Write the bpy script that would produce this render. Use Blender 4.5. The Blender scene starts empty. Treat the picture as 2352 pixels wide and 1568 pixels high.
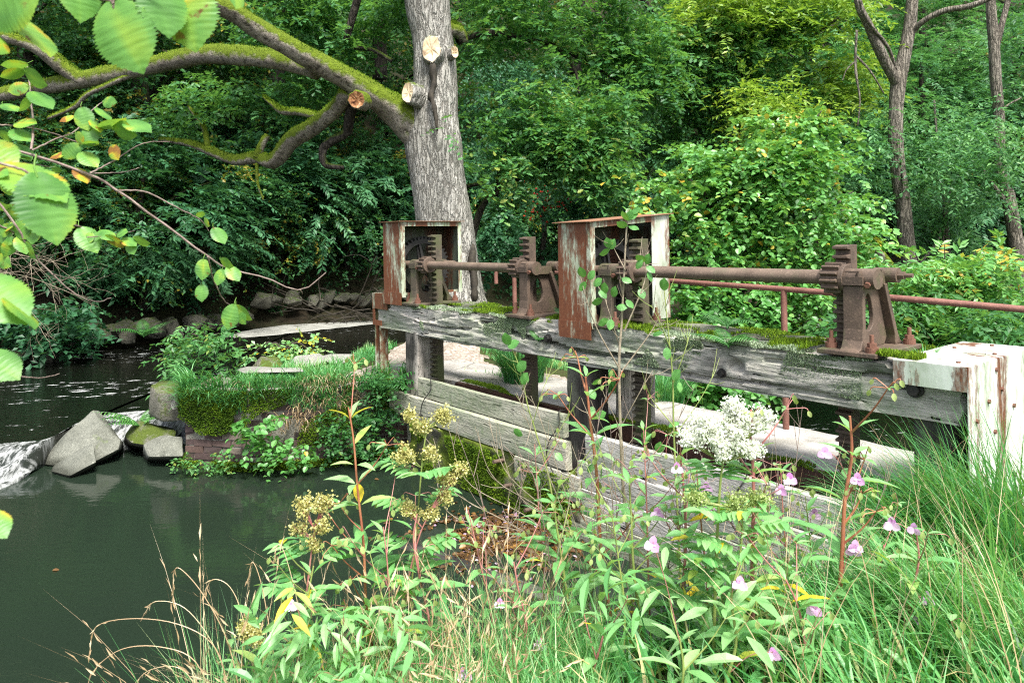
import bpy, bmesh, math, random
import numpy as np
from mathutils import Vector, Matrix
from math import sin, cos, pi, radians as rad

RNG = np.random.default_rng(11)
random.seed(5)
SC = bpy.context.scene
COL = SC.collection

# ---------------------------------------------------------------- camera maths
EYE, FPX, CXP, HOR, ROLL = 1.62, 1700.0, 1176.0, 548.0, rad(1.0)

def _un(px, py):
    dx, dy = px - CXP, py - HOR
    return (dx*cos(ROLL) - dy*sin(ROLL))/FPX, (dx*sin(ROLL) + dy*cos(ROLL))/FPX

def P(px, py, Y):
    """world point at distance Y along the sight line of a measured photo position"""
    a, b = _un(px, py)
    return np.array([a*Y, Y, EYE - b*Y])

def PZ(px, py, z):
    a, b = _un(px, py)
    Y = (EYE - z)/b
    return np.array([a*Y, Y, z])

# frame of the sluice: x along the beams (towards the near end), y away from the pool, z up from the deck
BO = np.array([2.19, 4.236, 0.0])
BR = math.atan2(-.78, .626)
BX = np.array([cos(BR), sin(BR), 0.0]); BY = np.array([-sin(BR), cos(BR), 0.0])

def B(x, y, z=0.0):
    return BO + BX*x + BY*y + np.array([0, 0, z])

# ---------------------------------------------------------------- mesh builder
class MB:
    def __init__(s):
        s.v, s.t, s.f, s.m, s.n = [], [], [], [], 0
    def add(s, verts, faces, mat=0, tint=.5):
        verts = np.asarray(verts, float).reshape(-1, 3)
        n = len(verts)
        s.v.append(verts)
        s.t.append(np.full(n, tint, float) if np.isscalar(tint) else np.asarray(tint, float))
        if isinstance(faces, np.ndarray):
            s.f.append(faces + s.n); s.m.append(np.full(len(faces), mat))
        else:
            by = {}
            for f in faces: by.setdefault(len(f), []).append(f)
            for k, fs in by.items():
                s.f.append(np.array(fs, int) + s.n); s.m.append(np.full(len(fs), mat))
        s.n += n
        return s
    def verts(s):
        return np.concatenate(s.v) if s.v else np.zeros((0, 3))

def frame_of(o):
    return np.array(o.get('_loc', (0, 0, 0))), o.get('_rot', 0.0)

def to_local(v, loc, rot):
    v = v - loc
    c, s_ = cos(-rot), sin(-rot)
    return np.stack([v[:, 0]*c - v[:, 1]*s_, v[:, 0]*s_ + v[:, 1]*c, v[:, 2]], 1)

FR = {}
def build(name, mb, mats, parent=None, smooth=False, local=False, loc=None, rot=0.0, bevel=0, auto=None):
    """links the collected shape as ONE mesh object; world coordinates unless local"""
    if not isinstance(mats, (list, tuple)): mats = [mats]
    v = mb.verts()
    root = parent
    if parent is not None:
        l, r = FR[parent.name]
        if not local: v = to_local(v, np.array(l), r)
        FRv = (l, r)
    else:
        if loc is None:
            loc = np.array([v[:, 0].mean(), v[:, 1].mean(), v[:, 2].min()])
        if not local: v = to_local(v, np.array(loc), rot)
        FRv = (tuple(loc), rot)
    me = bpy.data.meshes.new(name)
    me.vertices.add(len(v)); me.vertices.foreach_set('co', v.astype(np.float32).ravel())
    loops = np.concatenate([f.ravel() for f in mb.f])
    tot = np.concatenate([np.full(len(f), f.shape[1]) for f in mb.f])
    st = np.concatenate([[0], np.cumsum(tot)[:-1]])
    me.loops.add(len(loops)); me.loops.foreach_set('vertex_index', loops.astype(np.int32))
    me.polygons.add(len(tot)); me.polygons.foreach_set('loop_start', st.astype(np.int32))
    me.polygons.foreach_set('loop_total', tot.astype(np.int32))
    me.polygons.foreach_set('material_index', np.concatenate(mb.m).astype(np.int32))
    me.polygons.foreach_set('use_smooth', np.full(len(tot), bool(smooth)))
    for m in mats: me.materials.append(m)
    a = me.attributes.new('tint', 'FLOAT', 'POINT')
    a.data.foreach_set('value', np.concatenate(mb.t).astype(np.float32))
    me.update(calc_edges=True); me.validate()
    if smooth and auto:
        me.set_sharp_from_angle(angle=rad(auto))
    o = bpy.data.objects.new(name, me); COL.objects.link(o)
    if parent is not None:
        o.parent = parent
    else:
        o.location = loc; o.rotation_euler = (0, 0, rot)
    FR[o.name] = FRv
    if bevel:
        b = o.modifiers.new('edge', 'BEVEL'); b.width = bevel; b.segments = 2; b.limit_method = 'ANGLE'
    return o

def tag(o, label=None, cat=None, group=None, kind=None):
    if label: o['label'] = label
    if cat: o['category'] = cat
    if group: o['group'] = group
    if kind: o['kind'] = kind
    return o

def thing(name, label, cat, loc=(0, 0, 0), rot=0.0, group=None):
    o = bpy.data.objects.new(name, None); COL.objects.link(o)
    o.location = loc; o.rotation_euler = (0, 0, rot); o.empty_display_size = .1
    FR[o.name] = (tuple(loc), rot)
    return tag(o, label, cat, group)

def copy_tree(o, loc=None, rot=None, label=None, parent=None, scale=None):
    c = o.copy(); COL.objects.link(c)
    if parent is not None: c.parent = parent
    if loc is not None: c.location = loc
    if rot is not None: c.rotation_euler = (0, 0, rot)
    if scale is not None: c.scale = scale
    if label: c['label'] = label
    FR[c.name] = (tuple(c.location), c.rotation_euler.z)
    for ch in list(o.children): copy_tree(ch, parent=c)
    return c

# ---------------------------------------------------------------- shapes
def unit(v):
    v = np.asarray(v, float); return v/max(np.linalg.norm(v), 1e-9)

def box(mb, lo, hi, mat=0, fn=None, tint=.5):
    x0, y0, z0 = lo; x1, y1, z1 = hi
    v = np.array([[x0,y0,z0],[x1,y0,z0],[x1,y1,z0],[x0,y1,z0],[x0,y0,z1],[x1,y0,z1],[x1,y1,z1],[x0,y1,z1]], float)
    if fn: v = np.array([fn(p) for p in v])
    mb.add(v, [(0,3,2,1),(4,5,6,7),(0,1,5,4),(1,2,6,5),(2,3,7,6),(3,0,4,7)], mat, tint)

def basis(d):
    d = unit(d); a = np.array([0, 0, 1.0]) if abs(d[2]) < .9 else np.array([1.0, 0, 0])
    u = unit(np.cross(a, d)); return u, np.cross(d, u)

def tube(mb, pts, radii, seg=8, mat=0, cap=True, wob=0.0, tint=.5, seed=0):
    pts = np.asarray(pts, float); n = len(pts)
    radii = np.broadcast_to(np.asarray(radii, float), (n,))
    rg = np.random.default_rng(seed + 1)
    tan = np.gradient(pts, axis=0)
    u, w = basis(tan[0]); vs = []
    ang = np.arange(seed % 3, seg + seed % 3)*2*pi/seg
    for i in range(n):
        t = unit(tan[i]); u = unit(u - t*np.dot(u, t)); w = np.cross(t, u)
        r = radii[i]*(1 + (wob*rg.normal(size=seg) if wob else 0))
        vs.append(pts[i] + (np.cos(ang)*r)[:, None]*u + (np.sin(ang)*r)[:, None]*w)
    v = np.concatenate(vs)
    i = np.arange(n-1)[:, None]*seg; j = np.arange(seg)[None]; k = (j+1) % seg
    q = np.stack([i+j, i+k, i+seg+k, i+seg+j], -1).reshape(-1, 4)
    mb.add(v, q, mat, tint)
    if cap:
        a = mb.n - len(v)
        mb.f.append(np.array([list(range(a+seg-1, a-1, -1))])); mb.m.append(np.array([mat]))
        mb.f.append(np.array([list(range(a+(n-1)*seg, a+n*seg))])); mb.m.append(np.array([mat]))

def spline(pts, n=24):
    """smooth curve through points (rows may carry extra columns such as a radius)"""
    p = np.asarray(pts, float); m = len(p)
    if m == 2: return p[0] + (p[1]-p[0])*np.linspace(0, 1, n)[:, None]
    q = np.vstack([2*p[0]-p[1], p, 2*p[-1]-p[-2]])
    out = []
    for s in np.linspace(0, m-1-1e-6, n):
        i = int(s); f = s - i; a, b, c, d = q[i:i+4]
        out.append(.5*(2*b + (c-a)*f + (2*a-5*b+4*c-d)*f*f + (3*b-a-3*c+d)*f**3))
    return np.array(out)

def cyl(mb, a, b, r, seg=20, mat=0, r2=None):
    tube(mb, [a, b], [r, r if r2 is None else r2], seg, mat)

def prism(mb, poly, h0, h1, axes, org=(0, 0, 0), mat=0):
    """extrude a 2D outline; axes = (ex, ey, ez) with ez the extrusion"""
    ex, ey, ez = [np.asarray(a, float) for a in axes]; org = np.asarray(org, float)
    n = len(poly); lo = [org + ex*p[0] + ey*p[1] + ez*h0 for p in poly]; hi = [org + ex*p[0] + ey*p[1] + ez*h1 for p in poly]
    f = [tuple(range(n-1, -1, -1)), tuple(range(n, 2*n))] + [(i, (i+1) % n, n+(i+1) % n, n+i) for i in range(n)]
    mb.add(lo + hi, f, mat)

def ring_prism(mb, outer, inner, h0, h1, axes, org=(0, 0, 0), mat=0):
    """plate with a hole; outer and inner have the same number of points"""
    ex, ey, ez = [np.asarray(a, float) for a in axes]; org = np.asarray(org, float); n = len(outer)
    g = lambda P_, h: [org + ex*p[0] + ey*p[1] + ez*h for p in P_]
    v = g(outer, h0) + g(inner, h0) + g(outer, h1) + g(inner, h1); f = []
    for i in range(n):
        j = (i+1) % n
        f += [(i, n+i, n+j, j), (2*n+i, 2*n+j, 3*n+j, 3*n+i), (i, j, 2*n+j, 2*n+i), (n+i, 3*n+i, 3*n+j, n+j)]
    mb.add(v, f, mat)

def noise3(p, f=1.0, seed=0):
    """cheap smooth pseudo noise on points, about -1..1"""
    r = np.random.default_rng(seed); o = np.zeros(len(p))
    for k in range(5):
        d = r.normal(size=3); d /= np.linalg.norm(d); w = f*(.7 + r.random()*1.3)
        o += np.sin(p @ d*w*2*pi + r.random()*6.3 + 1.3*np.sin(p @ np.roll(d, 1)*w*3 + r.random()*6))
    return o/3.0

def grid_box(lo, hi, nx, ny, nz):
    """closed box with subdivided faces: vertices and quads"""
    lo = np.array(lo, float); hi = np.array(hi, float); N = (nx, ny, nz); V = {}; vs = []; fs = []
    def idx(i, j, k):
        if (i, j, k) not in V:
            V[(i, j, k)] = len(vs); vs.append(lo + (hi-lo)*np.array([i/nx, j/ny, k/nz]))
        return V[(i, j, k)]
    for i in range(nx):
        for j in range(ny):
            fs.append((idx(i,j,0), idx(i,j+1,0), idx(i+1,j+1,0), idx(i+1,j,0)))
            fs.append((idx(i,j,nz), idx(i+1,j,nz), idx(i+1,j+1,nz), idx(i,j+1,nz)))
    for i in range(nx):
        for k in range(nz):
            fs.append((idx(i,0,k), idx(i+1,0,k), idx(i+1,0,k+1), idx(i,0,k+1)))
            fs.append((idx(i,ny,k), idx(i,ny,k+1), idx(i+1,ny,k+1), idx(i+1,ny,k)))
    for j in range(ny):
        for k in range(nz):
            fs.append((idx(0,j,k), idx(0,j,k+1), idx(0,j+1,k+1), idx(0,j+1,k)))
            fs.append((idx(nx,j,k), idx(nx,j+1,k), idx(nx,j+1,k+1), idx(nx,j,k+1)))
    return np.array(vs), np.array(fs)

def timber(mb, lo, hi, step=.05, amp=.008, seed=0, mat=0, wear=.02, fine=.003):
    """hewn timber with worn edges and a lumpy face, long axis x"""
    lo = np.array(lo, float); hi = np.array(hi, float); s = hi - lo
    n = [max(1, int(round(s[i]/(step if i == 0 else step*.8)))) for i in range(3)]
    n = [max(n[0], 2), max(n[1], 3), max(n[2], 3)]
    v, f = grid_box(lo, hi, *n); c = (lo+hi)/2
    u = (v-c)/(s/2)
    d = np.zeros_like(v)
    q = v*np.array([.5, 2.0, 2.0])
    for i in (1, 2):
        e = np.abs(u[:, i]) > .99
        d[e, i] += np.sign(u[e, i])*(noise3(q[e], 1.1, seed+i)*amp + noise3(v[e]*np.array([1, 6, 6]), 2.2, seed+5+i)*fine)
    ed = (np.abs(u[:, 1]) > .99) & (np.abs(u[:, 2]) > .99)
    w = wear*(.5 + .5*np.abs(noise3(q[ed], 1.7, seed+9)) + .2)
    d[ed, 1] -= np.sign(u[ed, 1])*w*.6; d[ed, 2] -= np.sign(u[ed, 2])*w*.8
    en = np.abs(u[:, 0]) > .99
    d[en, 0] += noise3(v[en]*3, 1.5, seed+20)*amp*1.5
    mb.add(v + d, f, mat)

def gear_outline(r, teeth, depth, duty=.5):
    o = []
    for i in range(teeth):
        a = 2*pi*i/teeth; h = 2*pi/teeth
        o += [(a, r), (a+h*.16, r+depth), (a+h*.44, r+depth), (a+h*.6, r)]
    return [(cos(a)*q, sin(a)*q) for a, q in o]

def hexa(mb, c, axis, r, h, mat=0):
    u, w = basis(axis); ax = unit(axis)
    prism(mb, [(cos(i*pi/3)*r, sin(i*pi/3)*r) for i in range(6)], 0, h, (u, w, ax), c, mat)

# ---------------------------------------------------------------- foliage
def tmpl(rows, curl=.12, fold=.1):
    """leaf template from (along, half width) rows, folded on the midrib"""
    v, f = [], []
    for a, w in rows:
        z = -curl*a*a
        v += [(a, -w, z + fold*w*2), (a, 0, z), (a, w, z + fold*w*2)]
    for i in range(len(rows)-1):
        b = i*3; f += [(b, b+1, b+4, b+3), (b+1, b+2, b+5, b+4)]
    return np.array(v, float), np.array(f)

def tmpl_flat(outline, curl=.1, fold=.12):
    """leaf from its half outline: fan of quads along the midrib"""
    return tmpl(outline, curl, fold)

T_DIA = (np.array([[0,0,0],[.52,.37,.08],[1,0,-.1],[.52,-.37,.08]], float), np.array([[0,3,2,1]]))
T_OVAL = tmpl([(0,.03),(.18,.3),(.5,.42),(.8,.28),(1,.02)], .18, .16)
T_LANCE = tmpl([(0,.012),(.12,.07),(.35,.135),(.6,.12),(.82,.065),(1,.004)], .3, .22)
T_OAK = tmpl([(0,.02),(.1,.05),(.22,.17),(.3,.08),(.45,.26),(.54,.12),(.7,.3),(.8,.16),(.92,.14),(1,.02)], .1, .12)
T_PIN = tmpl([(0,.02),(.45,.2),(1,.02)], .1, .1)
T_BIG = tmpl([(-.06,.1),(0,.2),(.06,.3),(.14,.37),(.2,.4),(.27,.455),(.33,.45),(.4,.49),(.47,.475),(.54,.485),(.6,.44),(.67,.42),(.73,.345),(.79,.31),(.84,.22),(.89,.15),(.94,.09),(1,.0)], .16, .1)

def scatter(mb, T, pos, d, nrm, size, tint, mat=0, wid=1.0):
    """many leaves at once: base point, direction, facing, size"""
    tv, tf = T; N = len(pos); k = len(tv)
    d = d/np.maximum(np.linalg.norm(d, axis=1, keepdims=True), 1e-9)
    s = np.cross(nrm, d); s /= np.maximum(np.linalg.norm(s, axis=1, keepdims=True), 1e-9)
    n = np.cross(d, s)
    size = np.broadcast_to(np.asarray(size, float), (N,))
    wid = np.broadcast_to(np.asarray(wid, float), (N,))
    v = pos[:, None] + size[:, None, None]*(tv[None, :, :1]*d[:, None] + wid[:, None, None]*tv[None, :, 1:2]*s[:, None] + tv[None, :, 2:]*n[:, None])
    f = (tf[None] + (np.arange(N)*k)[:, None, None]).reshape(-1, tf.shape[1])
    mb.add(v.reshape(-1, 3), f, mat, np.repeat(np.broadcast_to(tint, (N,)), k))

def randdir(n, rg):
    v = rg.normal(size=(n, 3)); return v/np.linalg.norm(v, axis=1, keepdims=True)

def sprays(mb, org, out, L, nl, T, size, rg, tint, droop=.25, flat=.7, mat=0, jit=.35, pin=False, tvar=.18):
    """leafy shoots: every shoot carries nl leaves in an alternating flat row"""
    n = len(org)
    d = out/np.linalg.norm(out, axis=1, keepdims=True)
    up = np.array([0, 0, 1.0])*flat + randdir(n, rg)*(1-flat) + d*.15
    s = np.cross(d, up); s /= np.maximum(np.linalg.norm(s, axis=1, keepdims=True), 1e-6)
    u = np.cross(s, d)
    L = np.broadcast_to(np.asarray(L, float), (n,))
    k = np.linspace(.12, 1, nl)[None, :, None]
    p = org[:, None] + d[:, None]*(L[:, None, None]*k) - np.array([0, 0, 1.0])*(L[:, None, None]*droop*k*k)
    side = np.where(np.arange(nl) % 2 == 0, 1.0, -1.0)[None, :, None]
    ld = d[:, None]*.62 + s[:, None]*side*.85 - np.array([0, 0, droop*.6]) + rg.normal(size=(n, nl, 3))*jit
    ln = u[:, None] + rg.normal(size=(n, nl, 3))*jit
    sz = size*(.7 + .6*rg.random((n, nl)))
    tn = np.clip(np.broadcast_to(np.asarray(tint, float).reshape(-1, 1), (n, nl)) + rg.normal(size=(n, nl))*tvar, 0, 1)
    scatter(mb, T, p.reshape(-1, 3), ld.reshape(-1, 3), ln.reshape(-1, 3), sz.ravel(), tn.ravel(), mat)

def crown(R, H, nclump, ns, nl, T, size, seed, spray=.6, droop=.25, flat=.7, low=-1.0, hollow=.5, clump=.28, jit=.35, lump=.25):
    """leaf mass of one tree, centred on the origin, radius R across, H/2 up and down"""
    rg = np.random.default_rng(seed); mb = MB()
    d = randdir(nclump, rg); d[:, 2] = np.maximum(d[:, 2], low)
    lum = 1 + lump*noise3(d, .6, seed)
    r = (hollow + (1-hollow)*rg.random(nclump)**.6)*lum
    c = d*r[:, None]*np.array([R, R, H/2])
    ct = np.clip(.5 + .25*rg.normal(size=nclump), 0, 1)
    cs = R*clump*(.7 + .6*rg.random(nclump))
    o = np.repeat(c, ns, 0) + rg.normal(size=(nclump*ns, 3))*np.repeat(cs, ns)[:, None]*np.array([.55, .55, .38])
    out = np.repeat(d, ns, 0)*np.array([1, 1, .4]) + randdir(nclump*ns, rg)*np.array([.9, .9, .35])
    sprays(mb, o, out, spray*(.6 + .7*rg.random(nclump*ns)), nl, T, size, rg, np.repeat(ct, ns), droop, flat, jit=jit)
    return mb, c

def blades(mb, base, h, ang, bend, w, tint, seg=4, mat=0, curl=1.0, rg=RNG):
    """grass blades: base (N,3), height, lean bearing, bend 0..1.5, width"""
    N = len(base); h = np.broadcast_to(np.asarray(h, float), (N,)); bend = np.broadcast_to(np.asarray(bend, float), (N,))
    w = np.broadcast_to(np.asarray(w, float), (N,)); ang = np.broadcast_to(np.asarray(ang, float), (N,))
    lean = np.stack([np.cos(ang), np.sin(ang), np.zeros(N)], 1)
    tw = ang + rg.normal(size=N)*.9
    side = np.stack([-np.sin(tw), np.cos(tw), np.zeros(N)], 1)
    rows = []
    for i in range(seg+1):
        s = i/seg; th = bend*s*1.25
        # integrate an arc of turning angle bend
        a = np.where(bend > 1e-3, (1-np.cos(th))/np.maximum(bend*1.25, 1e-3), s*0)
        z = np.where(bend > 1e-3, np.sin(th)/np.maximum(bend*1.25, 1e-3), s)
        c = base + lean*(h*a)[:, None] + np.array([0, 0, 1.0])*(h*z)[:, None]
        ww = w*(1 - s**1.6)*(.55 + .9*s*(1-s) + .3)
        rows += [c - side*(ww/2)[:, None], c + side*(ww/2)[:, None]]
    v = np.stack(rows, 1); k = 2*(seg+1)
    q = np.array([[2*i, 2*i+1, 2*i+3, 2*i+2] for i in range(seg)])
    f = (q[None] + (np.arange(N)*k)[:, None, None]).reshape(-1, 4)
    mb.add(v.reshape(-1, 3), f, mat, np.repeat(np.broadcast_to(tint, (N,)), k))
    return rows
# ---------------------------------------------------------------- materials
class G:
    def __init__(s, name):
        s.mat = bpy.data.materials.new(name); s.mat.use_nodes = True; s.nt = s.mat.node_tree; s.nt.nodes.clear()
    def node(s, t, ins=None, **props):
        n = s.nt.nodes.new(t)
        for k, v in props.items(): setattr(n, k, v)
        for k, v in (ins or {}).items(): s.put(v, n.inputs[k])
        return n
    def put(s, v, sock):
        if v is None: return
        if isinstance(v, bpy.types.NodeSocket): s.nt.links.new(v, sock)
        elif isinstance(v, (tuple, list)) and len(v) == 3 and sock.type == 'RGBA': sock.default_value = (*v, 1)
        else: sock.default_value = v
    def co(s, scale=(1, 1, 1), kind='Object', rot=(0, 0, 0), loc=(0, 0, 0)):
        c = s.node('ShaderNodeTexCoord').outputs[kind]
        if kind == 'World': c = None
        return s.node('ShaderNodeMapping', {'Vector': c, 'Scale': scale, 'Rotation': rot, 'Location': loc}).outputs[0]
    def pos(s, scale=(1, 1, 1)):
        c = s.node('ShaderNodeNewGeometry').outputs['Position']
        return s.node('ShaderNodeMapping', {'Vector': c, 'Scale': scale}).outputs[0]
    def noise(s, vec, scale=5, detail=4, rough=.55, dist=0.0):
        return s.node('ShaderNodeTexNoise', {'Vector': vec, 'Scale': scale, 'Detail': detail, 'Roughness': rough, 'Distortion': dist}).outputs[0]
    def voro(s, vec, scale=5, feature='F1', out='Distance'):
        return s.node('ShaderNodeTexVoronoi', {'Vector': vec, 'Scale': scale}, feature=feature).outputs[out]
    def wave(s, vec, scale=5, dist=2, detail=2, dscale=1.0, dir_='Z'):
        return s.node('ShaderNodeTexWave', {'Vector': vec, 'Scale': scale, 'Distortion': dist, 'Detail': detail, 'Detail Scale': dscale}, bands_direction=dir_).outputs[1]
    def ramp(s, fac, stops, interp='LINEAR'):
        n = s.node('ShaderNodeValToRGB', {'Fac': fac}); r = n.color_ramp; r.interpolation = interp
        while len(r.elements) < len(stops): r.elements.new(.5)
        for e, (p, c) in zip(r.elements, stops):
            e.position = p; e.color = (*c, 1) if isinstance(c, (tuple, list)) else (c, c, c, 1)
        return n.outputs[0]
    def mix(s, fac, a, b, mode='MIX'):
        n = s.node('ShaderNodeMix', data_type='RGBA', blend_type=mode)
        s.put(fac, n.inputs[0]); s.put(a, n.inputs[6]); s.put(b, n.inputs[7]); return n.outputs[2]
    def math(s, op, a, b=None, c=None, clamp=False):
        n = s.node('ShaderNodeMath', operation=op, use_clamp=clamp)
        for i, v in enumerate((a, b, c)): s.put(v, n.inputs[i])
        return n.outputs[0]
    def nz(s):
        n = s.node('ShaderNodeSeparateXYZ', {0: s.node('ShaderNodeNewGeometry').outputs['Normal']}); return n.outputs[2]
    def attr(s, name='tint'):
        return s.node('ShaderNodeAttribute', attribute_name=name).outputs['Fac']
    def bump(s, h, strength=.5, dist=.02, normal=None):
        return s.node('ShaderNodeBump', {'Height': h, 'Strength': strength, 'Distance': dist, 'Normal': normal}).outputs[0]
    def out(s, shader):
        o = s.node('ShaderNodeOutputMaterial'); s.nt.links.new(shader, o.inputs[0]); return s.mat
    def pbr(s, col, rough=.7, metal=0.0, normal=None, spec=.4, **kw):
        ins = {'Base Color': col, 'Roughness': rough, 'Metallic': metal, 'Normal': normal, 'Specular IOR Level': spec}
        ins.update(kw)
        return s.node('ShaderNodeBsdfPrincipled', ins).outputs[0]

def m_leaf(name, stops, trans=.32, rough=.42, spec=.45, tcol=None, spots=False):
    g = G(name); t = g.attr()
    c = g.ramp(t, stops)
    if spots:
        n = g.noise(g.co(), 38, 3); c = g.mix(g.ramp(n, [(.66, 0.0), (.72, 1.0)]), c, (.16, .07, .02))
    mid = stops[len(stops)//2][1]
    tc = g.mix(.5, c, tcol or (mid[0]*1.8, mid[1]*1.6, mid[2]*.5))
    p = g.pbr(c, rough, spec=spec)
    tr = g.node('ShaderNodeBsdfTranslucent', {'Color': tc}).outputs[0]
    return g.out(g.node('ShaderNodeMixShader', {0: trans, 1: p, 2: tr}).outputs[0])

def m_plain(name, a, b, scale=6, rough=.75, bump=.2, metal=0.0, spec=.3, bscale=None):
    g = G(name); v = g.co(); n = g.noise(v, scale, 6)
    return g.out(g.pbr(g.ramp(n, [(.3, a), (.7, b)]), rough, metal, g.bump(g.noise(v, bscale or scale*5, 5), bump, .01), spec))

def m_bark(name, a, b, crack, moss=(.10, .16, .012), mossamt=.5, vs=1.0, cells=True):
    """ridged bark along local z with moss on the upward faces"""
    zs = .13 if cells else .9
    g = G(name); v = g.co((1, 1, zs)); w = g.noise(g.co((1, 1, zs*2)), 3.4*vs, 6, .65)
    vv = g.node('ShaderNodeVectorMath', {0: v, 1: g.node('ShaderNodeCombineXYZ', {0: g.math('MULTIPLY', w, .30), 1: g.math('MULTIPLY', w, .24), 2: g.math('MULTIPLY', w, .10)}).outputs[0]}, operation='ADD').outputs[0]
    cr = g.voro(vv, 15*vs, 'DISTANCE_TO_EDGE') if cells else g.noise(vv, 14, 6, .7); fine = g.noise(g.co((1, 1, .35)), 42*vs, 5, .65)
    big = g.noise(g.co((1, 1, .5)), 2.2*vs, 3)
    h = g.math('ADD', g.ramp(cr, [(0, 0.0), (.22, 1.0)] if cells else [(.3, 0.0), (.6, 1.0)]), g.math('MULTIPLY', fine, .7))
    col = g.mix(g.ramp(big, [(.35, 0.0), (.65, 1.0)]), a, b)
    col = g.mix(g.ramp(fine, [(.3, .55), (.7, 0.0)]), col, crack)
    col = g.mix(g.ramp(cr, [(0.0, .85), (.10, 0.0)] if cells else [(.36, .9), (.47, 0.0)]), col, crack)
    mm = g.noise(g.co(), 5, 6, .7)
    mf = g.math('MULTIPLY_ADD', g.nz(), .75, g.math('MULTIPLY_ADD', mm, 1.6, -1.35 + mossamt))
    mf = g.ramp(mf, [(.1, 0.0), (.4, 1.0)])
    mc = g.mix(g.noise(g.co(), 30, 4), (moss[0]*.55, moss[1]*.55, moss[2]), (moss[0]*1.4, moss[1]*1.3, moss[2]*1.2))
    col = g.mix(mf, col, mc)
    return g.out(g.pbr(col, .85, normal=g.bump(h, .9, .035), spec=.2))

def m_wood(name, light, dark, green, gamt, seed=0.0, black=0.0, grain=1.0, greenpale=(.22, .27, .19)):
    """weathered timber, wavy grain along local x"""
    g = G(name)
    w = g.noise(g.co((.9, 2.2, 2.2), loc=(seed, seed*.7, 0)), 2.4, 3, .5, .6)
    off = g.node('ShaderNodeCombineXYZ', {0: 0.0, 1: g.math('MULTIPLY', w, .16), 2: g.math('MULTIPLY', w, .16)}).outputs[0]
    v = g.node('ShaderNodeVectorMath', {0: g.co((.05, 1, 1), loc=(seed, 0, 0)), 1: off}, operation='ADD').outputs[0]
    fib = g.noise(v, 62*grain, 6, .62); wid = g.noise(v, 16*grain, 3)
    cr = g.noise(v, 44*grain, 1, .4)
    col = g.ramp(fib, [(.30, dark), (.42, tuple(x*.72 for x in light)), (.6, light)])
    col = g.mix(g.ramp(wid, [(.3, .4), (.5, 0.0)]), col, tuple(x*1.4 for x in dark))
    crk = g.ramp(cr, [(.27, 1.0), (.30, 0.0)])
    col = g.mix(crk, col, (.012, .011, .01))
    blot = g.noise(g.co((.7, 1.2, 1.2), loc=(seed*2, 3, 1)), 2.6, 5, .62)
    gm = g.math('MULTIPLY', g.ramp(blot, [(.52-gamt*.28, 0.0), (.72-gamt*.25, 1.0)]), g.ramp(g.noise(g.co(), 24, 4), [(.3, .35), (.7, 1.0)]))
    gc = g.mix(g.noise(g.co(), 13, 3), green, greenpale)
    col = g.mix(gm, col, gc)
    if black:
        bl = g.noise(g.co((.8, 1, 1), loc=(9+seed, 5, 2)), 1.7, 4)
        col = g.mix(g.ramp(bl, [(.62-black*.3, 0.0), (.78-black*.3, .9)]), col, (.018, .017, .016))
    h = g.math('SUBTRACT', fib, g.math('MULTIPLY', crk, 1.5))
    return g.out(g.pbr(col, .85, normal=g.bump(h, .8, .02), spec=.2))

def m_rustpaint(name, paint, amt, rust=(.15, .055, .022), rust2=(.07, .03, .02), green=.25, scale=2.2, streak=.35, gcol=(.16, .22, .12)):
    """old paint flaking to rust in upright streaks"""
    g = G(name)
    n = g.noise(g.co((1.6, 1.6, streak)), scale, 8, .68); f = g.noise(g.co((1, 1, .5)), 34, 4)
    mk = g.ramp(g.math('ADD', n, g.math('MULTIPLY_ADD', f, .16, -.08)), [(.56-amt*.34, 0.0), (.585-amt*.34, .55), (.64-amt*.34, 1.0)])
    pc = g.mix(g.ramp(g.noise(g.co((1.4, 1.4, .5)), 5, 6, .7), [(.58-green*.3, 0.0), (.72-green*.2, .85)]), paint, gcol)
    rc = g.mix(g.noise(g.co((2, 2, .4)), 5, 6, .7), rust2, rust)
    rc = g.mix(g.ramp(g.noise(g.co(), 60, 3), [(.45, 0.0), (.75, .6)]), rc, (.24, .10, .045))
    return g.out(g.pbr(g.mix(mk, pc, rc), .62, normal=g.bump(g.math('ADD', mk, g.math('MULTIPLY', f, .6)), .35, .004), spec=.35))

def m_iron(name, a, b, green=.2, spec=.4, gcol=(.07, .085, .03), rough=.62):
    g = G(name); n = g.noise(g.co(), 6, 7, .65); f = g.noise(g.co(), 70, 4)
    col = g.mix(g.ramp(n, [(.35, 0.0), (.65, 1.0)]), a, b)
    col = g.mix(g.ramp(f, [(.55, 0.0), (.8, .7)]), col, tuple(min(1, x*1.9) for x in b))
    gn = g.noise(g.co(loc=(3, 7, 1)), 3.4, 5, .6)
    col = g.mix(g.ramp(gn, [(.66-green*.3, 0.0), (.82-green*.3, .85)]), col, gcol)
    return g.out(g.pbr(col, rough, .15, g.bump(g.math('ADD', f, n), .35, .006), spec))

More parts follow.
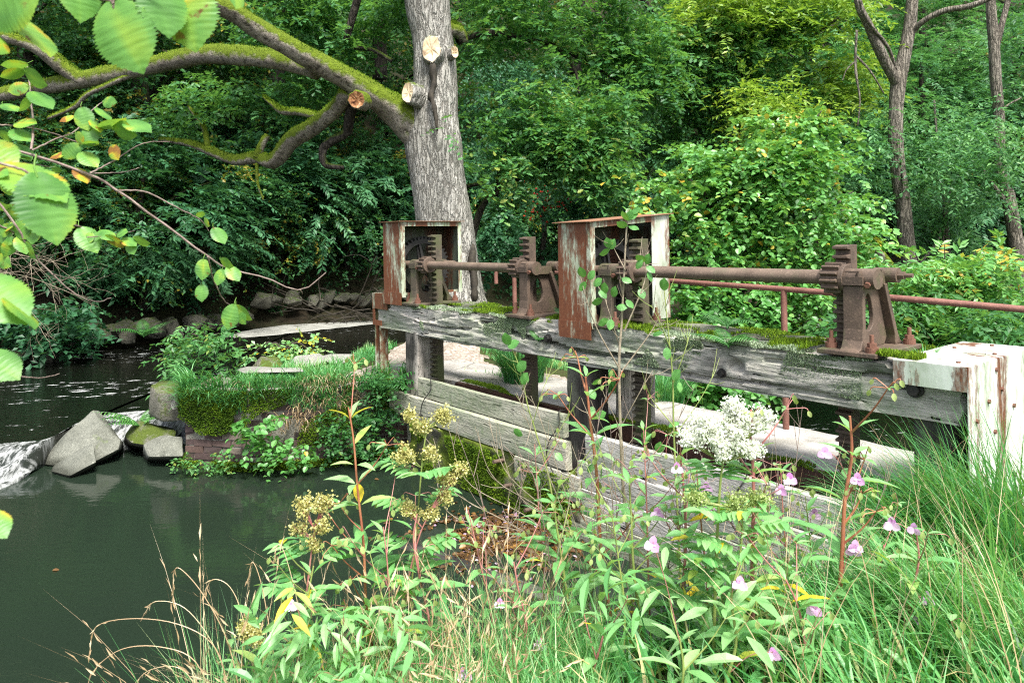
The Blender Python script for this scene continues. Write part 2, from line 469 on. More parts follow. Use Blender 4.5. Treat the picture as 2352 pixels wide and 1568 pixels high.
def m_stone(name, a, b, moss=(.07, .10, .012), amt=.3, scale=2.0):
    g = G(name); n = g.noise(g.co(), scale*2, 7, .6); f = g.noise(g.co(), scale*20, 5, .7)
    col = g.mix(g.ramp(n, [(.35, 0.0), (.65, 1.0)]), a, b)
    col = g.mix(g.ramp(f, [(.35, .5), (.6, 0.0)]), col, tuple(x*.55 for x in a))
    mn = g.noise(g.co(), 3.5, 6, .7)
    mf = g.ramp(g.math('MULTIPLY_ADD', g.nz(), .18, g.math('ADD', mn, amt-.5)), [(.45, 0.0), (.58, 1.0)])
    mc = g.mix(g.noise(g.co(), 40, 4), tuple(x*.5 for x in moss), tuple(x*1.4 for x in moss))
    pz = g.node('ShaderNodeSeparateXYZ', {0: g.node('ShaderNodeNewGeometry').outputs['Position']}).outputs[2]
    wet = g.ramp(g.math('ADD', pz, g.math('MULTIPLY', n, .12)), [(0.0, 0.0), (1.0, 1.0)])
    wet = g.node('ShaderNodeMapRange', {0: g.math('ADD', pz, g.math('MULTIPLY', n, -.16)), 1: -.93, 2: -.86, 3: .8, 4: 0.0}).outputs[0]
    lich = g.ramp(g.noise(g.co(loc=(4, 1, 7)), 9, 5, .7), [(.6, 0.0), (.68, .6)])
    fin = g.mix(lich, g.mix(mf, col, mc), tuple(min(1, x*1.35) for x in b)); fin = g.mix(wet, fin, (.022, .024, .015))
    return g.out(g.pbr(fin, .85, normal=g.bump(g.math('ADD', n, f), .8, .04), spec=.3))

MT = {}
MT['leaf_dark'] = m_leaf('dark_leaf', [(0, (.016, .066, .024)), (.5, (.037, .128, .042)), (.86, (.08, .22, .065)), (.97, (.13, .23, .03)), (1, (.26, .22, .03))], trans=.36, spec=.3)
MT['leaf_mid'] = m_leaf('mid_leaf', [(0, (.025, .095, .03)), (.5, (.06, .19, .055)), (.9, (.13, .31, .09)), (1, (.24, .30, .06))], trans=.4, spec=.35)
MT['leaf_feather'] = m_leaf('feather_leaf', [(0, (.035, .12, .045)), (.5, (.08, .235, .085)), (1, (.18, .37, .12))], trans=.38, spec=.35)
MT['leaf_blue'] = m_leaf('bluish_leaf', [(0, (.022, .085, .036)), (.5, (.05, .16, .07)), (1, (.11, .27, .12))], spec=.35)
MT['leaf_yellow'] = m_leaf('yellow_green_leaf', [(0, (.09, .2, .025)), (.5, (.2, .35, .05)), (1, (.34, .44, .07))], trans=.4)
MT['leaf_hazel'] = m_leaf('hazel_leaf', [(0, (.045, .16, .03)), (.5, (.10, .29, .065)), (.86, (.20, .42, .12)), (.95, (.30, .42, .07)), (1, (.5, .32, .04))], spec=.55)
MT['leaf_near'] = m_leaf('near_leaf', [(0, (.045, .16, .03)), (.45, (.13, .32, .06)), (.75, (.26, .42, .05)), (.9, (.5, .38, .03)), (1, (.28, .12, .03))], trans=.42, spots=True, tcol=(.3, .5, .03))
MT['leaf_balsam'] = m_leaf('balsam_leaf', [(0, (.07, .25, .08)), (.5, (.175, .41, .14)), (.85, (.34, .56, .25)), (.94, (.42, .5, .08)), (1, (.7, .5, .03))], trans=.38, spec=.6)
MT['leaf_fern'] = m_leaf('fern_frond', [(0, (.02, .09, .025)), (.5, (.05, .18, .04)), (1, (.14, .33, .08))])
MT['grass'] = m_leaf('grass_blade', [(0, (.02, .11, .035)), (.4, (.07, .28, .075)), (.72, (.19, .44, .15)), (.9, (.40, .52, .25)), (1, (.5, .42, .2))], trans=.35, spec=.5)
MT['dry'] = m_leaf('dry_straw', [(0, (.28, .20, .10)), (.5, (.48, .34, .20)), (1, (.62, .52, .34))], trans=.2, tcol=(.5, .35, .18))
MT['stem_red'] = m_plain('red_stem', (.24, .07, .045), (.36, .16, .08), 8, .5, .1)
MT['stem_green'] = m_plain('green_stem', (.14, .2, .05), (.28, .32, .1), 8, .5, .1)
MT['stem_pink'] = m_plain('pink_stem', (.32, .10, .10), (.42, .2, .17), 8, .5, .1)
MT['twig'] = m_plain('twig_bark', (.12, .085, .07), (.27, .21, .18), 30, .7, .3)
MT['twig_pale'] = m_plain('pale_twig_bark', (.16, .13, .09), (.32, .27, .2), 30, .7, .3)
MT['twig_dark'] = m_plain('dark_twig_bark', (.02, .017, .013), (.05, .042, .03), 20, .8, .3)
MT['petal'] = m_leaf('pink_petal', [(0, (.5, .18, .5)), (.5, (.68, .4, .68)), (1, (.85, .68, .85))], trans=.4, tcol=(.8, .45, .75))
MT['white_bloom'] = m_leaf('white_bloom', [(0, (.66, .72, .55)), (1, (.95, .95, .88))], trans=.3, tcol=(.9, .9, .8))
MT['seed'] = m_leaf('seed_head', [(0, (.22, .2, .06)), (.6, (.46, .44, .15)), (1, (.62, .62, .28))], trans=.2)
MT['petal_dull'] = m_leaf('faded_petal', [(0, (.12, .07, .1)), (.6, (.26, .17, .24)), (1, (.45, .36, .42))], trans=.1)
MT['pod'] = m_leaf('seed_pod', [(0, (.2, .3, .08)), (1, (.42, .5, .2))], trans=.3)
MT['berry'] = m_plain('berry_red', (.4, .03, .02), (.5, .05, .02), 8, .35, 0)
MT['moss'] = m_leaf('moss_tuft', [(0, (.035, .075, .008)), (.5, (.10, .18, .015)), (1, (.22, .33, .02))], trans=.2, rough=.9, spec=.1)
MT['lichen'] = m_leaf('grey_lichen', [(0, (.10, .16, .08)), (.5, (.24, .31, .19)), (1, (.42, .5, .36))], trans=.15, rough=.9, spec=.1)

MT['bark_oak'] = m_bark('oak_bark', (.30, .295, .26), (.52, .505, .46), (.10, .09, .075), mossamt=.27, vs=1.25)
MT['bark_limb'] = m_bark('mossy_bark', (.29, .255, .20), (.50, .45, .38), (.045, .037, .027), (.135, .205, .012), .95, cells=False)
MT['bark_locust'] = m_bark('furrowed_bark', (.22, .195, .155), (.35, .315, .26), (.05, .042, .034), mossamt=.1, vs=1.4)
MT['bark_dark'] = m_bark('dark_bark', (.045, .038, .03), (.08, .07, .055), (.012, .01, .009), (.05, .085, .008), .55)
MT['cut'] = None
def _cut():
    g = G('sawn_wood'); v = g.co(); n = g.noise(v, 9, 6); r = g.noise(v, 3, 4)
    c = g.ramp(n, [(.3, (.36, .26, .15)), (.55, (.56, .46, .31)), (.75, (.66, .57, .42))])
    c = g.mix(g.ramp(r, [(.62, 0.0), (.72, .8)]), c, (.10, .05, .025))
    return g.out(g.pbr(c, .8, normal=g.bump(n, .3, .01), spec=.2))
MT['cut'] = _cut()
def _cut2():
    g = G('rotten_sawn_wood'); v = g.co(); n = g.noise(v, 14, 5)
    return g.out(g.pbr(g.ramp(n, [(.35, (.09, .035, .015)), (.55, (.29, .14, .06)), (.7, (.46, .31, .19))]), .85, normal=g.bump(n, .7, .02), spec=.2))
MT['cut_rot'] = _cut2()
MT['beam'] = m_wood('weathered_beam', (.52, .49, .44), (.13, .12, .105), (.13, .18, .08), .42, 0.0, .12)
MT['beam_back'] = m_wood('mossy_old_beam', (.30, .28, .23), (.05, .045, .04), (.10, .13, .03), .6, 4.0, .25)
MT['post'] = m_wood('weathered_post', (.42, .385, .34), (.09, .08, .07), (.12, .14, .08), .05, 7.0, .35)
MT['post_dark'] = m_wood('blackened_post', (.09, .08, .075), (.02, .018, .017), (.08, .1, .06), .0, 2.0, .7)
MT['board'] = m_wood('weathered_board', (.46, .44, .36), (.19, .175, .135), (.16, .19, .09), .62, 11.0, .0, .8)
MT['board_grey'] = m_wood('grey_board', (.52, .50, .46), (.20, .19, .17), (.17, .2, .12), .28, 15.0, .0, .8)
MT['rust_panel'] = m_rustpaint('rusted_panel', (.44, .48, .36), .50, (.20, .065, .025), (.085, .032, .02), .35)
MT['frame_paint'] = m_rustpaint('flaking_pale_paint', (.50, .54, .45), .30, green=.8, gcol=(.22, .28, .15), scale=3.2)
MT['white_paint'] = m_rustpaint('white_paint', (.62, .625, .58), -.03, green=.42, scale=2.6, streak=.16)
MT['hood_paint'] = m_rustpaint('hood_paint', (.46, .48, .42), .06, green=.6, gcol=(.24, .28, .19), scale=3)
MT['green_paint'] = m_rustpaint('greenish_paint', (.55, .60, .53), .05, green=.55, gcol=(.3, .36, .26))
MT['roof_rust'] = m_rustpaint('rusted_sheet', (.42, .34, .28), .7, (.30, .16, .09), (.16, .08, .05), .1)
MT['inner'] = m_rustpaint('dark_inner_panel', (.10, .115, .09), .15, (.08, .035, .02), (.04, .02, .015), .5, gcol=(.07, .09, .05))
MT['iron'] = m_iron('brown_cast_iron', (.068, .049, .037), (.135, .094, .068), .42)
MT['iron_green'] = m_iron('stained_cast_iron', (.06, .05, .036), (.12, .092, .066), .7)
MT['iron_dark'] = m_iron('greased_black_iron', (.01, .0095, .009), (.028, .026, .023), .25, gcol=(.055, .06, .035))
MT['shaft'] = m_iron('rusty_shaft_steel', (.115, .082, .06), (.185, .135, .10), .3, gcol=(.12, .12, .07), rough=.55)
MT['rail'] = m_iron('red_rust_pipe', (.16, .07, .052), (.23, .11, .085), .02)
MT['bolt'] = m_iron('rusty_bolt', (.13, .06, .04), (.19, .09, .06), 0)
MT['channel'] = m_iron('rust_brown_channel', (.05, .025, .018), (.10, .045, .03), .1)
MT['stone'] = m_stone('grey_stone', (.13, .135, .11), (.235, .24, .2), (.11, .15, .04), amt=.2)
MT['stone_moss'] = m_stone('mossy_stone', (.13, .125, .10), (.22, .21, .17), amt=.42)
MT['stone_riprap'] = m_stone('damp_boulder', (.07, .068, .052), (.14, .135, .105), (.045, .07, .012), .36)
MT['stone_pale'] = m_stone('pale_stone', (.24, .235, .21), (.36, .35, .32), amt=.05)
MT['wall_moss'] = m_stone('mossy_masonry', (.07, .068, .05), (.15, .14, .10), (.10, .14, .012), .55)
def _brick():
    g = G('purple_brick'); t = g.attr(); n = g.noise(g.co(), 30, 6, .7); b = g.noise(g.co(), 2.4, 5, .65)
    c = g.ramp(t, [(0, (.04, .03, .03)), (.4, (.08, .052, .05)), (.75, (.13, .08, .066)), (1, (.22, .19, .16))])
    c = g.mix(g.ramp(n, [(.3, .5), (.65, 0.0)]), c, (.03, .025, .02))
    c = g.mix(g.ramp(b, [(.6, 0.0), (.72, .9)]), c, (.05, .065, .012))
    return g.out(g.pbr(c, .8, normal=g.bump(n, .5, .01), spec=.3))
MT['brick'] = _brick()
MT['mortar'] = m_stone('old_mortar', (.20, .19, .155), (.32, .305, .26), amt=.15)
def _conc():
    g = G('worn_concrete'); v = g.co(); n = g.noise(v, 2.2, 7, .6); f = g.noise(v, 60, 4, .7); s = g.voro(v, 45)
    c = g.ramp(n, [(.3, (.30, .285, .26)), (.6, (.46, .44, .41)), (.8, (.52, .5, .47))])
    c = g.mix(g.ramp(f, [(.35, .4), (.6, 0.0)]), c, (.2, .18, .15))
    c = g.mix(g.ramp(s, [(.08, .5), (.2, 0.0)]), c, (.55, .53, .5))
    c = g.mix(g.ramp(g.noise(v, 1.9, 6, .68), [(.52, 0.0), (.72, .55)]), c, (.16, .15, .11))
    c = g.mix(g.ramp(g.noise(g.co((1, 1, 1), loc=(5, 2, 0)), 3.1, 6, .7), [(.56, 0.0), (.66, .8)]), c, (.2, .19, .165))
    ck = g.voro(g.node('ShaderNodeVectorMath', {0: v, 1: g.node('ShaderNodeCombineXYZ', {0: g.math('MULTIPLY', n, .5), 1: g.math('MULTIPLY', f, .1), 2: 0.0}).outputs[0]}, operation='ADD').outputs[0], .4, 'DISTANCE_TO_EDGE')
    c = g.mix(g.ramp(ck, [(.003, .6), (.008, 0.0)]), c, (.05, .05, .035))
    return g.out(g.pbr(c, .9, normal=g.bump(f, .6, .012), spec=.2))
MT['concrete'] = _conc()
def _grav():
    g = G('gravel_path'); v = g.co(); s = g.voro(v, 38, out='Color'); n = g.noise(v, 2, 5); d = g.voro(v, 38)
    c = g.mix(g.node('ShaderNodeSeparateColor', {0: s}).outputs[0], (.19, .15, .12), (.42, .37, .32))
    c = g.mix(g.ramp(n, [(.5, 0.0), (.72, .7)]), c, (.12, .1, .06))
    return g.out(g.pbr(c, .9, normal=g.bump(d, .7, .015), spec=.2))
MT['gravel'] = _grav()
def _soil(name, a, b, c3):
    g = G(name); v = g.co(); n = g.noise(v, .9, 6); f = g.noise(v, 18, 6, .7); s = g.voro(v, 16, out='Color')
    c = g.mix(g.ramp(n, [(.4, 0.0), (.6, 1.0)]), a, b)
    c = g.mix(g.math('MULTIPLY', g.node('ShaderNodeSeparateColor', {0: s}).outputs[0], .6), c, c3)
    return g.out(g.pbr(c, .95, normal=g.bump(f, .9, .06), spec=.15))
MT['soil'] = _soil('bank_soil', (.035, .045, .015), (.05, .075, .018), (.07, .055, .03))
MT['litter'] = _soil('woodland_floor', (.018, .016, .01), (.02, .028, .01), (.035, .024, .014))

def m_water(name, deep, foam, sx, sy, thresh, bumps=.12, rot=0.0, wl=.4, soft=.035):
    """dark water; flecks of floating foam drawn out along the flow"""
    g = G(name); v = g.co(rot=(0, 0, rot))
    b = g.math('ADD', g.noise(g.node('ShaderNodeMapping', {'Vector': v, 'Scale': (1, 2.2, 1)}).outputs[0], 2.4/wl, 3, .5), g.math('MULTIPLY', g.noise(v, 9/wl, 2), .25))
    nrm = g.bump(b, bumps, .05)
    water = g.pbr(deep, .04, normal=nrm, spec=.5, IOR=1.333)
    if not foam: return g.out(water)
    big = g.noise(g.node('ShaderNodeMapping', {'Vector': v, 'Scale': (sx*.12, sy*.12, 1)}).outputs[0], 1.3, 4, .6)
    fl = g.noise(g.node('ShaderNodeMapping', {'Vector': v, 'Scale': (sx, sy, 1)}).outputs[0], 2.6, 5, .72, .4)
    m = g.math('ADD', fl, g.math('MULTIPLY_ADD', big, .5, -.25))
    mk = g.ramp(m, [(thresh, 0.0), (thresh+soft, 1.0)])
    fo = g.pbr((.78, .8, .79), .7, normal=nrm)
    return g.out(g.node('ShaderNodeMixShader', {0: mk, 1: water, 2: fo}).outputs[0])
MT['pool'] = m_water('pool_water', (.0125, .021, .0135), False, 1, 1, .7, .045)
MT['river'] = m_water('river_water', (.004, .005, .0035), True, 1.0, 3.4, .64, .22, rad(-12), soft=.07)
MT['foam'] = m_water('white_water', (.02, .024, .02), True, 6.5, 2.6, .44, .25, rad(12), soft=.4)
def _scum():
    g = G('foam_scum'); v = g.co((1, 2.5, 1)); n = g.noise(v, 3, 7, .65)
    a = g.pbr(g.ramp(n, [(.35, (.16, .16, .14)), (.6, (.36, .36, .33))]), .6, normal=g.bump(g.noise(v, 25, 4), .3, .01))
    return g.out(a)
MT['scum'] = _scum()
# ---------------------------------------------------------------- camera, sky, sun
cam_d = bpy.data.cameras.new('camera'); cam = bpy.data.objects.new('camera', cam_d); COL.objects.link(cam)
cam_d.sensor_width = 36; cam_d.lens = FPX/2352*36; cam_d.shift_y = -(784-HOR)/2352; cam_d.clip_end = 500; cam_d.clip_start = .05
cam.matrix_world = Matrix.Translation((0, 0, EYE)) @ Matrix.Rotation(rad(90), 4, 'X') @ Matrix.Rotation(-ROLL, 4, 'Z')
SC.camera = cam
SUN_EL, SUN_AZ = rad(58), rad(158)
w = bpy.data.worlds.new('World'); SC.world = w; w.use_nodes = True
sky = w.node_tree.nodes.new('ShaderNodeTexSky'); sky.sky_type = 'NISHITA'; sky.sun_disc = False
sky.sun_elevation = SUN_EL; sky.sun_rotation = SUN_AZ; sky.air_density = 1.0; sky.dust_density = 3.0; sky.ozone_density = 1.0
bg = w.node_tree.nodes['Background']; bg.inputs[1].default_value = .098
hs = w.node_tree.nodes.new('ShaderNodeHueSaturation'); hs.inputs['Saturation'].default_value = .5
w.node_tree.links.new(sky.outputs[0], hs.inputs['Color']); w.node_tree.links.new(hs.outputs[0], bg.inputs[0])
sd = bpy.data.lights.new('sun', 'SUN'); sd.energy = 2.5; sd.angle = rad(16); sd.color = (1, .965, .9)
sun = bpy.data.objects.new('sun', sd); COL.objects.link(sun)
sdir = Vector((sin(SUN_AZ)*cos(SUN_EL), cos(SUN_AZ)*cos(SUN_EL), sin(SUN_EL)))
sun.rotation_euler = sdir.to_track_quat('Z', 'Y').to_euler(); sun.location = sdir*40
SC.view_settings.view_transform = 'Standard'; SC.view_settings.look = 'None'; SC.view_settings.exposure = 1.8; SC.view_settings.gamma = 1.0
SC.cycles.max_bounces = 6; SC.cycles.diffuse_bounces = 3; SC.cycles.glossy_bounces = 3; SC.cycles.transmission_bounces = 4; SC.cycles.transparent_max_bounces = 4
SC.cycles.use_denoising = False; SC.cycles.filter_width = 1.15
SC.cycles.caustics_reflective = False; SC.cycles.caustics_refractive = False

# ---------------------------------------------------------------- terrain
def sdpoly(X, Y, poly):
    p = np.stack([X, Y], -1).astype(float); poly = np.asarray(poly, float)
    d = np.full(X.shape, 1e9); ins = np.zeros(X.shape, bool); n = len(poly)
    for i in range(n):
        a, b = poly[i], poly[(i+1) % n]; e = b-a; wv = p-a
        t = np.clip((wv@e)/(e@e), 0, 1); q = wv - t[..., None]*e
        d = np.minimum(d, (q*q).sum(-1))
        c = ((a[1] > p[..., 1]) != (b[1] > p[..., 1]))
        with np.errstate(divide='ignore', invalid='ignore'):
            xx = (b[0]-a[0])*(p[..., 1]-a[1])/(b[1]-a[1]) + a[0]
        ins ^= c & (p[..., 0] < xx)
    d = np.sqrt(d); return np.where(ins, d, -d)          # positive inside

ISLAND = [(-3.75, 8.55), (-2.95, 8.4), (-2.0, 8.55), (-1.5, 8.95), (-.6, 8.75), (.3, 7.75), (1.3, 7.9), (2.3, 8.6), (3.3, 9.6), (3.9, 11.0), (3.2, 12.6), (.6, 13.2), (-1.9, 12.4), (-2.7, 11.2), (-3.5, 9.6)]
NEAR = [(-6, 1.5), (-3, 2.2), (-1.6, 2.6), (-.8, 2.95), (0, 3.35), (1.0, 3.95), (1.85, 4.55), (2.3, 4.5), (2.9, 4.3), (3.4, 5.1), (4.6, 6.8), (5.2, 8.6), (5.0, 11), (5.6, 15), (9, 17), (20, 17), (20, -8), (-6, -8)]
FAR = [(-60, 8), (-14, 13.2), (-9.4, 14.6), (-7.6, 17.4), (-6.2, 19.4), (-3.8, 20.8), (0, 22.5), (4, 23.3), (9, 23.6), (16, 22.6), (60, 20), (60, 120), (-60, 120)]
def sstep(x, a, b):
    t = np.clip((x-a)/(b-a), 0, 1); return t*t*(3-2*t)
def ground_z(X, Y):
    X = np.asarray(X, float); Y = np.asarray(Y, float)
    p = np.stack([X, Y, X*0], -1).reshape(-1, 3); n1 = noise3(p, .35, 3).reshape(X.shape); n2 = noise3(p, 1.3, 4).reshape(X.shape)
    d1 = sdpoly(X, Y, ISLAND); z1 = -1.5 + sstep(d1, -.05, .3)*1.42 + np.clip(n1, -1, 1)*.03 + n2*.015 - .1*sstep(X, .8, 3) + np.where(d1 > 0, .24*np.exp(-((X+.85)**2 + (Y-11.3)**2)/.9), 0)
    d2 = sdpoly(X, Y, NEAR); z2 = -1.5 + sstep(d2, -.3, .75)*1.40 + sstep(d2, .7, 1.6)*.08 + n1*.05 + n2*.03
    d3 = sdpoly(X, Y, FAR); z3 = np.where(d3 > 0, -.8 + np.minimum(d3, 1.2)*.6 + np.maximum(d3-1.2, 0)*.72 + n1*.25, -1.5)
    z3 = np.minimum(z3, 24 + n1)
    return np.maximum(np.maximum(z1, z2), np.maximum(z3, -1.5))
def gz(x, y): return float(ground_z(np.array([x]), np.array([y]))[0])

def sheet(x0, x1, y0, y1, res, zf):
    nx, ny = int((x1-x0)/res)+1, int((y1-y0)/res)+1
    X, Y = np.meshgrid(np.linspace(x0, x1, nx), np.linspace(y0, y1, ny))
    v = np.stack([X, Y, zf(X, Y)], -1).reshape(-1, 3)
    i = np.arange(ny-1)[:, None]*nx; j = np.arange(nx-1)[None]
    return v, np.stack([i+j, i+j+1, i+nx+j+1, i+nx+j], -1).reshape(-1, 4)
mb = MB(); v, f = sheet(-16, 16, -7, 13.2, .14, ground_z); mb.add(v, f)
tag(build('ground', mb, MT['soil'], smooth=True, loc=(0, 0, 0)), 'grassy soil of the river banks and the island', 'ground', kind='structure')
def hz(X, Y): return ground_z(X, Y) - .04
mb = MB(); v, f = sheet(-60, 60, 8, 120, .8, hz)
q = v[f].mean(1); f = f[~((q[:, 1] < 12.6) & (np.abs(q[:, 0]) < 15.2))]
mb.add(v, f)
tag(build('hillside', mb, MT['litter'], smooth=True, loc=(0, 0, 0)), 'steep dark wooded hillside rising behind the river', 'hillside', kind='structure')
mb = MB(); mb.add([(-250, -200, -1.55), (250, -200, -1.55), (250, 300, -1.55), (-250, 300, -1.55)], [(0, 1, 2, 3)])
tag(build('terrain', mb, MT['soil'], loc=(0, 0, -1.55)), 'flat land reaching to the horizon below the river bed', 'terrain', kind='structure')

# water: the pool in front, the river behind with a low step between
W0, W1 = -.9, -.62
wl = [PZ(-900, 1085, W1), PZ(-300, 1048, W1), PZ(0, 1024, W1), PZ(100, 1012, W1), PZ(190, 968, W1), PZ(320, 948, W1)]
wl = [np.array([p[0], p[1], 0]) for p in wl] + [np.array([-3.4, 9.55, 0]), B(-6.0, .8), B(1.6, .8), B(2.4, .6)]
mb = MB()
low = [p + np.array([.05, -.45, 0]) for p in wl]
n = len(wl); vs = []
for p in wl: vs.append((p[0], p[1], W1))
for p in wl: vs.append((p[0], 45.0, W1))
mb.add(vs, [(i, i+1, n+i+1, n+i) for i in range(n-1)])
sx = wl[0]; mb.add([(-40, sx[1], W1), (sx[0], sx[1], W1), (sx[0], 45, W1), (-40, 45, W1)], [(0, 1, 2, 3)])
ex = wl[-1]; mb.add([(ex[0], ex[1], W1), (40, ex[1], W1), (40, 45, W1), (ex[0], 45, W1)], [(0, 1, 2, 3)])
tag(build('river', mb, MT['river'], loc=(0, 12, W1)), 'dark river flecked with floating foam behind the sluice', 'river', kind='structure')
mb = MB(); mb.add([(-16, -7, W0), (5, -7, W0), (5, 5.2, W0), B(.6, .35, W0), B(-6.2, .35, W0), (-3.0, 9.6, W0), (-3.6, 10.2, W0), (-16, 10.2, W0)], [(0, 1, 2, 3, 4, 5, 6, 7)])
tag(build('pool', mb, MT['pool'], loc=(0, 5, W0)), 'still dark green pool in front of the sluice boards', 'pool', kind='structure')
# white water tumbling over the step: one rippled sheet along the whole ledge
ed_ = spline(np.array([[p[0], p[1]] for p in wl[:6]] + [[-3.9, 9.75]]), 150); nj = 16; vs = []; rg = np.random.default_rng(4)
for j in range(nj):
    s_ = j/(nj-1)
    for i in range(150):
        q = np.array([[ed_[i, 0]*1.0, s_*1.2, 0]]); b_ = float(noise3(q, 1.6, 3)[0]); c_ = float(noise3(q*np.array([1, .35, 1]), 4.5, 5)[0])
        vs.append((ed_[i, 0] + .10*s_, ed_[i, 1] + .10 - .9*s_ + .06*b_*min(1, s_*5), W1 + .006 - .27*sstep(np.array(s_), .12, .65) + (.05*b_ + .03*c_)*min(1, s_*4)*sstep(np.array(s_), 0, .5) - .05*sstep(np.array(s_), .8, 1)))
mb = MB(); mb.add(vs, [(j*150+i, (j+1)*150+i, (j+1)*150+i+1, j*150+i+1) for j in range(nj-1) for i in range(149)])
tag(build('white_water', mb, MT['foam'], smooth=True), 'white water tumbling over the low rock step', 'white water', kind='stuff')
mb = MB()
pts = [PZ(520, 770, W1), PZ(600, 754, W1), PZ(700, 744, W1), PZ(860, 738, W1), PZ(880, 741, W1), PZ(760, 756, W1), PZ(640, 769, W1), PZ(545, 777, W1)]
sp = spline(np.array(pts + [pts[0]]), 60)[:-1]; sp[:, 2] = W1 + .012; sp[:, :2] += np.random.default_rng(2).normal(size=(len(sp), 2))*.05
mb.add(sp, [tuple(range(len(sp)))])
tag(build('foam_sheet', mb, MT['scum'], loc=sp.mean(0)), 'grey sheet of floating foam under the far bank', 'foam', kind='stuff')

# ---------------------------------------------------------------- sluice: timber
def bw(mb):
    mb.v = [BO + v[:, :1]*BX + v[:, 1:2]*BY + v[:, 2:]*np.array([0, 0, 1.0]) for v in mb.v]; return mb
def bbuild(name, mb, mat, org=(0, 0, 0), parent=None, **k):
    return build(name, bw(mb), mat, parent=parent, loc=B(*org), rot=BR, **k)
def bthing(name, label, cat, org, group=None):
    return thing(name, label, cat, B(*org), BR, group)
def seg_dist(p, a, b):
    a, b = np.array(a, float), np.array(b, float); e = b-a; t = np.clip(((p-a)@e)/(e@e), 0, 1)
    return np.linalg.norm(p-a-t[:, None]*e, axis=1)

BT, BBOT = .88, .555
mb = MB(); timber(mb, (-6.13, 0, BBOT), (.34, .27, BT), .018, .016, 3, wear=.035, fine=.006)
v = mb.v[0]
front = v[:, 1] < .05
xz = v[:, [0, 2]]
crk = [(-4.05, .79), (-3.72, .765), (-3.45, .72), (-3.05, .70), (-2.75, .655), (-2.3, .66), (-1.9, .69)]
c2_ = [(-5.3, .70), (-4.7, .68), (-4.2, .71)], [(-2.0, .62), (-1.5, .60), (-.9, .63), (-.3, .61)], [(-.85, .79), (-.4, .775), (.0, .79)], [(-5.0, .62), (-4.4, .61)]
for c_ in c2_:
    for a, b in zip(c_[:-1], c_[1:]):
        d = seg_dist(xz, a, b); v[front & (d < .012), 1] += .035
for a, b in zip(crk[:-1], crk[1:]):
    d = seg_dist(xz, a, b); v[front & (d < .02), 1] += .09
for cx_, cz_, r_, dp in ((-1.07, .72, .055, .09), (-3.05, .66, .04, .05), (-6.0, .8, .14, .06), (-1.2, .8, .06, .03)):
    d = np.hypot((xz[:, 0]-cx_)/1.4, xz[:, 1]-cz_); v[front, 1] += (dp*np.clip(1-d/r_, 0, 1))[front]
# long cheek where the wood has split away, left of the near end
ck = front & (xz[:, 1] > .77 + .05*np.sin(xz[:, 0]*4)) & (xz[:, 0] < -1.0); v[ck, 1] += .02
top = v[:, 2] > BT-.03
v[top, 2] -= .02*np.abs(noise3(v[top]*np.array([1, 2, 0]), 1.0, 8)) + .025*(v[top, 0] > -.04)
beam = bbuild('timber_beam', mb, MT['beam'], (-2.9, .13, BBOT), smooth=True, auto=50)
tag(beam, 'long cracked grey timber beam with mossy top, nearest the pool', 'beam')
mb = MB(); timber(mb, (-6.05, .40, BBOT+.02), (.30, .66, BT-.005), .03, .02, 13, wear=.05)
v = mb.v[0]; top = v[:, 2] > BT-.06
v[top, 2] += .03*noise3(v[top]*np.array([.3, 3.0, 0]), 1.6, 2)
beam2 = bbuild('timber_beam', mb, MT['beam_back'], (-2.9, .53, BBOT), smooth=True, auto=50)
tag(beam2, 'rotten moss-covered timber beam behind the cracked one', 'beam')

def fuzz(mb, x0, x1, y0, y1, z, n, seed, h=(.008, .028), thr=0.0, f=1.2, tint=(.2, .9), lump=.02, wdt=.010):
    rg = np.random.default_rng(seed)
    p = np.stack([x0 + (x1-x0)*rg.random(n*3), y0 + (y1-y0)*rg.random(n*3), np.full(n*3, z)], 1)
    m = noise3(p, f, seed) + .35*noise3(p, f*4, seed+1)
    p = p[m > thr][:n]; m = m[m > thr][:n]
    p[:, 2] += lump*np.clip(m-thr, 0, 1) - .006
    blades(mb, p, h[0] + (h[1]-h[0])*rg.random(len(p)), rg.random(len(p))*6.28, rg.random(len(p))*1.3, wdt*(.6+.8*rg.random(len(p))), np.clip(tint[0] + (tint[1]-tint[0])*rg.random(len(p)) , 0, 1), 2, rg=rg)
mb = MB()
for x0, x1, y0, y1, n, t in ((-5.4, -4.9, .0, .26, 1500, -.2), (-4.6, -3.75, .03, .27, 3200, 0), (-3.3, -2.9, .0, .25, 1800, -.3), (-2.35, -1.4, .0, .27, 4200, -.25), (-1.4, -.55, .0, .24, 2600, -.1), (-.12, .12, -.01, .1, 1800, -.8)):
    fuzz(mb, x0, x1, y0, y1, BT-.012, n, int(n+x0*10), (.01, .045), thr=t, lump=.04)
bbuild('moss', mb, MT['moss'], parent=beam)
mb = MB()
for x0, x1, y0, y1, n, t in ((-5.5, -4.2, -.01, .2, 4200, -.25), (-3.9, -3.2, -.005, .1, 900, 0), (-2.35, -.9, -.005, .2, 5200, -.1), (-1.1, -.1, -.01, .12, 2600, -.1)):
    fuzz(mb, x0, x1, y0, y1, BT-.015, n, int(n+x0*10)+1, (.01, .035), t, 1.6, (.1, 1))
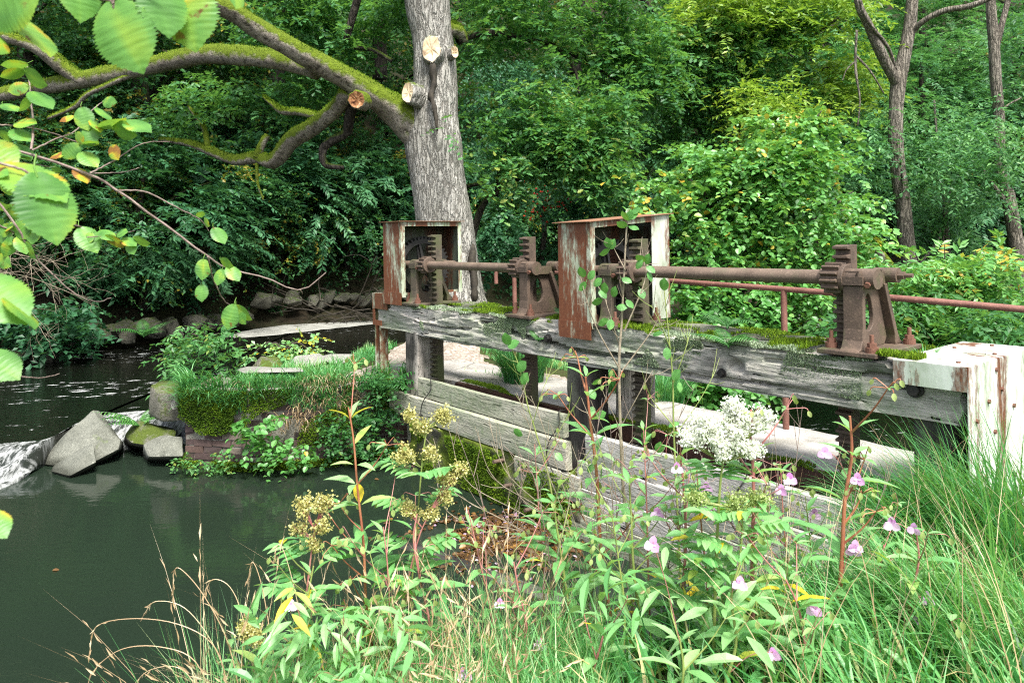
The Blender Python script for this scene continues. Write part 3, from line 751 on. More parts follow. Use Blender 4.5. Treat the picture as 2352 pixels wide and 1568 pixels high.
# lichen creeping down the front face
rg = np.random.default_rng(77); p = np.stack([-5.6 + 5.4*rg.random(30000), np.full(30000, -.004), BT - .02 - .24*rg.random(30000)**1.5], 1)
m = noise3(p*np.array([1, 1, 1.6]), .7, 21) + .4*noise3(p, 3, 22) - (BT-p[:, 2])*1.8
p = p[m > .08][:9500]
blades(mb, p, .008 + .012*rg.random(len(p)), np.full(len(p), BR-pi/2) + rg.normal(size=len(p)), 1.2, .011, rg.random(len(p))*.7, 2, rg=rg)
bbuild('lichen', mb, MT['lichen'], parent=beam)
mb = MB(); fuzz(mb, -5.9, .1, .40, .66, BT-.01, 12000, 41, (.008, .03), -.15, .9, (0, .9), .03); bbuild('moss', mb, MT['moss'], parent=beam2)
def bolt(parent, x, z, r=.028, y=-.01, mat='iron_dark'):
    m_ = MB(); hexa(m_, (x, y, z), (0, -1, 0), r, .03); cyl(m_, (x, y+.02, z), (x, y-.006, z), r*1.35, 14); bbuild('bolt', m_, MT[mat], parent=parent)
bolt(beam, -3.0, .73); bolt(beam, .10, .735, .034); bolt(beam, -1.18, .66, .024)

def post(x, y, w, d, z0, z1, mat, label, seed):
    m_ = MB(); timber(m_, (-(z1-z0)/2, -d/2, -w/2), ((z1-z0)/2, d/2, w/2), .05, .01, seed, wear=.02)
    v = m_.v[0]; m_.v[0] = np.stack([v[:, 2], v[:, 1], v[:, 0]], 1)      # stand the length upright
    m_.f = [f_[:, ::-1] for f_ in m_.f]
    v = m_.v[0]
    l = B(x, y, (z0+z1)/2)
    # keep the grain along local x by laying the object's own axis along the post
    me = build('timber_post', m_, MT[mat], local=True, loc=l, rot=BR, smooth=True, auto=50)
    tag(me, label, 'post', 'upright posts under the beams'); return me
def m_upright(src, name):
    m_ = MT[src].copy(); m_.name = name
    for nd in m_.node_tree.nodes:
        if nd.type == 'MAPPING':
            s_ = nd.inputs['Scale'].default_value; s_[0], s_[2] = s_[2], s_[0]
    return m_
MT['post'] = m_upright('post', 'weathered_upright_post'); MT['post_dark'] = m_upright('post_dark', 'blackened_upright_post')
post(-5.40, .14, .31, .25, -1.2, BBOT+.01, 'post', 'grey split post under the end of the beam beside the fern', 1)
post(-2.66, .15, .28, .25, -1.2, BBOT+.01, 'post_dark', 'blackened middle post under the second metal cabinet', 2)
post(-2.45, .52, .30, .24, -.2, BBOT+.03, 'post', 'weathered rear post showing beside the blackened middle post', 3)
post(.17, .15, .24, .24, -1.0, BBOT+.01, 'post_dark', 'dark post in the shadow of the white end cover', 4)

# boards closing the sluice
bd = bthing('board_wall', 'weathered horizontal sluice boards standing between the pool and the walkway', 'board wall', (-2.8, -.05, -.9))
def board(x0, x1, y0, y1, z0, z1, mat, seed, dz=0.0):
    m_ = MB(); timber(m_, (x0, y0, z0), (x1, y1, z1), .06, .005, seed, wear=.006)
    if dz: m_.v[0][:, 2] += dz*(m_.v[0][:, 0]-x0)
    bbuild('board', m_, MT[mat], parent=bd, smooth=True, auto=50)
board(-5.18, -2.80, -.03, .04, -.115, .09, 'board', 31)
board(-5.75, -2.72, -.085, -.012, -.37, -.12, 'board', 32)
board(-3.4, -2.55, -.10, -.03, -.60, -.378, 'board', 33)
board(-2.52, .22, -.04, .035, -.25, -.015, 'board_grey', 34)
board(-2.60, .28, -.062, .01, -.47, -.253, 'board_grey', 35)
board(-2.60, .25, -.072, .0, -.68, -.473, 'board_grey', 36)
board(-2.9, .25, -.085, -.02, -.93, -.684, 'board', 37)
for x in (-4.92, -2.86, -1.0):                               # cables slung over the boards
    m_ = MB(); q = [(x, .06, .1), (x+.01, -.03, .11), (x+.03, -.05, 0.0), (x-.02, -.12, -.13), (x-.05, -.13, -.28), (x+.02, -.12, -.40)]
    tube(m_, spline(np.array(q), 22), .006, 6); bbuild('cable', m_, MT['iron_dark'], parent=bd)
mb = MB(); v, f = grid_box((-5.3, -.06, -1.5), (-2.55, .30, -.385), 90, 8, 34)
fr = v[:, 1] < 0; v[fr, 1] -= .03*np.abs(noise3(v[fr], 2.2, 5)) + .035*np.clip(noise3(v[fr], 1.0, 6), 0, 1); mb.add(v, f)
mw = bbuild('masonry_wall', mb, MT['wall_moss'], (-3.9, .1, -1.5), smooth=True)
tag(mw, 'mossy masonry wall at the water line below the sluice boards', 'wall')
mb = MB(); rg = np.random.default_rng(8); p = np.stack([-5.25 + 2.6*rg.random(40000), np.full(40000, -.08), -.42 - .48*rg.random(40000)], 1)
m = noise3(p, .9, 12) + .4*noise3(p, 3, 13); p = p[m > -.1][:11000]; p[:, 1] -= .03*rg.random(len(p))
blades(mb, p, .015 + .035*rg.random(len(p)), BR-pi/2 + rg.normal(size=len(p))*.8, 1.9, .014, np.clip(.45 + .25*noise3(p, 2, 3) + .2*rg.normal(size=len(p)), 0, 1), 2, rg=rg)
bbuild('moss', mb, MT['moss'], parent=mw)
for x, z in ((-3.6, -.47), (-3.45, -.66), (-3.15, -.80)):
    m_ = MB(); cyl(m_, (x, -.04, z), (x, -.19, z+.005), .018, 10); bbuild('drain_pipe', m_, MT['iron'], parent=mw)

# walkway with its steel edge
mb = MB(); v, f = grid_box((-6.6, .412, -.3), (.34, 1.36, 0), 70, 10, 3); top = v[:, 2] > -.01
v[top, 2] += .006*noise3(v[top], 1.2, 3); ed = v[:, 1] > 1.3; v[ed, 1] += .008*noise3(v[ed], 1.4, 4); mb.add(v, f)
tag(bbuild('walkway', mb, MT['concrete'], (-3, .9, -.3), smooth=True, auto=40), 'pale worn concrete walkway running behind the sluice boards', 'walkway', kind='structure')
ch = bthing('steel_channel', 'rust brown steel channel edging the walkway under a line of moss', 'steel channel', (-2.9, .45, -.2))
mb = MB(); box(mb, (-5.0, .345, -.13), (.34, .355, .012)); box(mb, (-5.0, .355, .0), (.34, .408, .012)); bbuild('web', mb, MT['channel'], parent=ch)
mb = MB(); fuzz(mb, -4.9, .3, .345, .47, .014, 8500, 51, (.01, .03), -.35, 1.0, (.1, .9), .03); bbuild('moss', mb, MT['moss'], parent=ch)

# ---------------------------------------------------------------- sluice: ironwork
EX, EY, EZ = np.eye(3)
def ray_outline(poly, c, n=32):
    out = []
    for k in range(n):
        a = 2*pi*k/n; d = np.array([cos(a), sin(a)]); best = 9
        for i in range(len(poly)):
            p, q = np.array(poly[i])-c, np.array(poly[(i+1) % len(poly)])-c; e = q-p
            den = d[0]*e[1]-d[1]*e[0]
            if abs(den) < 1e-9: continue
            t = (p[0]*e[1]-p[1]*e[0])/den; s = (p[0]*d[1]-p[1]*d[0])/den
            if t > 0 and -1e-6 <= s <= 1+1e-6: best = min(best, t)
        out.append(tuple(c + d*best))
    return out
SY, SZ = -.19, .46                                           # shaft axis seen from the foot of a stand
def stand(org, label, mat, bm='bolt', group='cast iron rack stands'):
    t = bthing('rack_stand', label, 'rack stand', org, group)
    yz = (EY, EZ, EX)
    m_ = MB(); prism(m_, [(-.20, -.32), (.165, -.32), (.165, .30), (-.085, .30), (-.085, -.10), (-.20, -.10)], 0, .03, (EX, EY, EZ))
    build('base_plate', m_, MT[mat], t, local=True, bevel=.006)
    m_ = MB()
    prism(m_, [(-.315, .03), (-.285, .045), (-.262, .09), (-.252, .16), (-.25, .42), (-.215, .42), (-.218, .16), (-.205, .03)], -.062, .062, yz)
    prism(m_, [(.03, .42), (.07, .42), (.205, .10), (.235, .055), (.285, .03), (.17, .03), (.165, .09)], -.062, .062, yz)
    out = [(-.22, .03), (-.22, .42), (.04, .42), (.17, .03)]
    c = np.array([-.085, .235]); hole = []
    for k in range(32):
        a = 2*pi*k/32; hole.append((c[0] + .062*cos(a)*(1 - .25*sin(a)), c[1] + (.13 if sin(a) > 0 else .10)*sin(a)))
    ring_prism(m_, ray_outline(out, c, 32), hole, -.014, .014, yz)
    build('frame', m_, MT[mat], t, local=True, bevel=.005)
    m_ = MB()
    box(m_, (-.068, -.268, .423), (.068, -.10, .475)); box(m_, (-.05, -.10, .40), (.05, .10, .47)); box(m_, (-.05, -.24, .475), (.05, -.13, .508))
    cyl(m_, (-.085, SY, SZ), (.125, SY, SZ), .062, 28)
    cyl(m_, (-.03, .105, SZ+.01), (.115, .105, SZ+.01), .047, 22)
    tube(m_, [(.126, SY, SZ), (.126, SY, SZ), (.128, SY, SZ)], [.046, .046, .046], 24)
    build('bearing_cap', m_, MT[mat], t, local=True, bevel=.005)
    for (bx, by, bz, ax) in ((.04, -.245, .475, 1), (-.04, -.03, .47, 1), (.03, .07, .47, 1)):
        m_ = MB(); hexa(m_, (bx, by, bz), (0, 0, 1), .02, .022); cyl(m_, (bx, by, bz), (bx, by, bz+.035), .010, 10); build('cap_bolt', m_, MT[mat], t, local=True)
    m_ = MB(); hexa(m_, (.116, .105, SZ+.01), (1, 0, 0), .027, .035); cyl(m_, (.11, .105, SZ+.01), (.20, .105, SZ+.01), .014, 12); build('keeper_bolt', m_, MT[mat], t, local=True)
    m_ = MB(); hexa(m_, (.09, SY-.05, SZ-.03), (.2, -1, -.2), .018, .03); build('grease_plug', m_, MT[bm], t, local=True)
    for bx, by in ((-.155, -.22), (.12, -.27), (.115, .24), (-.05, .25)):
        m_ = MB(); cyl(m_, (bx, by, .03), (bx, by, .062), .036, 18); hexa(m_, (bx, by, .063), (0, 0, 1), .027, .024); cyl(m_, (bx, by, .08), (bx, by, .135), .0125, 12)
        build('anchor_bolt', m_, MT[bm], t, local=True)
    return t
XS = (-.41, -2.13, -3.54, -5.18)                             # the four racks
stand((-.27, .29, BT), 'brown cast iron stand nearest the white end cover', 'iron')
stand((-3.39, .29, BT), 'brown cast iron stand between the two metal cabinets', 'iron')
stand((-2.33, .29, BT), 'dark stained iron stand inside the second cabinet behind the sapling', 'iron_green')
stand((-5.36, .29, BT), 'dark stained iron stand inside the cabinet by the big tree', 'iron_green')

def rack(x, zt, label, mat, zb=-.85):
    t_ = MB(); w = .05; p = .058; y0, y1 = .205, .285; n = int((zt-zb)/p); prof = [(y1, zb), (y1, zt), (y0, zt)]
    z = zt
    for i in range(n):
        prof += [(y0, z-.003), (y0-.044, z-.010), (y0-.044, z-.026), (y0, z-.033)]; z -= p
    prof.append((y0, zb))
    prof = [(a, b) for a, b in prof]
    prism(t_, prof[::-1], -w, w, (EY, EZ, EX), (x, 0, 0))
    return tag(bbuild('toothed_rack', t_, MT[mat], (x, .25, zb), bevel=.003), label, 'toothed rack', 'toothed racks of the two gates')
rack(XS[0], 1.545, 'toothed iron rack rising behind the stand nearest the white cover', 'iron')
rack(XS[1], 1.60, 'toothed iron rack in front of the second cabinet, partly behind sapling', 'iron_green')
rack(XS[2], 1.635, 'toothed iron rack rising behind the stand between the cabinets', 'iron')
rack(XS[3], 1.68, 'toothed iron rack in front of the cabinet by the big tree', 'iron_green')

def pinion(t, x, side, mat):
    m_ = MB(); prism(m_, gear_outline(.075, 12, .024), -.055, .055, (EY, EZ, EX), (x, .10, BT+SZ)); c = (x, .10, BT+SZ)
    cyl(m_, (x+side*.055, *c[1:]), (x+side*.085, *c[1:]), .085, 28); cyl(m_, (x-side*.085, *c[1:]), (x-side*.055, *c[1:]), .06, 22)
    bbuild('pinion', m_, MT[mat], parent=t, bevel=.003)
def shaft(x0, x1, pa, pb, label):
    t = bthing('drive_shaft', label, 'drive shaft', ((x0+x1)/2, .10, BT+SZ))
    m_ = MB(); cyl(m_, (x0, .10, BT+SZ), (x1, .10, BT+SZ), .043, 28); bbuild('shaft', m_, MT['shaft'], parent=t, smooth=True, auto=40)
    pinion(t, pa, 1, 'iron'); pinion(t, pb, 1, 'iron')
shaft(-2.62, -.19, XS[1], XS[0], 'long thick rusty shaft between second cabinet and near stand')
shaft(-5.75, -3.31, XS[3], XS[2], 'rusty shaft between the cabinet by the tree and middle stand')
mb = MB(); cyl(mb, (-2.5, .40, BT+SZ+.012), (-.16, .395, BT+SZ+.012), .022, 14)
tag(bbuild('tie_rod', mb, MT['shaft'], (-1.3, .4, 1.35), smooth=True, auto=40), 'thin rod running close behind the long thick shaft', 'rod')
mb = MB(); cyl(mb, (-5.5, .40, BT+SZ+.012), (-5.05, .395, BT+SZ+.012), .03, 14)
tag(bbuild('tie_rod', mb, MT['shaft'], (-5.3, .4, 1.35), smooth=True, auto=40), 'short rod behind the rack at the cabinet by the tree', 'rod')

def gear(org, r, teeth, label, spokes=5):
    t = bthing('spur_gear', label, 'gear wheel', org, 'spoked gear wheels in the cabinets')
    o = gear_outline(r, teeth, .03); n = len(o); inn = [(cos(2*pi*i/n)*(r-.055), sin(2*pi*i/n)*(r-.055)) for i in range(n)]
    m_ = MB(); ring_prism(m_, o, inn, -.04, .04, (EY, EZ, EX)); build('rim', m_, MT['iron_dark'], t, local=True)
    for k in range(spokes):
        a = 2*pi*k/spokes + .5; d = cos(a)*EY + sin(a)*EZ; s = -sin(a)*EY + cos(a)*EZ; m_ = MB()
        prism(m_, [(.05, -.045), (r-.05, -.03), (r-.05, .03), (.05, .045)], -.014, .014, (d, s, EX)); prism(m_, [(.05, -.012), (r-.05, -.012), (r-.05, .012), (.05, .012)], -.04, .04, (d, s, EX))
        build('spoke', m_, MT['iron_dark'], t, local=True)
    m_ = MB(); cyl(m_, (-.06, 0, 0), (.07, 0, 0), .075, 24); build('hub', m_, MT['iron_dark'], t, local=True)
gear((-5.68, .36, 1.30), .335, 44, 'big black spoked gear wheel in the cabinet by the big tree')
gear((-2.60, .36, 1.24), .335, 44, 'big black spoked gear wheel in the cabinet behind the sapling')
gear((-5.58, .47, .99), .13, 16, 'small black gear wheel low in the cabinet by the big tree', 4)
gear((-2.50, .47, .99), .13, 16, 'small black gear wheel low in the cabinet behind the sapling', 4)

def cabinet(org, W, D, H, label, wide=0.0, rise=.0, halfback=True):
    t = bthing('gear_cabinet', label, 'metal cabinet', org, 'open sheet metal gear cabinets')
    f = .05; T = .004
    def zt(y): return H + rise*y
    m_ = MB(); box(m_, (-D, 0, 0), (-f, T, H)); build('side_panel', m_, MT['rust_panel'], t, local=True)
    m_ = MB(); box(m_, (-D, -.012, -.11), (-.006, -.006, .035)); build('skirt', m_, MT['rust_panel'], t, local=True)
    m_ = MB(); box(m_, (-f, -.004, 0), (0, .0, H)); box(m_, (-.004, 0, -.02), (.0, f, H)); build('front_upright', m_, MT['frame_paint'], t, local=True)
    m_ = MB(); box(m_, (-.0045, f, H-f), (.0005, W-f, H), fn=lambda p: (p[0], p[1], p[2]+rise*p[1])); box(m_, (-f, f, H-.006), (-.0045, W-f, H), fn=lambda p: (p[0], p[1], p[2]+rise*p[1])); build('head_rail', m_, MT['frame_paint'], t, local=True)
    m_ = MB(); ww = max(wide, f); box(m_, (-.004, W-ww, 0), (.001, W, H+rise*W)); box(m_, (-f, W-.004, 0), (-.004, W, H+rise*W)); build('rear_upright', m_, MT['hood_paint'] if wide else MT['frame_paint'], t, local=True)
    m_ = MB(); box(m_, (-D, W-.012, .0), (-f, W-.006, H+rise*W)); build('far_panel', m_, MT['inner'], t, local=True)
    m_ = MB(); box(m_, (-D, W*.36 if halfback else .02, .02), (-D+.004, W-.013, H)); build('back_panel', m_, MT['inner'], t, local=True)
    m_ = MB(); box(m_, (-f-.006, W*.02, .0), (-f, W*.98, .03)); build('sill_rail', m_, MT['frame_paint'], t, local=True)
    m_ = MB(); box(m_, (-D-.03, -.04, 0), (.03, W+.035, .006), fn=lambda p: (p[0], p[1], p[2]+zt(p[1])+.003)); build('roof', m_, MT['roof_rust'], t, local=True)
    return t
cabinet((-5.49, -.035, .985), .84, .42, .85, 'rusty open metal cabinet in front of the big tree')
cabinet((-2.42, -.035, .88), 1.0, .40, .865, 'taller rusty open metal cabinet with white rear panel behind the sapling', .24, .07)

# white cover over the near end of the beams
t = bthing('end_cover', 'white sheet metal cover with rust stains over the beam end', 'metal cover', (.3, .2, -.2))
mb = MB(); prism(mb, [(-.0, -.05), (.38, -.05), (.38, -.046), (.0, -.046)], .765, .893, (EX, EY, EZ)); bbuild('front_flange', mb, MT['green_paint'], parent=t)
mb = MB(); box(mb, (-.0, -.05, .893), (.385, .95, .899)); bbuild('top_sheet', mb, MT['white_paint'], parent=t)
mb = MB(); box(mb, (.381, -.05, -.15), (.387, .95, .892)); bbuild('end_panel', mb, MT['white_paint'], parent=t)
for y, z in ((.05, .60), (.05, .12), (.22, .68), (.30, .50), (.42, .72), (.16, .28), (.6, .6), (.6, .2), (.34, .84)):
    m_ = MB(); hexa(m_, (.387, y, z), (1, 0, 0), .013, .012); bbuild('bolt', m_, MT['bolt'], parent=t)
for x, y in ((.06, .10), (.30, .06), (.33, .5), (.08, .6), (.2, .85)):
    m_ = MB(); hexa(m_, (x, y, .899), (0, 0, 1), .012, .010); bbuild('bolt', m_, MT['bolt'], parent=t)

# steelwork at the far end of the beam
t = bthing('steel_bracket', 'flaking pale steel bracket clasping the far beam end', 'bracket', (-6.15, .1, .6))
mb = MB(); box(mb, (-6.22, -.03, .80), (-5.86, -.022, .985)); box(mb, (-6.22, -.022, .977), (-5.86, .32, .985)); bbuild('clasp', mb, MT['frame_paint'], parent=t)
mb = MB(); box(mb, (-6.215, -.028, .60), (-6.165, -.02, .80)); box(mb, (-6.165, -.028, .60), (-6.0, -.02, .66)); bbuild('strap', mb, MT['rust_panel'], parent=t)
t = bthing('steel_post', 'rust streaked steel post below the far beam end', 'steel post', (-6.13, .05, -.2))
mb = MB(); box(mb, (-6.22, .0, -.3), (-6.21, .11, .6)); box(mb, (-6.10, .0, -.3), (-6.09, .11, .6)); bbuild('flange', mb, MT['frame_paint'], parent=t)
mb = MB(); box(mb, (-6.21, .05, -.3), (-6.10, .058, .6)); bbuild('web', mb, MT['rust_panel'], parent=t)

# pipe handrail behind the walkway
t = bthing('handrail', 'red rusted pipe handrail behind the walkway', 'handrail', (-2.2, 1.28, 0))
r0, r1, r2 = P(1143, 620, 8.75), P(1800, 664, 6.15), P(2480, 722, 4.75)
mb = MB(); tube(mb, spline(np.array([r0, P(1300, 626, 8.0), P(1540, 645, 7.05), r1, P(2100, 688, 5.42), r2]), 30), .024, 12)
tube(mb, spline(np.array([r0 + [0, 0, 0], r0 + np.array([-.02, 0, -.06]), r0 + np.array([-.02, 0, -.16])]), 6), .024, 12)
build('rail', mb, MT['rail'], t, smooth=True, auto=40)
for p, zb in ((P(1181, 622, 8.55), -.05), (r1, -.05), (P(2460, 722, 4.8), 0)):
    m_ = MB(); cyl(m_, (p[0], p[1], zb), p - np.array([0, 0, .01]), .026, 14); build('rail_post', m_, MT['rail'], t, smooth=True, auto=40)
# ---------------------------------------------------------------- the big oak
def limb_pts(rows, n=30):
    """rows of (px, py, Y, diameter in photo px) to centre line and radii"""
    a = np.array([list(P(x, y, Y)) + [d*Y/FPX/2] for x, y, Y, d in rows]); s = spline(a, n); return s[:, :3], s[:, 3]
def barky(mb, pts, rad, seg, amp=.05, seed=0, mat=0):
    """tube with ridges that run along it"""
    m_ = MB(); tube(m_, pts, rad, seg, mat); v = m_.v[0].copy(); n = len(pts)
    ring = v.reshape(n, seg, 3); c = ring.mean(1, keepdims=True); d = ring - c; r = np.linalg.norm(d, axis=2, keepdims=True)
    rg = np.random.default_rng(seed); ph = np.cumsum(rg.normal(size=n)*.25)
    a = np.arange(seg)*2*pi/seg
    k = sum(rg.random()*np.sin(a[None]*f + ph[:, None]*f*.3 + rg.random()*6) for f in (3, 5, 9, 13, 17))/2.2
    k = k*.6 + noise3(ring.reshape(-1, 3)*np.array([1, 1, .35]), 1.6, seed).reshape(n, seg)*.6
    m_.v[0] = (c + d*(1 + amp*k[:, :, None])).reshape(-1, 3)
    mb.v += m_.v; mb.t += m_.t; mb.f += [f + mb.n for f in m_.f]; mb.m += m_.m; mb.n += m_.n

oy = 11.5
oak = thing('oak_tree', 'big grey oak with sawn branch stumps and mossy limb behind the sluice', 'tree', (P(1050, 780, oy)[0], oy, -.1))
p, r = limb_pts([(1062, 840, 11.3, 190), (1052, 740, 11.4, 160), (1040, 670, 11.45, 138), (1019, 500, 11.5, 126), (1006, 410, 11.5, 122), (997, 333, 11.5, 128), (992, 280, 11.5, 122), (1000, 220, 11.5, 106), (1000, 150, 11.5, 98), (993, 80, 11.5, 93), (981, 0, 11.5, 101), (972, -160, 11.6, 92), (965, -420, 11.7, 80)], 70)
mb = MB(); barky(mb, p, r, 48, .05, 1); trunk = build('trunk', mb, MT['bark_oak'], oak, smooth=True)
def limb(rows, mat='bark_limb', n=34, seg=18, amp=.12, seed=0, name='limb', par=None):
    p, r = limb_pts([(x, y, Y, d*(.86 if i_ > 2 or seed != 2 else .95)) for i_, (x, y, Y, d) in enumerate(rows)], n); m_ = MB(); barky(m_, p, r, seg, amp, seed); o = build(name, m_, MT[mat], par or oak, smooth=True)
    if mat == 'bark_limb' and r.max() > .04:
        rg = np.random.default_rng(seed + 50); v = np.concatenate(m_.v)[:n*seg].reshape(n, seg, 3); d = v - v.mean(1, keepdims=True); d /= np.linalg.norm(d, axis=2, keepdims=True)
        N = int(1500 + 42000*r.mean()); i = rg.integers(0, n-1, N); j = rg.integers(0, seg, N); t, u = rg.random((2, N, 1)); j2 = (j+1) % seg
        q = (v[i, j]*(1-t) + v[i+1, j]*t)*(1-u) + (v[i, j2]*(1-t) + v[i+1, j2]*t)*u; dn = d[i, j]*(1-u) + d[i, j2]*u
        k = (dn[:, 2] + .45*noise3(q, 1.6, seed) > .38); q, dn = q[k], dn[k]
        mm_ = MB(); blades(mm_, q - dn*.006, .015 + .03*rg.random(len(q)), np.arctan2(dn[:, 1], dn[:, 0]) + rg.normal(size=len(q))*1.2, .3 + 1.2*rg.random(len(q)), .016, np.clip(.5 + .3*noise3(q, 1.2, 7) + .2*rg.normal(size=len(q)), 0, 1), 2, rg=rg)
        build('moss', mm_, MT['moss'], o)
    return o
limb([(1000, 345, 11.62, 96), (960, 300, 11.5, 100), (920, 262, 11.35, 86), (870, 228, 11.15, 72), (800, 182, 10.9, 62), (700, 128, 10.6, 56), (600, 70, 10.3, 54), (540, 30, 10.1, 52), (470, -5, 9.9, 48), (380, -60, 9.6, 44)], seed=2, seg=26, n=44)
limb([(730, 165, 10.9, 46), (660, 142, 11.1, 52), (560, 128, 11.4, 54), (460, 127, 11.8, 52), (370, 146, 12.1, 48), (270, 168, 12.4, 48), (190, 184, 12.6, 46), (100, 200, 12.8, 40), (0, 218, 13.0, 38), (-120, 235, 13.2, 30)], seed=3, seg=20, n=44)
limb([(190, 185, 12.6, 42), (140, 150, 12.5, 42), (90, 112, 12.3, 38), (40, 92, 12.2, 34), (-60, 70, 12.0, 28)], seed=4)
limb([(330, 160, 12.2, 18), (260, 190, 12.3, 16), (200, 218, 12.4, 14), (172, 245, 12.5, 12), (110, 272, 12.6, 9)], seed=5, seg=10)
limb([(800, 205, 11.0, 40), (770, 250, 11.3, 44), (720, 290, 11.6, 46), (670, 322, 11.9, 46), (630, 370, 12.1, 42), (590, 362, 12.3, 34), (540, 368, 12.5, 30), (480, 346, 12.7, 24), (430, 328, 12.9, 18), (365, 320, 13.1, 10)], seed=6)
limb([(477, 345, 12.7, 16), (470, 300, 12.7, 14), (452, 270, 12.7, 12), (432, 243, 12.7, 9)], seed=7, seg=10)
limb([(590, 362, 12.2, 22), (600, 335, 12.2, 20), (615, 310, 12.2, 16)], seed=8, seg=10)
limb([(735, 268, 11.6, 20), (690, 258, 11.7, 22), (650, 255, 11.8, 20), (625, 238, 11.9, 14), (605, 222, 12.0, 8)], seed=9, seg=10)
limb([(815, 225, 11.2, 30), (803, 270, 11.3, 28), (795, 305, 11.4, 26), (760, 325, 11.4, 26), (742, 345, 11.4, 22), (748, 378, 11.4, 18), (790, 385, 11.4, 12)], 'bark_dark', seed=10, seg=12)
limb([(590, 375, 12.2, 10), (592, 420, 12.2, 8), (605, 460, 12.2, 5)], seed=11, seg=8)
limb([(830, -40, 11.8, 24), (815, 20, 11.9, 22), (795, 92, 12.0, 18)], 'bark_dark', seed=12, seg=10)
limb([(815, 110, 12.2, 12), (855, 115, 12.1, 12), (900, 140, 12.0, 11)], 'bark_dark', seed=13, seg=10)
limb([(1030, 66, 11.5, 44), (1048, 70, 11.6, 38), (1062, 84, 11.7, 28), (1068, 96, 11.75, 20)], 'bark_limb', seed=14, n=12)
limb([(1050, 92, 11.7, 26), (1085, 80, 11.8, 22), (1130, 74, 12.0, 20), (1200, 88, 12.3, 17), (1280, 108, 12.6, 14), (1360, 150, 12.9, 10), (1450, 210, 13.2, 6)], 'bark_dark', seed=15, seg=10)
limb([(1280, 108, 12.6, 9), (1320, 160, 12.5, 8), (1330, 215, 12.4, 5)], 'bark_dark', seed=16, seg=8)
def stump(px, py, Y, dpx, nrm, mat, back=.25, sc=(1, 1), label=None):
    c = P(px, py, Y); nr = unit(nrm); r = dpx*Y/FPX/2; u, w_ = basis(nr); rg = np.random.default_rng(px)
    k = 22; a = np.arange(k)*2*pi/k; rr = r*(1 + .06*rg.normal(size=k))
    rim = c + (np.cos(a)*rr*sc[0])[:, None]*u + (np.sin(a)*rr*sc[1])[:, None]*w_
    m_ = MB(); rings = [rim*1.0 + (rim-c)*.10 - nr*.012, rim + (rim-c)*.16 - nr*.05, rim + (rim-c)*.25 - nr*back]
    inner = rim + nr*0
    v = np.concatenate([inner] + rings); f = []
    for j in range(3):
        f += [(j*k+i, (j+1)*k+i, (j+1)*k+(i+1) % k, j*k+(i+1) % k) for i in range(k)]
    m_.add(v, f); s = build('branch_stump', m_, MT['bark_limb' if px < 900 else 'bark_oak'], oak, smooth=True)
    m_ = MB(); mid = c + (rim-c)*.45 - nr*.02 + rg.normal(size=(k, 1))*nr*.006
    m_.add(np.concatenate([rim, mid, [c - nr*.03]]), [(i, (i+1) % k, k+(i+1) % k, k+i) for i in range(k)] + [(k+i, k+(i+1) % k, 2*k) for i in range(k)])
    build('cut_face', m_, MT[mat], s)
stump(990, 112, 11.05, 52, (-.12, -1, .1), 'cut', .35, (.80, 1.15))
stump(936, 213, 10.95, 42, (-.62, -1, .12), 'cut', .4, (.78, 1.1))
stump(819, 229, 10.72, 36, (-.15, -1, -.1), 'cut_rot', .3, (1.05, 1.0))
stump(1045, 119, 11.2, 24, (.75, -1, .1), 'cut', .3, (.8, 1.1))
# rotten dark seam below the top stump
m_ = MB(); a = np.array([P(992, 138, 11.03), P(995, 190, 11.02), P(990, 220, 10.97), P(1000, 260, 10.92), P(1004, 300, 10.9)]); sp = spline(a, 16)
tube(m_, sp, [.02, .05, .06, .05, .05, .045, .04, .04, .04, .035, .035, .03, .03, .025, .02, .01], 8, wob=.3, seed=3)
m_.v[0][:, 1] += .045; build('rot_seam', m_, MT['twig_dark'], trunk, smooth=True)
m_ = MB(); a = np.array([P(1086, 560, 11.15), P(1085, 610, 11.1), P(1090, 650, 11.05), P(1090, 690, 11.0)]); tube(m_, spline(a, 10), [.015, .05, .06, .055, .05, .05, .05, .05, .05, .04], 8, wob=.2); m_.v[0][:, 1] += .04
build('rot_seam', m_, MT['twig_dark'], trunk, smooth=True)

def leafy(px0, px1, py0, py1, Y0, Y1, nsp, nl, T, size, seed, spray=.45, droop=.25, tint=.5, flat=.7, thr=-.2, f=.35, wob=.2):
    """shoots spread through a slab of space that was measured in the photograph"""
    rg = np.random.default_rng(seed); m_ = MB(); n = nsp*3
    u = rg.random((n, 3)); px = px0 + (px1-px0)*u[:, 0]; py = py0 + (py1-py0)*u[:, 1]; Y = Y0 + (Y1-Y0)*u[:, 2]
    dx, dy = px-CXP, py-HOR; a = (dx*cos(ROLL)-dy*sin(ROLL))/FPX; b = (dx*sin(ROLL)+dy*cos(ROLL))/FPX
    q = np.stack([a*Y, Y, EYE-b*Y], 1)
    e = 4*u[:, :2]*(1-u[:, :2]); m = noise3(q, f, seed) + .5*noise3(q, f*2.6, seed+1) + .8*(np.minimum(e[:, 0], e[:, 1])-.5)
    q = q[m > thr][:nsp]; k = len(q)
    out = randdir(k, rg)*np.array([1, 1, .35]) + np.array([0, -.5, -.05])
    tn = np.clip(tint + wob*noise3(q, .5, seed+3) + .1*rg.normal(size=k), 0, 1)
    sprays(m_, q, out, spray*(.6 + .8*rg.random(k)), nl, T, size, rg, tn, droop, flat)
    return m_
oc = MB()
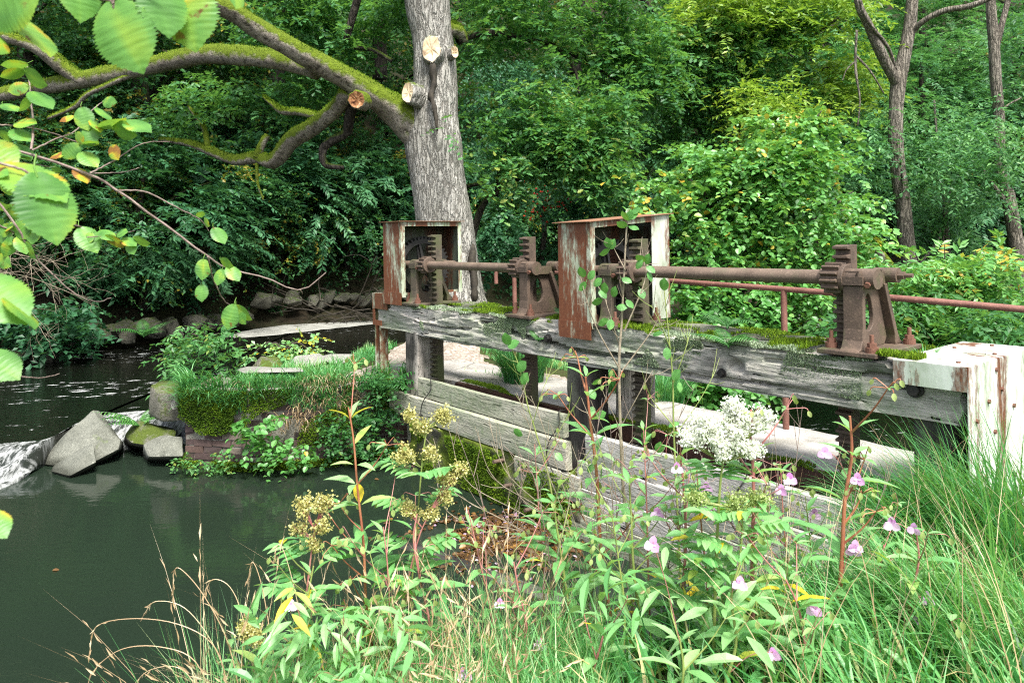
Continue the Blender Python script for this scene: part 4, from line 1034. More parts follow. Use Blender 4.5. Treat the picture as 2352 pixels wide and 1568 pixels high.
for a in ((1070, 1480, -60, 150, 11.8, 13.4, 620, 12, T_OAK, .105, 21), (1360, 1560, 40, 250, 12.5, 13.6, 330, 12, T_OAK, .105, 22),
          (560, 930, -60, 110, 11.8, 13.2, 520, 12, T_OAK, .105, 23), (380, 800, 180, 300, 12.6, 13.8, 300, 11, T_OAK, .1, 24), (620, 930, 90, 220, 12.2, 13.4, 260, 11, T_OAK, .1, 25), (1000, 1100, 270, 345, 10.8, 11.0, 12, 9, T_OAK, .08, 26)):
    m_ = leafy(*a, tint=.45)
    oc.v += m_.v; oc.t += m_.t; oc.f += [f + oc.n for f in m_.f]; oc.m += m_.m; oc.n += m_.n
build('crown', oc, MT['leaf_mid'], oak)

# ---------------------------------------------------------------- trees of the wood
def tree_trunk(par, pts, rad, mat, seg=12, seed=0):
    m_ = MB(); s = spline(np.column_stack([np.array(pts, float), np.array(rad, float)]), 26); barky(m_, s[:, :3], s[:, 3], seg, .07, seed)
    return build('trunk', m_, MT[mat], par, smooth=True, local=True)
def make_tree(kind, seed):
    rg = np.random.default_rng(seed)
    t = thing('woodland_tree', 'x', 'tree', (0, 0, 0))
    if kind == 'oak': R, H, cz, args = 3.1, 5.4, 3.6, dict(nclump=84, ns=18, nl=13, T=T_DIA, size=.096, spray=.6, clump=.21, hollow=.6, lump=.35, jit=.45)
    elif kind == 'dense': R, H, cz, args = 2.6, 5.6, 3.0, dict(nclump=90, ns=18, nl=13, T=T_DIA, size=.086, spray=.5, clump=.2, droop=.3, hollow=.6, lump=.35, jit=.45)
    elif kind == 'feather': R, H, cz, args = 2.8, 5.0, 3.7, dict(nclump=72, ns=15, nl=22, T=T_PIN, size=.125, spray=.75, droop=.4, flat=.88, clump=.26, jit=.22, lump=.35)
    elif kind == 'shrub': R, H, cz, args = 2.3, 3.6, 1.5, dict(nclump=80, ns=17, nl=13, T=T_DIA, size=.086, spray=.5, low=-.75, droop=.35, clump=.22, lump=.35, jit=.45)
    elif kind == 'ash': R, H, cz, args = 2.2, 3.8, 1.7, dict(nclump=80, ns=11, nl=17, T=T_PIN, size=.17, spray=.6, low=-.7, droop=.35, jit=.2)
    m_, c = crown(R, H, seed=seed, **args)
    for v in m_.v: v += np.array([0, 0, cz])
    c = c + np.array([0, 0, cz])
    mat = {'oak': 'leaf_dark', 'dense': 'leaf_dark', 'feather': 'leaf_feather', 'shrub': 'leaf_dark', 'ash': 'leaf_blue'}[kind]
    build('crown', m_, MT[mat], t, local=True)
    h = cz + H*.3
    tp = [(0, 0, -.6), (.1, .05, h*.3), (-.05, .1, h*.6), (.05, 0, h)]
    tree_trunk(t, tp, [.17, .13, .10, .04], 'bark_dark', 10, seed)
    for k in range(7):
        q = c[rg.integers(len(c))]; z0 = min(max(.25*h, q[2]-1.2), .8*h); a = np.array([0, .05, z0]); m2 = MB()
        s = spline(np.array([a, a + (q-a)*.5 + np.array([0, 0, .25]), q]), 10); tube(m2, s, np.linspace(.06, .012, 10), 7, seed=k)
        build('branch', m2, MT['bark_dark'], t, local=True)
    return t
PROTO = {}
used = set()
TREES = [  # kind, variant, px, Y, base z (None = ground), scale, bearing, label
 # water's edge, left to right
 ('shrub', 0, -80, 14.9, None, 1.00, .3, 'dark shrub at the far left edge of the wood over the bare twigs'),
 ('shrub', 1, 130, 15.6, None, 1.00, 2.1, 'dark bush overhanging the boulders at the far left bank'),
 ('ash', 0, 330, 16.6, None, 1.00, 1.0, 'bluish feathery shrub leaning over the river behind the hazel twigs'),
 ('shrub', 0, 480, 18.6, None, 1.05, 4.0, 'dark shrub hanging over the water left of the foam sheet'),
 ('ash', 1, 640, 20.6, None, 1.10, 2.4, 'bluish shrub drooping over the near end of the foam sheet'),
 ('shrub', 1, 800, 21.9, None, 1.15, 5.0, 'dark shrub over the foam sheet just left of the first cabinet'),
 ('ash', 0, 950, 23.2, None, 1.10, 3.0, 'feathery shrub on the far bank behind the first cabinet'),
 ('shrub', 0, 1130, 23.8, None, 1.20, 1.4, 'dark holly-like shrub just right of the oak trunk foot'),
 ('shrub', 1, 1300, 24.2, None, 1.20, 2.9, 'dark shrub on the far bank above the second cabinet roof'),
 ('ash', 1, 1480, 24.6, None, 1.15, .2, 'bluish shrub on the far bank behind the round-leaved hazel'),
 ('shrub', 0, 1680, 24.8, None, 1.20, 3.6, 'dark shrub on the far bank hidden behind the hazel top'),
 ('ash', 0, 1900, 25.0, None, 1.20, 5.3, 'feathery shrub across the river left of the forked tree'),
 ('shrub', 1, 2080, 25.0, None, 1.15, 1.9, 'dark shrub across the river right behind the forked trunk'),
 ('ash', 1, 2250, 24.6, None, 1.15, 4.4, 'feathery shrub across the river left of the dark right trunk'),
 ('shrub', 0, 2440, 24.2, None, 1.20, 2.2, 'dark shrub across the river at the right edge'),
 # second row
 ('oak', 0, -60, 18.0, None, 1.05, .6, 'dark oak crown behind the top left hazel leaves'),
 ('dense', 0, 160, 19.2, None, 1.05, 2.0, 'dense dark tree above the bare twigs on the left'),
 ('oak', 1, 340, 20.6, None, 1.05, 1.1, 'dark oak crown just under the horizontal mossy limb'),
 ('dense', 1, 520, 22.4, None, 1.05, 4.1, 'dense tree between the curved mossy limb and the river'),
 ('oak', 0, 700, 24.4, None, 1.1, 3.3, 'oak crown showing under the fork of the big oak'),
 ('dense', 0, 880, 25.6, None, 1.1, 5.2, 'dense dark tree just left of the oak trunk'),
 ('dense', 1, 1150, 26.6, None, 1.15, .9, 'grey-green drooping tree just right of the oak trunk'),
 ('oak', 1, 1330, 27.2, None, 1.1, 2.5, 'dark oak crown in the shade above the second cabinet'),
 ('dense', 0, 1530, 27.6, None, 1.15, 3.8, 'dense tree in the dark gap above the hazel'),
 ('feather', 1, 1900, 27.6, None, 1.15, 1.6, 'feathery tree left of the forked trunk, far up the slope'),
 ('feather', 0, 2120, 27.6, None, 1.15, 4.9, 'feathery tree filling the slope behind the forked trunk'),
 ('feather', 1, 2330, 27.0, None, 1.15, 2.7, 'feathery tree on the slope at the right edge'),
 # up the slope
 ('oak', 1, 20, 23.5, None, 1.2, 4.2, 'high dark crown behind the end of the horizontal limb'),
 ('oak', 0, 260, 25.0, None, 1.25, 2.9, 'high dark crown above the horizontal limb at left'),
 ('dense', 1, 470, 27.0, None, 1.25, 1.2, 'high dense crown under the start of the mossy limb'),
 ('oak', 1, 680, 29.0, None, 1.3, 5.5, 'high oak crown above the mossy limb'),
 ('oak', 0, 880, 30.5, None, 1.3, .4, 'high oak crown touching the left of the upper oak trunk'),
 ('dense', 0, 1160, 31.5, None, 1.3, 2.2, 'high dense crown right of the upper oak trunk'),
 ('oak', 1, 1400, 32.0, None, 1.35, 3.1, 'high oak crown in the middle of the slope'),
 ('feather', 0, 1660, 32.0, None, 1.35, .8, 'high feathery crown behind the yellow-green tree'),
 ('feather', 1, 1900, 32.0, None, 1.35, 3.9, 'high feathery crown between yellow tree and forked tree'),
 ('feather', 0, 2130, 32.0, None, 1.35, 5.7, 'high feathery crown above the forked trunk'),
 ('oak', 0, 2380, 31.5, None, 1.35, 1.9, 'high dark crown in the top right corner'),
 # tall crowns added to shade the lower bank, hanging into the top of view
 ('dense', 0, 60, 17.2, 5.4, 1.25, 1.2, 'tall crown added to shade the bank, hanging into the top left over the big close leaves'),
 ('oak', 1, 330, 18.6, 5.8, 1.25, 3.2, 'tall crown added to shade the bank, hanging into the top above the mossy limb'),
 ('dense', 1, 640, 20.4, 6.6, 1.25, .5, 'tall crown added to shade the bank, hanging into the top between limb and trunk'),
 ('oak', 0, 880, 22.0, 7.2, 1.3, 4.5, 'tall crown added to shade the bank, hanging into the top just left of the oak trunk'),
 ('oak', 1, 1330, 23.5, 7.6, 1.3, 5.9, 'tall crown added to shade the bank, hanging into the top over the second cabinet'),
]
for kind, var, px, Y, zb, sc, rz, lab in TREES:
    x = P(px, HOR, Y)[0]
    z = gz(x, Y) - .1 if zb is None else zb
    if kind in ('shrub', 'ash'): Y += 1.2; x = P(px, HOR, Y)[0]; z = gz(x, Y) + (.55 if px < 700 else .15)
    key = (kind, var)
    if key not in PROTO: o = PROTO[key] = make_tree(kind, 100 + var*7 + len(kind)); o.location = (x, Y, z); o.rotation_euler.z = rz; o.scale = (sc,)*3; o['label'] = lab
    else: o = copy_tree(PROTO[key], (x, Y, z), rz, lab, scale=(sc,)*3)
    o['group'] = 'trees of the wooded far bank'

rg = np.random.default_rng(88); q = np.stack([-16 + 36*rg.random(30000), 12.5 + 18*rg.random(30000)], 1); d = sdpoly(q[:, 0], q[:, 1], FAR)
q = q[(d > .9) & (d < 6)]; q = np.column_stack([q, ground_z(q[:, 0], q[:, 1]) + .05]); m = noise3(q, .3, 6); q = q[m > -.35][:5200]; k = len(q)
q, k = q[:3400], 3400
mb = MB(); sprays(mb, q, randdir(k, rg)*np.array([1, 1, .3]) + np.array([0, -.4, .6]), .35 + .3*rg.random(k), 9, T_DIA, .085, rg, np.clip(.15 + .25*noise3(q, .4, 9), 0, 1), .3, .5)
tag(build('undergrowth', mb, MT['leaf_dark'], loc=(0, 20, 0)), 'leafy undergrowth covering the foot of the far bank', 'undergrowth', kind='stuff')
# the added tall crowns close the wood overhead and keep the bank dark
# ---------------------------------------------------------------- single trees in front of the wood
def tree_px(name, label, base, trunks, crowns, bark, mat, cat='tree', group=None):
    """trunks: lists of (px, py, Y, dia px); crowns: leafy() argument tuples"""
    t = thing(name, label, cat, base, group=group)
    for i, rows in enumerate(trunks):
        p_, r_ = limb_pts([(a_, b_, c_, d_*(.84 if d_ > 15 else 1)) for a_, b_, c_, d_ in rows], 30); m_ = MB(); barky(m_, p_, r_, 16 if rows[0][3] > 25 else 8, .07, i+3)
        build('trunk' if i == 0 else 'branch', m_, MT[bark], t, smooth=True)
    if crowns:
        m_ = MB()
        for a, kw in crowns:
            q = leafy(*a, **kw); m_.v += q.v; m_.t += q.t; m_.f += [f + m_.n for f in q.f]; m_.m += q.m; m_.n += q.n
        build('crown', m_, MT[mat], t)
    return t
Yt = 13.2
tree_px('locust_tree', 'forked grey-brown tree on the right with a bare V of stems', (P(2110, 700, Yt)[0], Yt, -.2),
    [[(2122, 720, Yt, 50), (2108, 660, Yt, 46), (2088, 590, Yt, 42), (2075, 480, Yt, 40), (2060, 360, Yt, 38), (2058, 270, Yt, 36), (2064, 190, Yt, 40), (2078, 120, Yt, 34), (2092, 40, Yt, 32), (2100, -80, Yt, 26)],
     [(2064, 200, Yt, 30), (2045, 165, 13.1, 28), (2020, 115, 13.0, 28), (1995, 60, 12.9, 24), (1972, 10, 12.8, 20), (1960, -60, 12.8, 16)],
     [(2092, 80, Yt, 16), (2120, 50, 13.0, 16), (2170, 25, 12.8, 17), (2230, 14, 12.6, 14), (2300, -15, 12.4, 10)],
     [(2060, 170, Yt, 6), (2040, 110, 13.0, 8), (1990, 45, 12.7, 8), (1975, 0, 12.6, 7)],
     [(1968, 70, 12.5, 6), (1965, 120, 12.5, 6), (1966, 170, 12.5, 6), (1975, 230, 12.5, 4), (1970, 290, 12.5, 3)],
     [(1968, 130, 12.5, 5), (2000, 165, 12.4, 4), (2030, 215, 12.4, 3)], [(1966, 140, 12.5, 4), (1945, 160, 12.5, 3), (1935, 185, 12.5, 2)],
     [(2070, 350, Yt, 8), (2077, 420, 13.0, 8), (2070, 500, 13.0, 8)]],
    [((1900, 2330, 180, 500, 13.4, 14.4, 420, 17, T_PIN, .10, 61), dict(spray=.6, droop=.4, flat=.85, tint=.5, thr=-.1)),
     ((1920, 2050, 190, 420, 12.7, 13.3, 90, 17, T_PIN, .085, 62), dict(spray=.5, droop=.4, flat=.85, tint=.35)),
     ((2080, 2340, 260, 440, 12.5, 13.4, 170, 17, T_PIN, .09, 63), dict(spray=.6, droop=.5, flat=.85, tint=.55))], 'bark_locust', 'leaf_feather')
Yt = 14.0
tree_px('locust_tree', 'dark slanting trunk near the right edge of the wood', (P(2345, 700, Yt)[0], Yt, -.2),
    [[(2350, 760, Yt, 38), (2342, 640, Yt, 36), (2335, 560, Yt, 36), (2315, 450, Yt, 34), (2296, 380, Yt, 30), (2295, 270, Yt, 28), (2288, 190, Yt, 28), (2283, 100, Yt, 28), (2278, 40, Yt, 26), (2272, -60, Yt, 24)],
     [(2288, 110, Yt, 14), (2300, 60, 14, 14), (2315, 0, 14, 12), (2325, -60, 14, 10)],
     [(2330, 490, 14, 12), (2290, 440, 13.9, 12), (2262, 400, 13.8, 10), (2248, 375, 13.8, 8)],
     [(2345, 225, 14, 4), (2310, 245, 13.9, 4), (2295, 270, 13.9, 3)]],
    [((2230, 2480, -40, 250, 14.4, 15.6, 200, 17, T_PIN, .10, 64), dict(spray=.6, droop=.4, flat=.85, tint=.35))], 'bark_locust', 'leaf_feather')
tree_px('leaning_tree', 'thin mossy leaning trunk right of the hazel bush', (P(2090, 680, 12.2)[0], 12.2, -.2),
    [[(2100, 690, 12.2, 26), (2060, 630, 12.2, 24), (2010, 570, 12.1, 24), (1970, 540, 12.0, 23), (1945, 500, 12.0, 22), (1925, 440, 12.0, 18), (1915, 400, 12, 14)]], [], 'bark_limb', 'leaf_mid')
tree_px('sapling', 'slender grey sapling between the forked tree and the dark trunk', (P(2180, 640, 15)[0], 15, -.3),
    [[(2185, 680, 15, 14), (2178, 590, 15, 12), (2168, 460, 15, 10), (2158, 380, 15, 7), (2145, 230, 15, 5)], [(2150, 660, 15, 8), (2165, 560, 15, 6), (2185, 420, 15, 4)], [(2080, 640, 14.6, 7), (2150, 560, 14.8, 6), (2160, 520, 14.8, 3)]],
    [((2080, 2260, 420, 640, 14.8, 15.8, 260, 17, T_PIN, .10, 67), dict(spray=.5, droop=.35, flat=.8, tint=.5))], 'bark_locust', 'leaf_feather')
tree_px('yellow_locust', 'bright yellow-green feathery tree right of centre near the top', (P(1860, 650, 17)[0], 14.6, -.4),
    [[(1875, 620, 14.6, 22), (1868, 400, 14.6, 18), (1858, 255, 14.6, 18), (1852, 200, 14.6, 14), (1862, 120, 14.6, 10), (1868, 90, 14.6, 6)],
     [(1855, 180, 14.6, 10), (1890, 160, 14.5, 8), (1930, 150, 14.4, 5)], [(1860, 230, 14.6, 9), (1820, 240, 14.4, 7), (1770, 260, 14.3, 4)], [(1855, 90, 14.5, 7), (1900, 60, 14.4, 6), (1940, 30, 14.3, 4)]],
    [((1590, 1980, -60, 130, 13.6, 15.2, 520, 18, T_PIN, .12, 68), dict(spray=.8, droop=.3, flat=.92, tint=.5, thr=.0)),
     ((1700, 1890, 185, 280, 13.2, 14.0, 200, 18, T_PIN, .11, 69), dict(spray=.8, droop=.25, flat=.95, tint=.55, thr=-.2)),
     ((1840, 1990, 120, 240, 14.2, 15.2, 160, 18, T_PIN, .12, 70), dict(spray=.8, droop=.25, flat=.95, tint=.35, thr=-.1))], 'bark_dark', 'leaf_yellow')
tree_px('oak_tree', 'bright green leafy oak boughs between the big oak and the yellow-green tree', (P(1620, 640, 15.5)[0], 15.5, -.3),
    [[(1640, 600, 15.5, 26), (1620, 400, 15.5, 22), (1600, 200, 15.4, 20), (1560, 100, 15.2, 18), (1510, 40, 15.0, 18), (1470, -10, 14.9, 16)],
     [(1600, 200, 15.4, 9), (1680, 170, 15.1, 8), (1790, 180, 14.8, 5)], [(1640, 180, 15.1, 6), (1680, 230, 14.9, 5), (1720, 290, 14.8, 3)], [(1560, 100, 15.2, 10), (1620, 60, 15, 8), (1720, 20, 14.8, 5)]],
    [((1480, 1860, 10, 230, 13.9, 15.2, 900, 12, T_OAK, .115, 71), dict(tint=.62, thr=-.05)), ((1500, 1760, 150, 380, 14.4, 15.4, 420, 12, T_OAK, .11, 72), dict(tint=.4, thr=.05)), ((1250, 1560, 120, 330, 14.6, 15.8, 300, 12, T_OAK, .11, 73), dict(tint=.3, thr=.1))], 'bark_dark', 'leaf_mid')
tree_px('young_oak', 'light green young oak boughs reaching out right of the big trunk', (P(1120, 560, 12.6)[0], 12.4, -.1),
    [[(1080, 560, 12.4, 22), (1110, 470, 12.4, 18), (1160, 430, 12.3, 14), (1230, 385, 12.1, 10), (1310, 340, 12, 6)], [(1140, 450, 12.4, 10), (1150, 380, 12.2, 9), (1180, 310, 12.1, 8), (1220, 240, 12, 5)], [(1060, 430, 12.3, 10), (1110, 420, 12.3, 8)]],
    [((1060, 1460, 190, 470, 11.6, 12.6, 760, 12, T_OAK, .10, 75), dict(tint=.6, thr=.12, f=.45)), ((1150, 1440, 270, 400, 11.6, 12.2, 260, 12, T_OAK, .10, 76), dict(tint=.68, thr=-.1))], 'bark_dark', 'leaf_mid')
tree_px('berry_tree', 'dark small-leaved tree dotted with red berries right of the oak', (P(1250, 600, 17)[0], 17, -.4),
    [[(1240, 620, 17, 14), (1250, 520, 17, 12), (1240, 440, 17, 8)]], [((1100, 1420, 400, 620, 16.2, 17.6, 520, 14, T_DIA, .10, 77), dict(tint=.3, droop=.5)), ((1060, 1270, 140, 430, 17.0, 18.5, 620, 13, T_DIA, .09, 78), dict(tint=.35, droop=.8, spray=.7, flat=.3))], 'bark_dark', 'leaf_blue')
bt = bpy.data.objects['berry_tree']; mb = MB(); rg = np.random.default_rng(4)
for k in range(70):
    c = P(1255 + 30*rg.normal(), 460 + 22*rg.normal(), 16.2 + .2*rg.random()); mb2 = [c + np.array(d)*.028 for d in ((1,0,0),(-1,0,0),(0,1,0),(0,-1,0),(0,0,1),(0,0,-1))]
    mb.add(mb2, [(0,2,4),(2,1,4),(1,3,4),(3,0,4),(2,0,5),(1,2,5),(3,1,5),(0,3,5)])
build('berries', mb, MT['berry'], bt)

# hazel behind the handrail: big round leaves
hz_ = tree_px('hazel_bush', 'big round-leaved hazel bush with yellowing leaves behind the handrail', (P(1690, 780, 10.2)[0], 10.2, -.25),
    [[(1700, 790, 10.2, 16), (1710, 600, 10.2, 13), (1760, 430, 10.1, 10), (1840, 320, 10.0, 6), (1890, 250, 10, 3)], [(1690, 790, 10.2, 14), (1660, 600, 10.1, 11), (1620, 450, 10, 8), (1560, 400, 10, 4)], [(1700, 780, 10.2, 12), (1800, 600, 10, 9), (1890, 480, 9.9, 5), (1960, 440, 9.9, 3)], [(1690, 790, 10.2, 12), (1570, 640, 10, 8), (1500, 560, 9.9, 4)]],
    [((1560, 1950, 330, 560, 9.4, 11.0, 640, 11, T_OVAL, .07, 81), dict(tint=.42, thr=.12, spray=.42, f=.7)), ((1540, 2000, 430, 640, 9.3, 10.8, 560, 11, T_OVAL, .07, 82), dict(tint=.42, thr=.12, spray=.42, f=.7)),
     ((1700, 1920, 260, 400, 9.6, 10.6, 260, 10, T_OVAL, .08, 83), dict(tint=.55, thr=.05, spray=.45, f=.8)), ((1530, 1900, 620, 800, 9.0, 10.2, 520, 11, T_OVAL, .07, 84), dict(tint=.42, thr=-.2)),
     ((1440, 1620, 380, 520, 9.6, 10.4, 110, 10, T_OVAL, .08, 85), dict(tint=.6, thr=-.1)), ((1860, 2030, 500, 600, 9.4, 9.9, 40, 10, T_OVAL, .08, 86), dict(tint=.55)), ((1560, 1800, 800, 930, 8.6, 9.4, 110, 9, T_OVAL, .09, 87), dict(tint=.35))], 'twig_dark', 'leaf_hazel')
def bush(label, px, Y, lst, mat, name='bush', bark='twig_dark', z=-.2):
    x = P(px, HOR, Y)[0]
    pa, pb = min(a[0] for a, k in lst), max(a[1] for a, k in lst); ya = min(a[2] for a, k in lst); c0 = P(px, 800, Y)
    st = [[(px + 6*(k-2), 800, Y, 7), (px + (pb-pa)*.1*(k-2), 800-(800-ya)*.5, Y, 5), (px + (pb-pa)*.2*(k-2), ya + abs(k-2)*20, Y, 2)] for k in range(5)]
    return tree_px(name, label, (x, Y, z), st, lst, bark, mat, 'bush')
bush('light green bush with pinnate leaves right of the near stand', 2170, 9.0, [((1990, 2330, 590, 800, 8.4, 9.8, 430, 15, T_PIN, .095, 91), dict(tint=.48, spray=.45, thr=-.3)), ((2090, 2300, 560, 720, 8.6, 9.2, 90, 15, T_PIN, .11, 92), dict(tint=.72, spray=.45))], 'leaf_hazel')
bush('grassy green bush at the right edge under the handrail', 2330, 8.4, [((2200, 2480, 700, 830, 7.6, 9.0, 330, 14, T_PIN, .10, 93), dict(tint=.5, thr=-.4))], 'leaf_mid')
bush('low bush between handrail and hazel right of the near stand', 1990, 8.4, [((1900, 2120, 660, 800, 8.0, 9.0, 220, 13, T_PIN, .10, 94), dict(tint=.35, thr=-.4))], 'leaf_mid')
bush('young ash shoots growing at the tip of the island', 470, 9.9, [((392, 560, 755, 905, 9.2, 10.3, 75, 13, T_PIN, .085, 95), dict(tint=.6, spray=.35, thr=-.5)), ((420, 520, 745, 800, 9.6, 10, 24, 13, T_PIN, .085, 96), dict(tint=.6, spray=.35, thr=-.8))], 'leaf_mid', z=-.2)
bush('sparse yellowish shoots on the back of the island', 650, 10.8, [((560, 740, 775, 830, 10.4, 11.2, 60, 9, T_DIA, .07, 97), dict(tint=.7, spray=.3, thr=-.4))], 'leaf_balsam')
bush('dark maple shrub low over the boulders at the left edge', 60, 14.4, [((-60, 210, 690, 800, 13.8, 14.8, 240, 10, T_DIA, .14, 98), dict(tint=.35, thr=-.4))], 'leaf_blue')
# bare twigs above the water at the left
tw = thing('bare_bush', 'tangle of bare grey twigs above the river at the left', 'bush', P(-40, 640, 13.2)); mb = MB(); rg = np.random.default_rng(9)
def twiggy(mb, a, d, L, r, lev, rg, droop=.15):
    n = 7; pts = [np.array(a)]; d = unit(d)
    for i in range(n):
        d = unit(d + rg.normal(size=3)*.16 - np.array([0, 0, droop*.25])); pts.append(pts[-1] + d*L/n)
    tube(mb, pts, np.linspace(r, r*.4, n+1), 5, cap=False, seed=lev)
    if lev > 0:
        for k in range(4):
            i = rg.integers(2, n); twiggy(mb, pts[i], d + rg.normal(size=3)*.7, L*.55, r*.55, lev-1, rg, droop)
for k in range(9):
    twiggy(mb, P(-70 + 10*rg.normal(), 600 + 30*rg.normal(), 13.2 + .3*rg.normal()), np.array([1, -.1*rg.normal(), -.1 + .2*rg.normal()]), 1.2 + .7*rg.random(), .008, 2, rg)
build('twigs', mb, MT['twig_pale'], tw)
dw = thing('driftwood_pile', 'heap of dead branches on the shaded far bank behind the first cabinet', 'driftwood', P(760, 720, 20)); mb = MB()
for k in range(16): twiggy(mb, P(720 + 150*rg.random(), 690 + 35*rg.random(), 20.3), np.array([rg.normal(), .2*rg.normal(), .25*rg.normal()]), 1.6, .02, 1, rg)
build('branches', mb, MT['twig_dark'], dw)

# ---------------------------------------------------------------- stones
def rock_mesh(seed, n=16, bev=.05, sub=2, rough=.03):
    rg = np.random.default_rng(seed); bm = bmesh.new()
    for q in randdir(n, rg): bm.verts.new(q*(.85 + .3*rg.random()))
    return rock_fin(bm, bev, sub, rough, seed)
def rock_fin(bm, bev, sub, rough, seed):
    r = bmesh.ops.convex_hull(bm, input=bm.verts[:])
    bmesh.ops.delete(bm, geom=list({g for g in r['geom_interior'] + r['geom_unused'] if isinstance(g, bmesh.types.BMVert)}), context='VERTS')
    bmesh.ops.dissolve_limit(bm, angle_limit=rad(12), verts=bm.verts[:], edges=bm.edges[:])
    bmesh.ops.bevel(bm, geom=bm.edges[:] + bm.verts[:], offset=bev, segments=2, profile=.6, affect='EDGES')
    bmesh.ops.triangulate(bm, faces=bm.faces[:])
    for _ in range(sub): bmesh.ops.subdivide_edges(bm, edges=bm.edges[:], cuts=1, use_grid_fill=True)
    v = np.array([q.co[:] for q in bm.verts]); L = np.abs(v).max()
    v += (v/np.maximum(np.linalg.norm(v, axis=1, keepdims=True), 1e-6))*(noise3(v/L, 1.2, seed)*rough*L + noise3(v/L, 3.5, seed+1)*rough*.45*L)[:, None]
    bm.verts.index_update(); f = [tuple(q.index for q in fc.verts) for fc in bm.faces]; bm.free()
    m_ = MB(); m_.add(v, f); return m_
def rock_pts(name, pts, mat, label, bev=.03, seed=0, rough=.02, sub=2):
    """boulder from corner points measured in the place"""
    pts = np.array(pts); c = pts.mean(0); c[2] = pts[:, 2].min(); bm = bmesh.new()
    for q in pts - c: bm.verts.new(q)
    m_ = rock_fin(bm, bev, sub, rough, seed)
    o = build(name, m_, MT[mat], local=True, loc=c, smooth=True, auto=35); return tag(o, label, 'boulder', 'boulders around the pool')
class PL(list):
    def __add__(s, o): return PL([q + o for q in s]) if isinstance(o, np.ndarray) else PL(list(s) + list(o))
def PP(l): return PL([P(*q) for q in l])
rock_pts('boulder', PP([(214, 934, 8.9), (228, 936, 9.1), (278, 1008, 8.7), (270, 1035, 8.6), (190, 1075, 8.35), (105, 1068, 8.5), (112, 1045, 8.75), (150, 1000, 9.1), (245, 1000, 9.4), (130, 1050, 9.5), (235, 965, 8.75), (165, 985, 8.75)]) + [PZ(100, 1085, -1.25), PZ(290, 1045, -1.25), PZ(180, 1110, -1.25), PZ(240, 1000, -1.25)], 'stone', 'big pointed grey boulder at the edge of the rapids', .03, 3)
rock_pts('boulder', PP([(118, 1082, 8.2), (215, 1018, 8.45), (222, 1060, 8.2), (160, 1092, 8.0), (190, 1090, 8.3), (140, 1100, 8.4), (205, 1015, 8.6), (130, 1060, 8.6)]) + [PZ(115, 1105, -1.2), PZ(215, 1085, -1.2), PZ(165, 1125, -1.2)], 'stone', 'flat grey slab leaning against the pointed boulder', .02, 4)
rock_pts('stone_block', PP([(345, 885, 8.95), (400, 880, 8.9), (442, 884, 9.2), (415, 872, 9.6), (365, 875, 9.5), (340, 950, 8.95), (372, 968, 8.75), (440, 965, 8.8), (350, 960, 9.5), (440, 960, 9.6), (398, 905, 8.7), (360, 900, 8.75)]), 'stone_moss', 'square grey stone block with a white lichen spot beside the brick pier', .03, 5)
rock_pts('boulder', PP([(285, 1000, 8.9), (320, 965, 9.0), (350, 972, 9.0), (405, 990, 8.8), (395, 1030, 8.6), (300, 1015, 8.7), (400, 985, 9.4), (310, 970, 9.4), (300, 1020, 9.3)]) + [PZ(280, 1040, -1.2), PZ(400, 1060, -1.2)], 'stone_moss', 'low mossy boulder between the pointed boulder and the block', .03, 6)
rock_pts('boulder', PP([(328, 1020, 8.55), (370, 998, 8.6), (420, 1000, 8.5), (420, 1050, 8.3), (340, 1050, 8.35), (400, 1055, 8.7), (345, 1010, 8.8)]) + [PZ(325, 1070, -1.2), PZ(420, 1075, -1.2)], 'stone', 'rounded boulder at the water line by the brick pier', .03, 7)
rock_pts('boulder', PP([(578, 850, 10.0), (600, 822, 10.0), (640, 825, 10.2), (655, 850, 10.0), (600, 856, 9.8), (620, 850, 10.6), (590, 832, 10.4)]) + np.array([0, 0, .03]), 'stone_moss', 'brownish stone on the back of the island grass', .02, 8)
rock_pts('boulder', PP([(650, 852, 10.0), (680, 830, 10.1), (735, 822, 10.3), (755, 840, 10.2), (720, 852, 9.9), (660, 862, 9.8), (700, 845, 10.6)]) + np.array([0, 0, .07]), 'stone_pale', 'flat pale stone lying in the island grass', .015, 9)
rock_pts('boulder', PP([(730, 832, 10.4), (760, 822, 10.5), (845, 828, 10.7), (850, 850, 10.4), (760, 846, 10.2), (790, 838, 11.0)]) + np.array([0, 0, .07]), 'stone_pale', 'long pale slab at the back of the island grass', .015, 10)
rock_pts('boulder', PP([(540, 862, 9.5), (570, 855, 9.6), (690, 858, 9.5), (700, 868, 9.3), (560, 872, 9.2), (620, 862, 9.9)]) + np.array([0, 0, .08]), 'stone_pale', 'thin pale ledge stone in front of the flat slab', .012, 12)
rock_pts('boulder', PP([(-40, 1040, 8.9), (0, 1018, 9.0), (40, 1020, 8.9), (55, 1036, 8.7), (0, 1050, 8.6), (20, 1030, 9.4)]), 'stone_moss', 'small mossy rock in the rapids at the left edge', .02, 13)
m_ = MB(); c = P(402, 926, 8.66); m_.add([c + np.array([cos(a)*.055, -.012 + .02*cos(a*2), sin(a)*.065]) for a in np.arange(14)*2*pi/14], [tuple(range(14))]); build('lichen_spot', m_, MT['stone_pale'], bpy.data.objects['stone_block'])
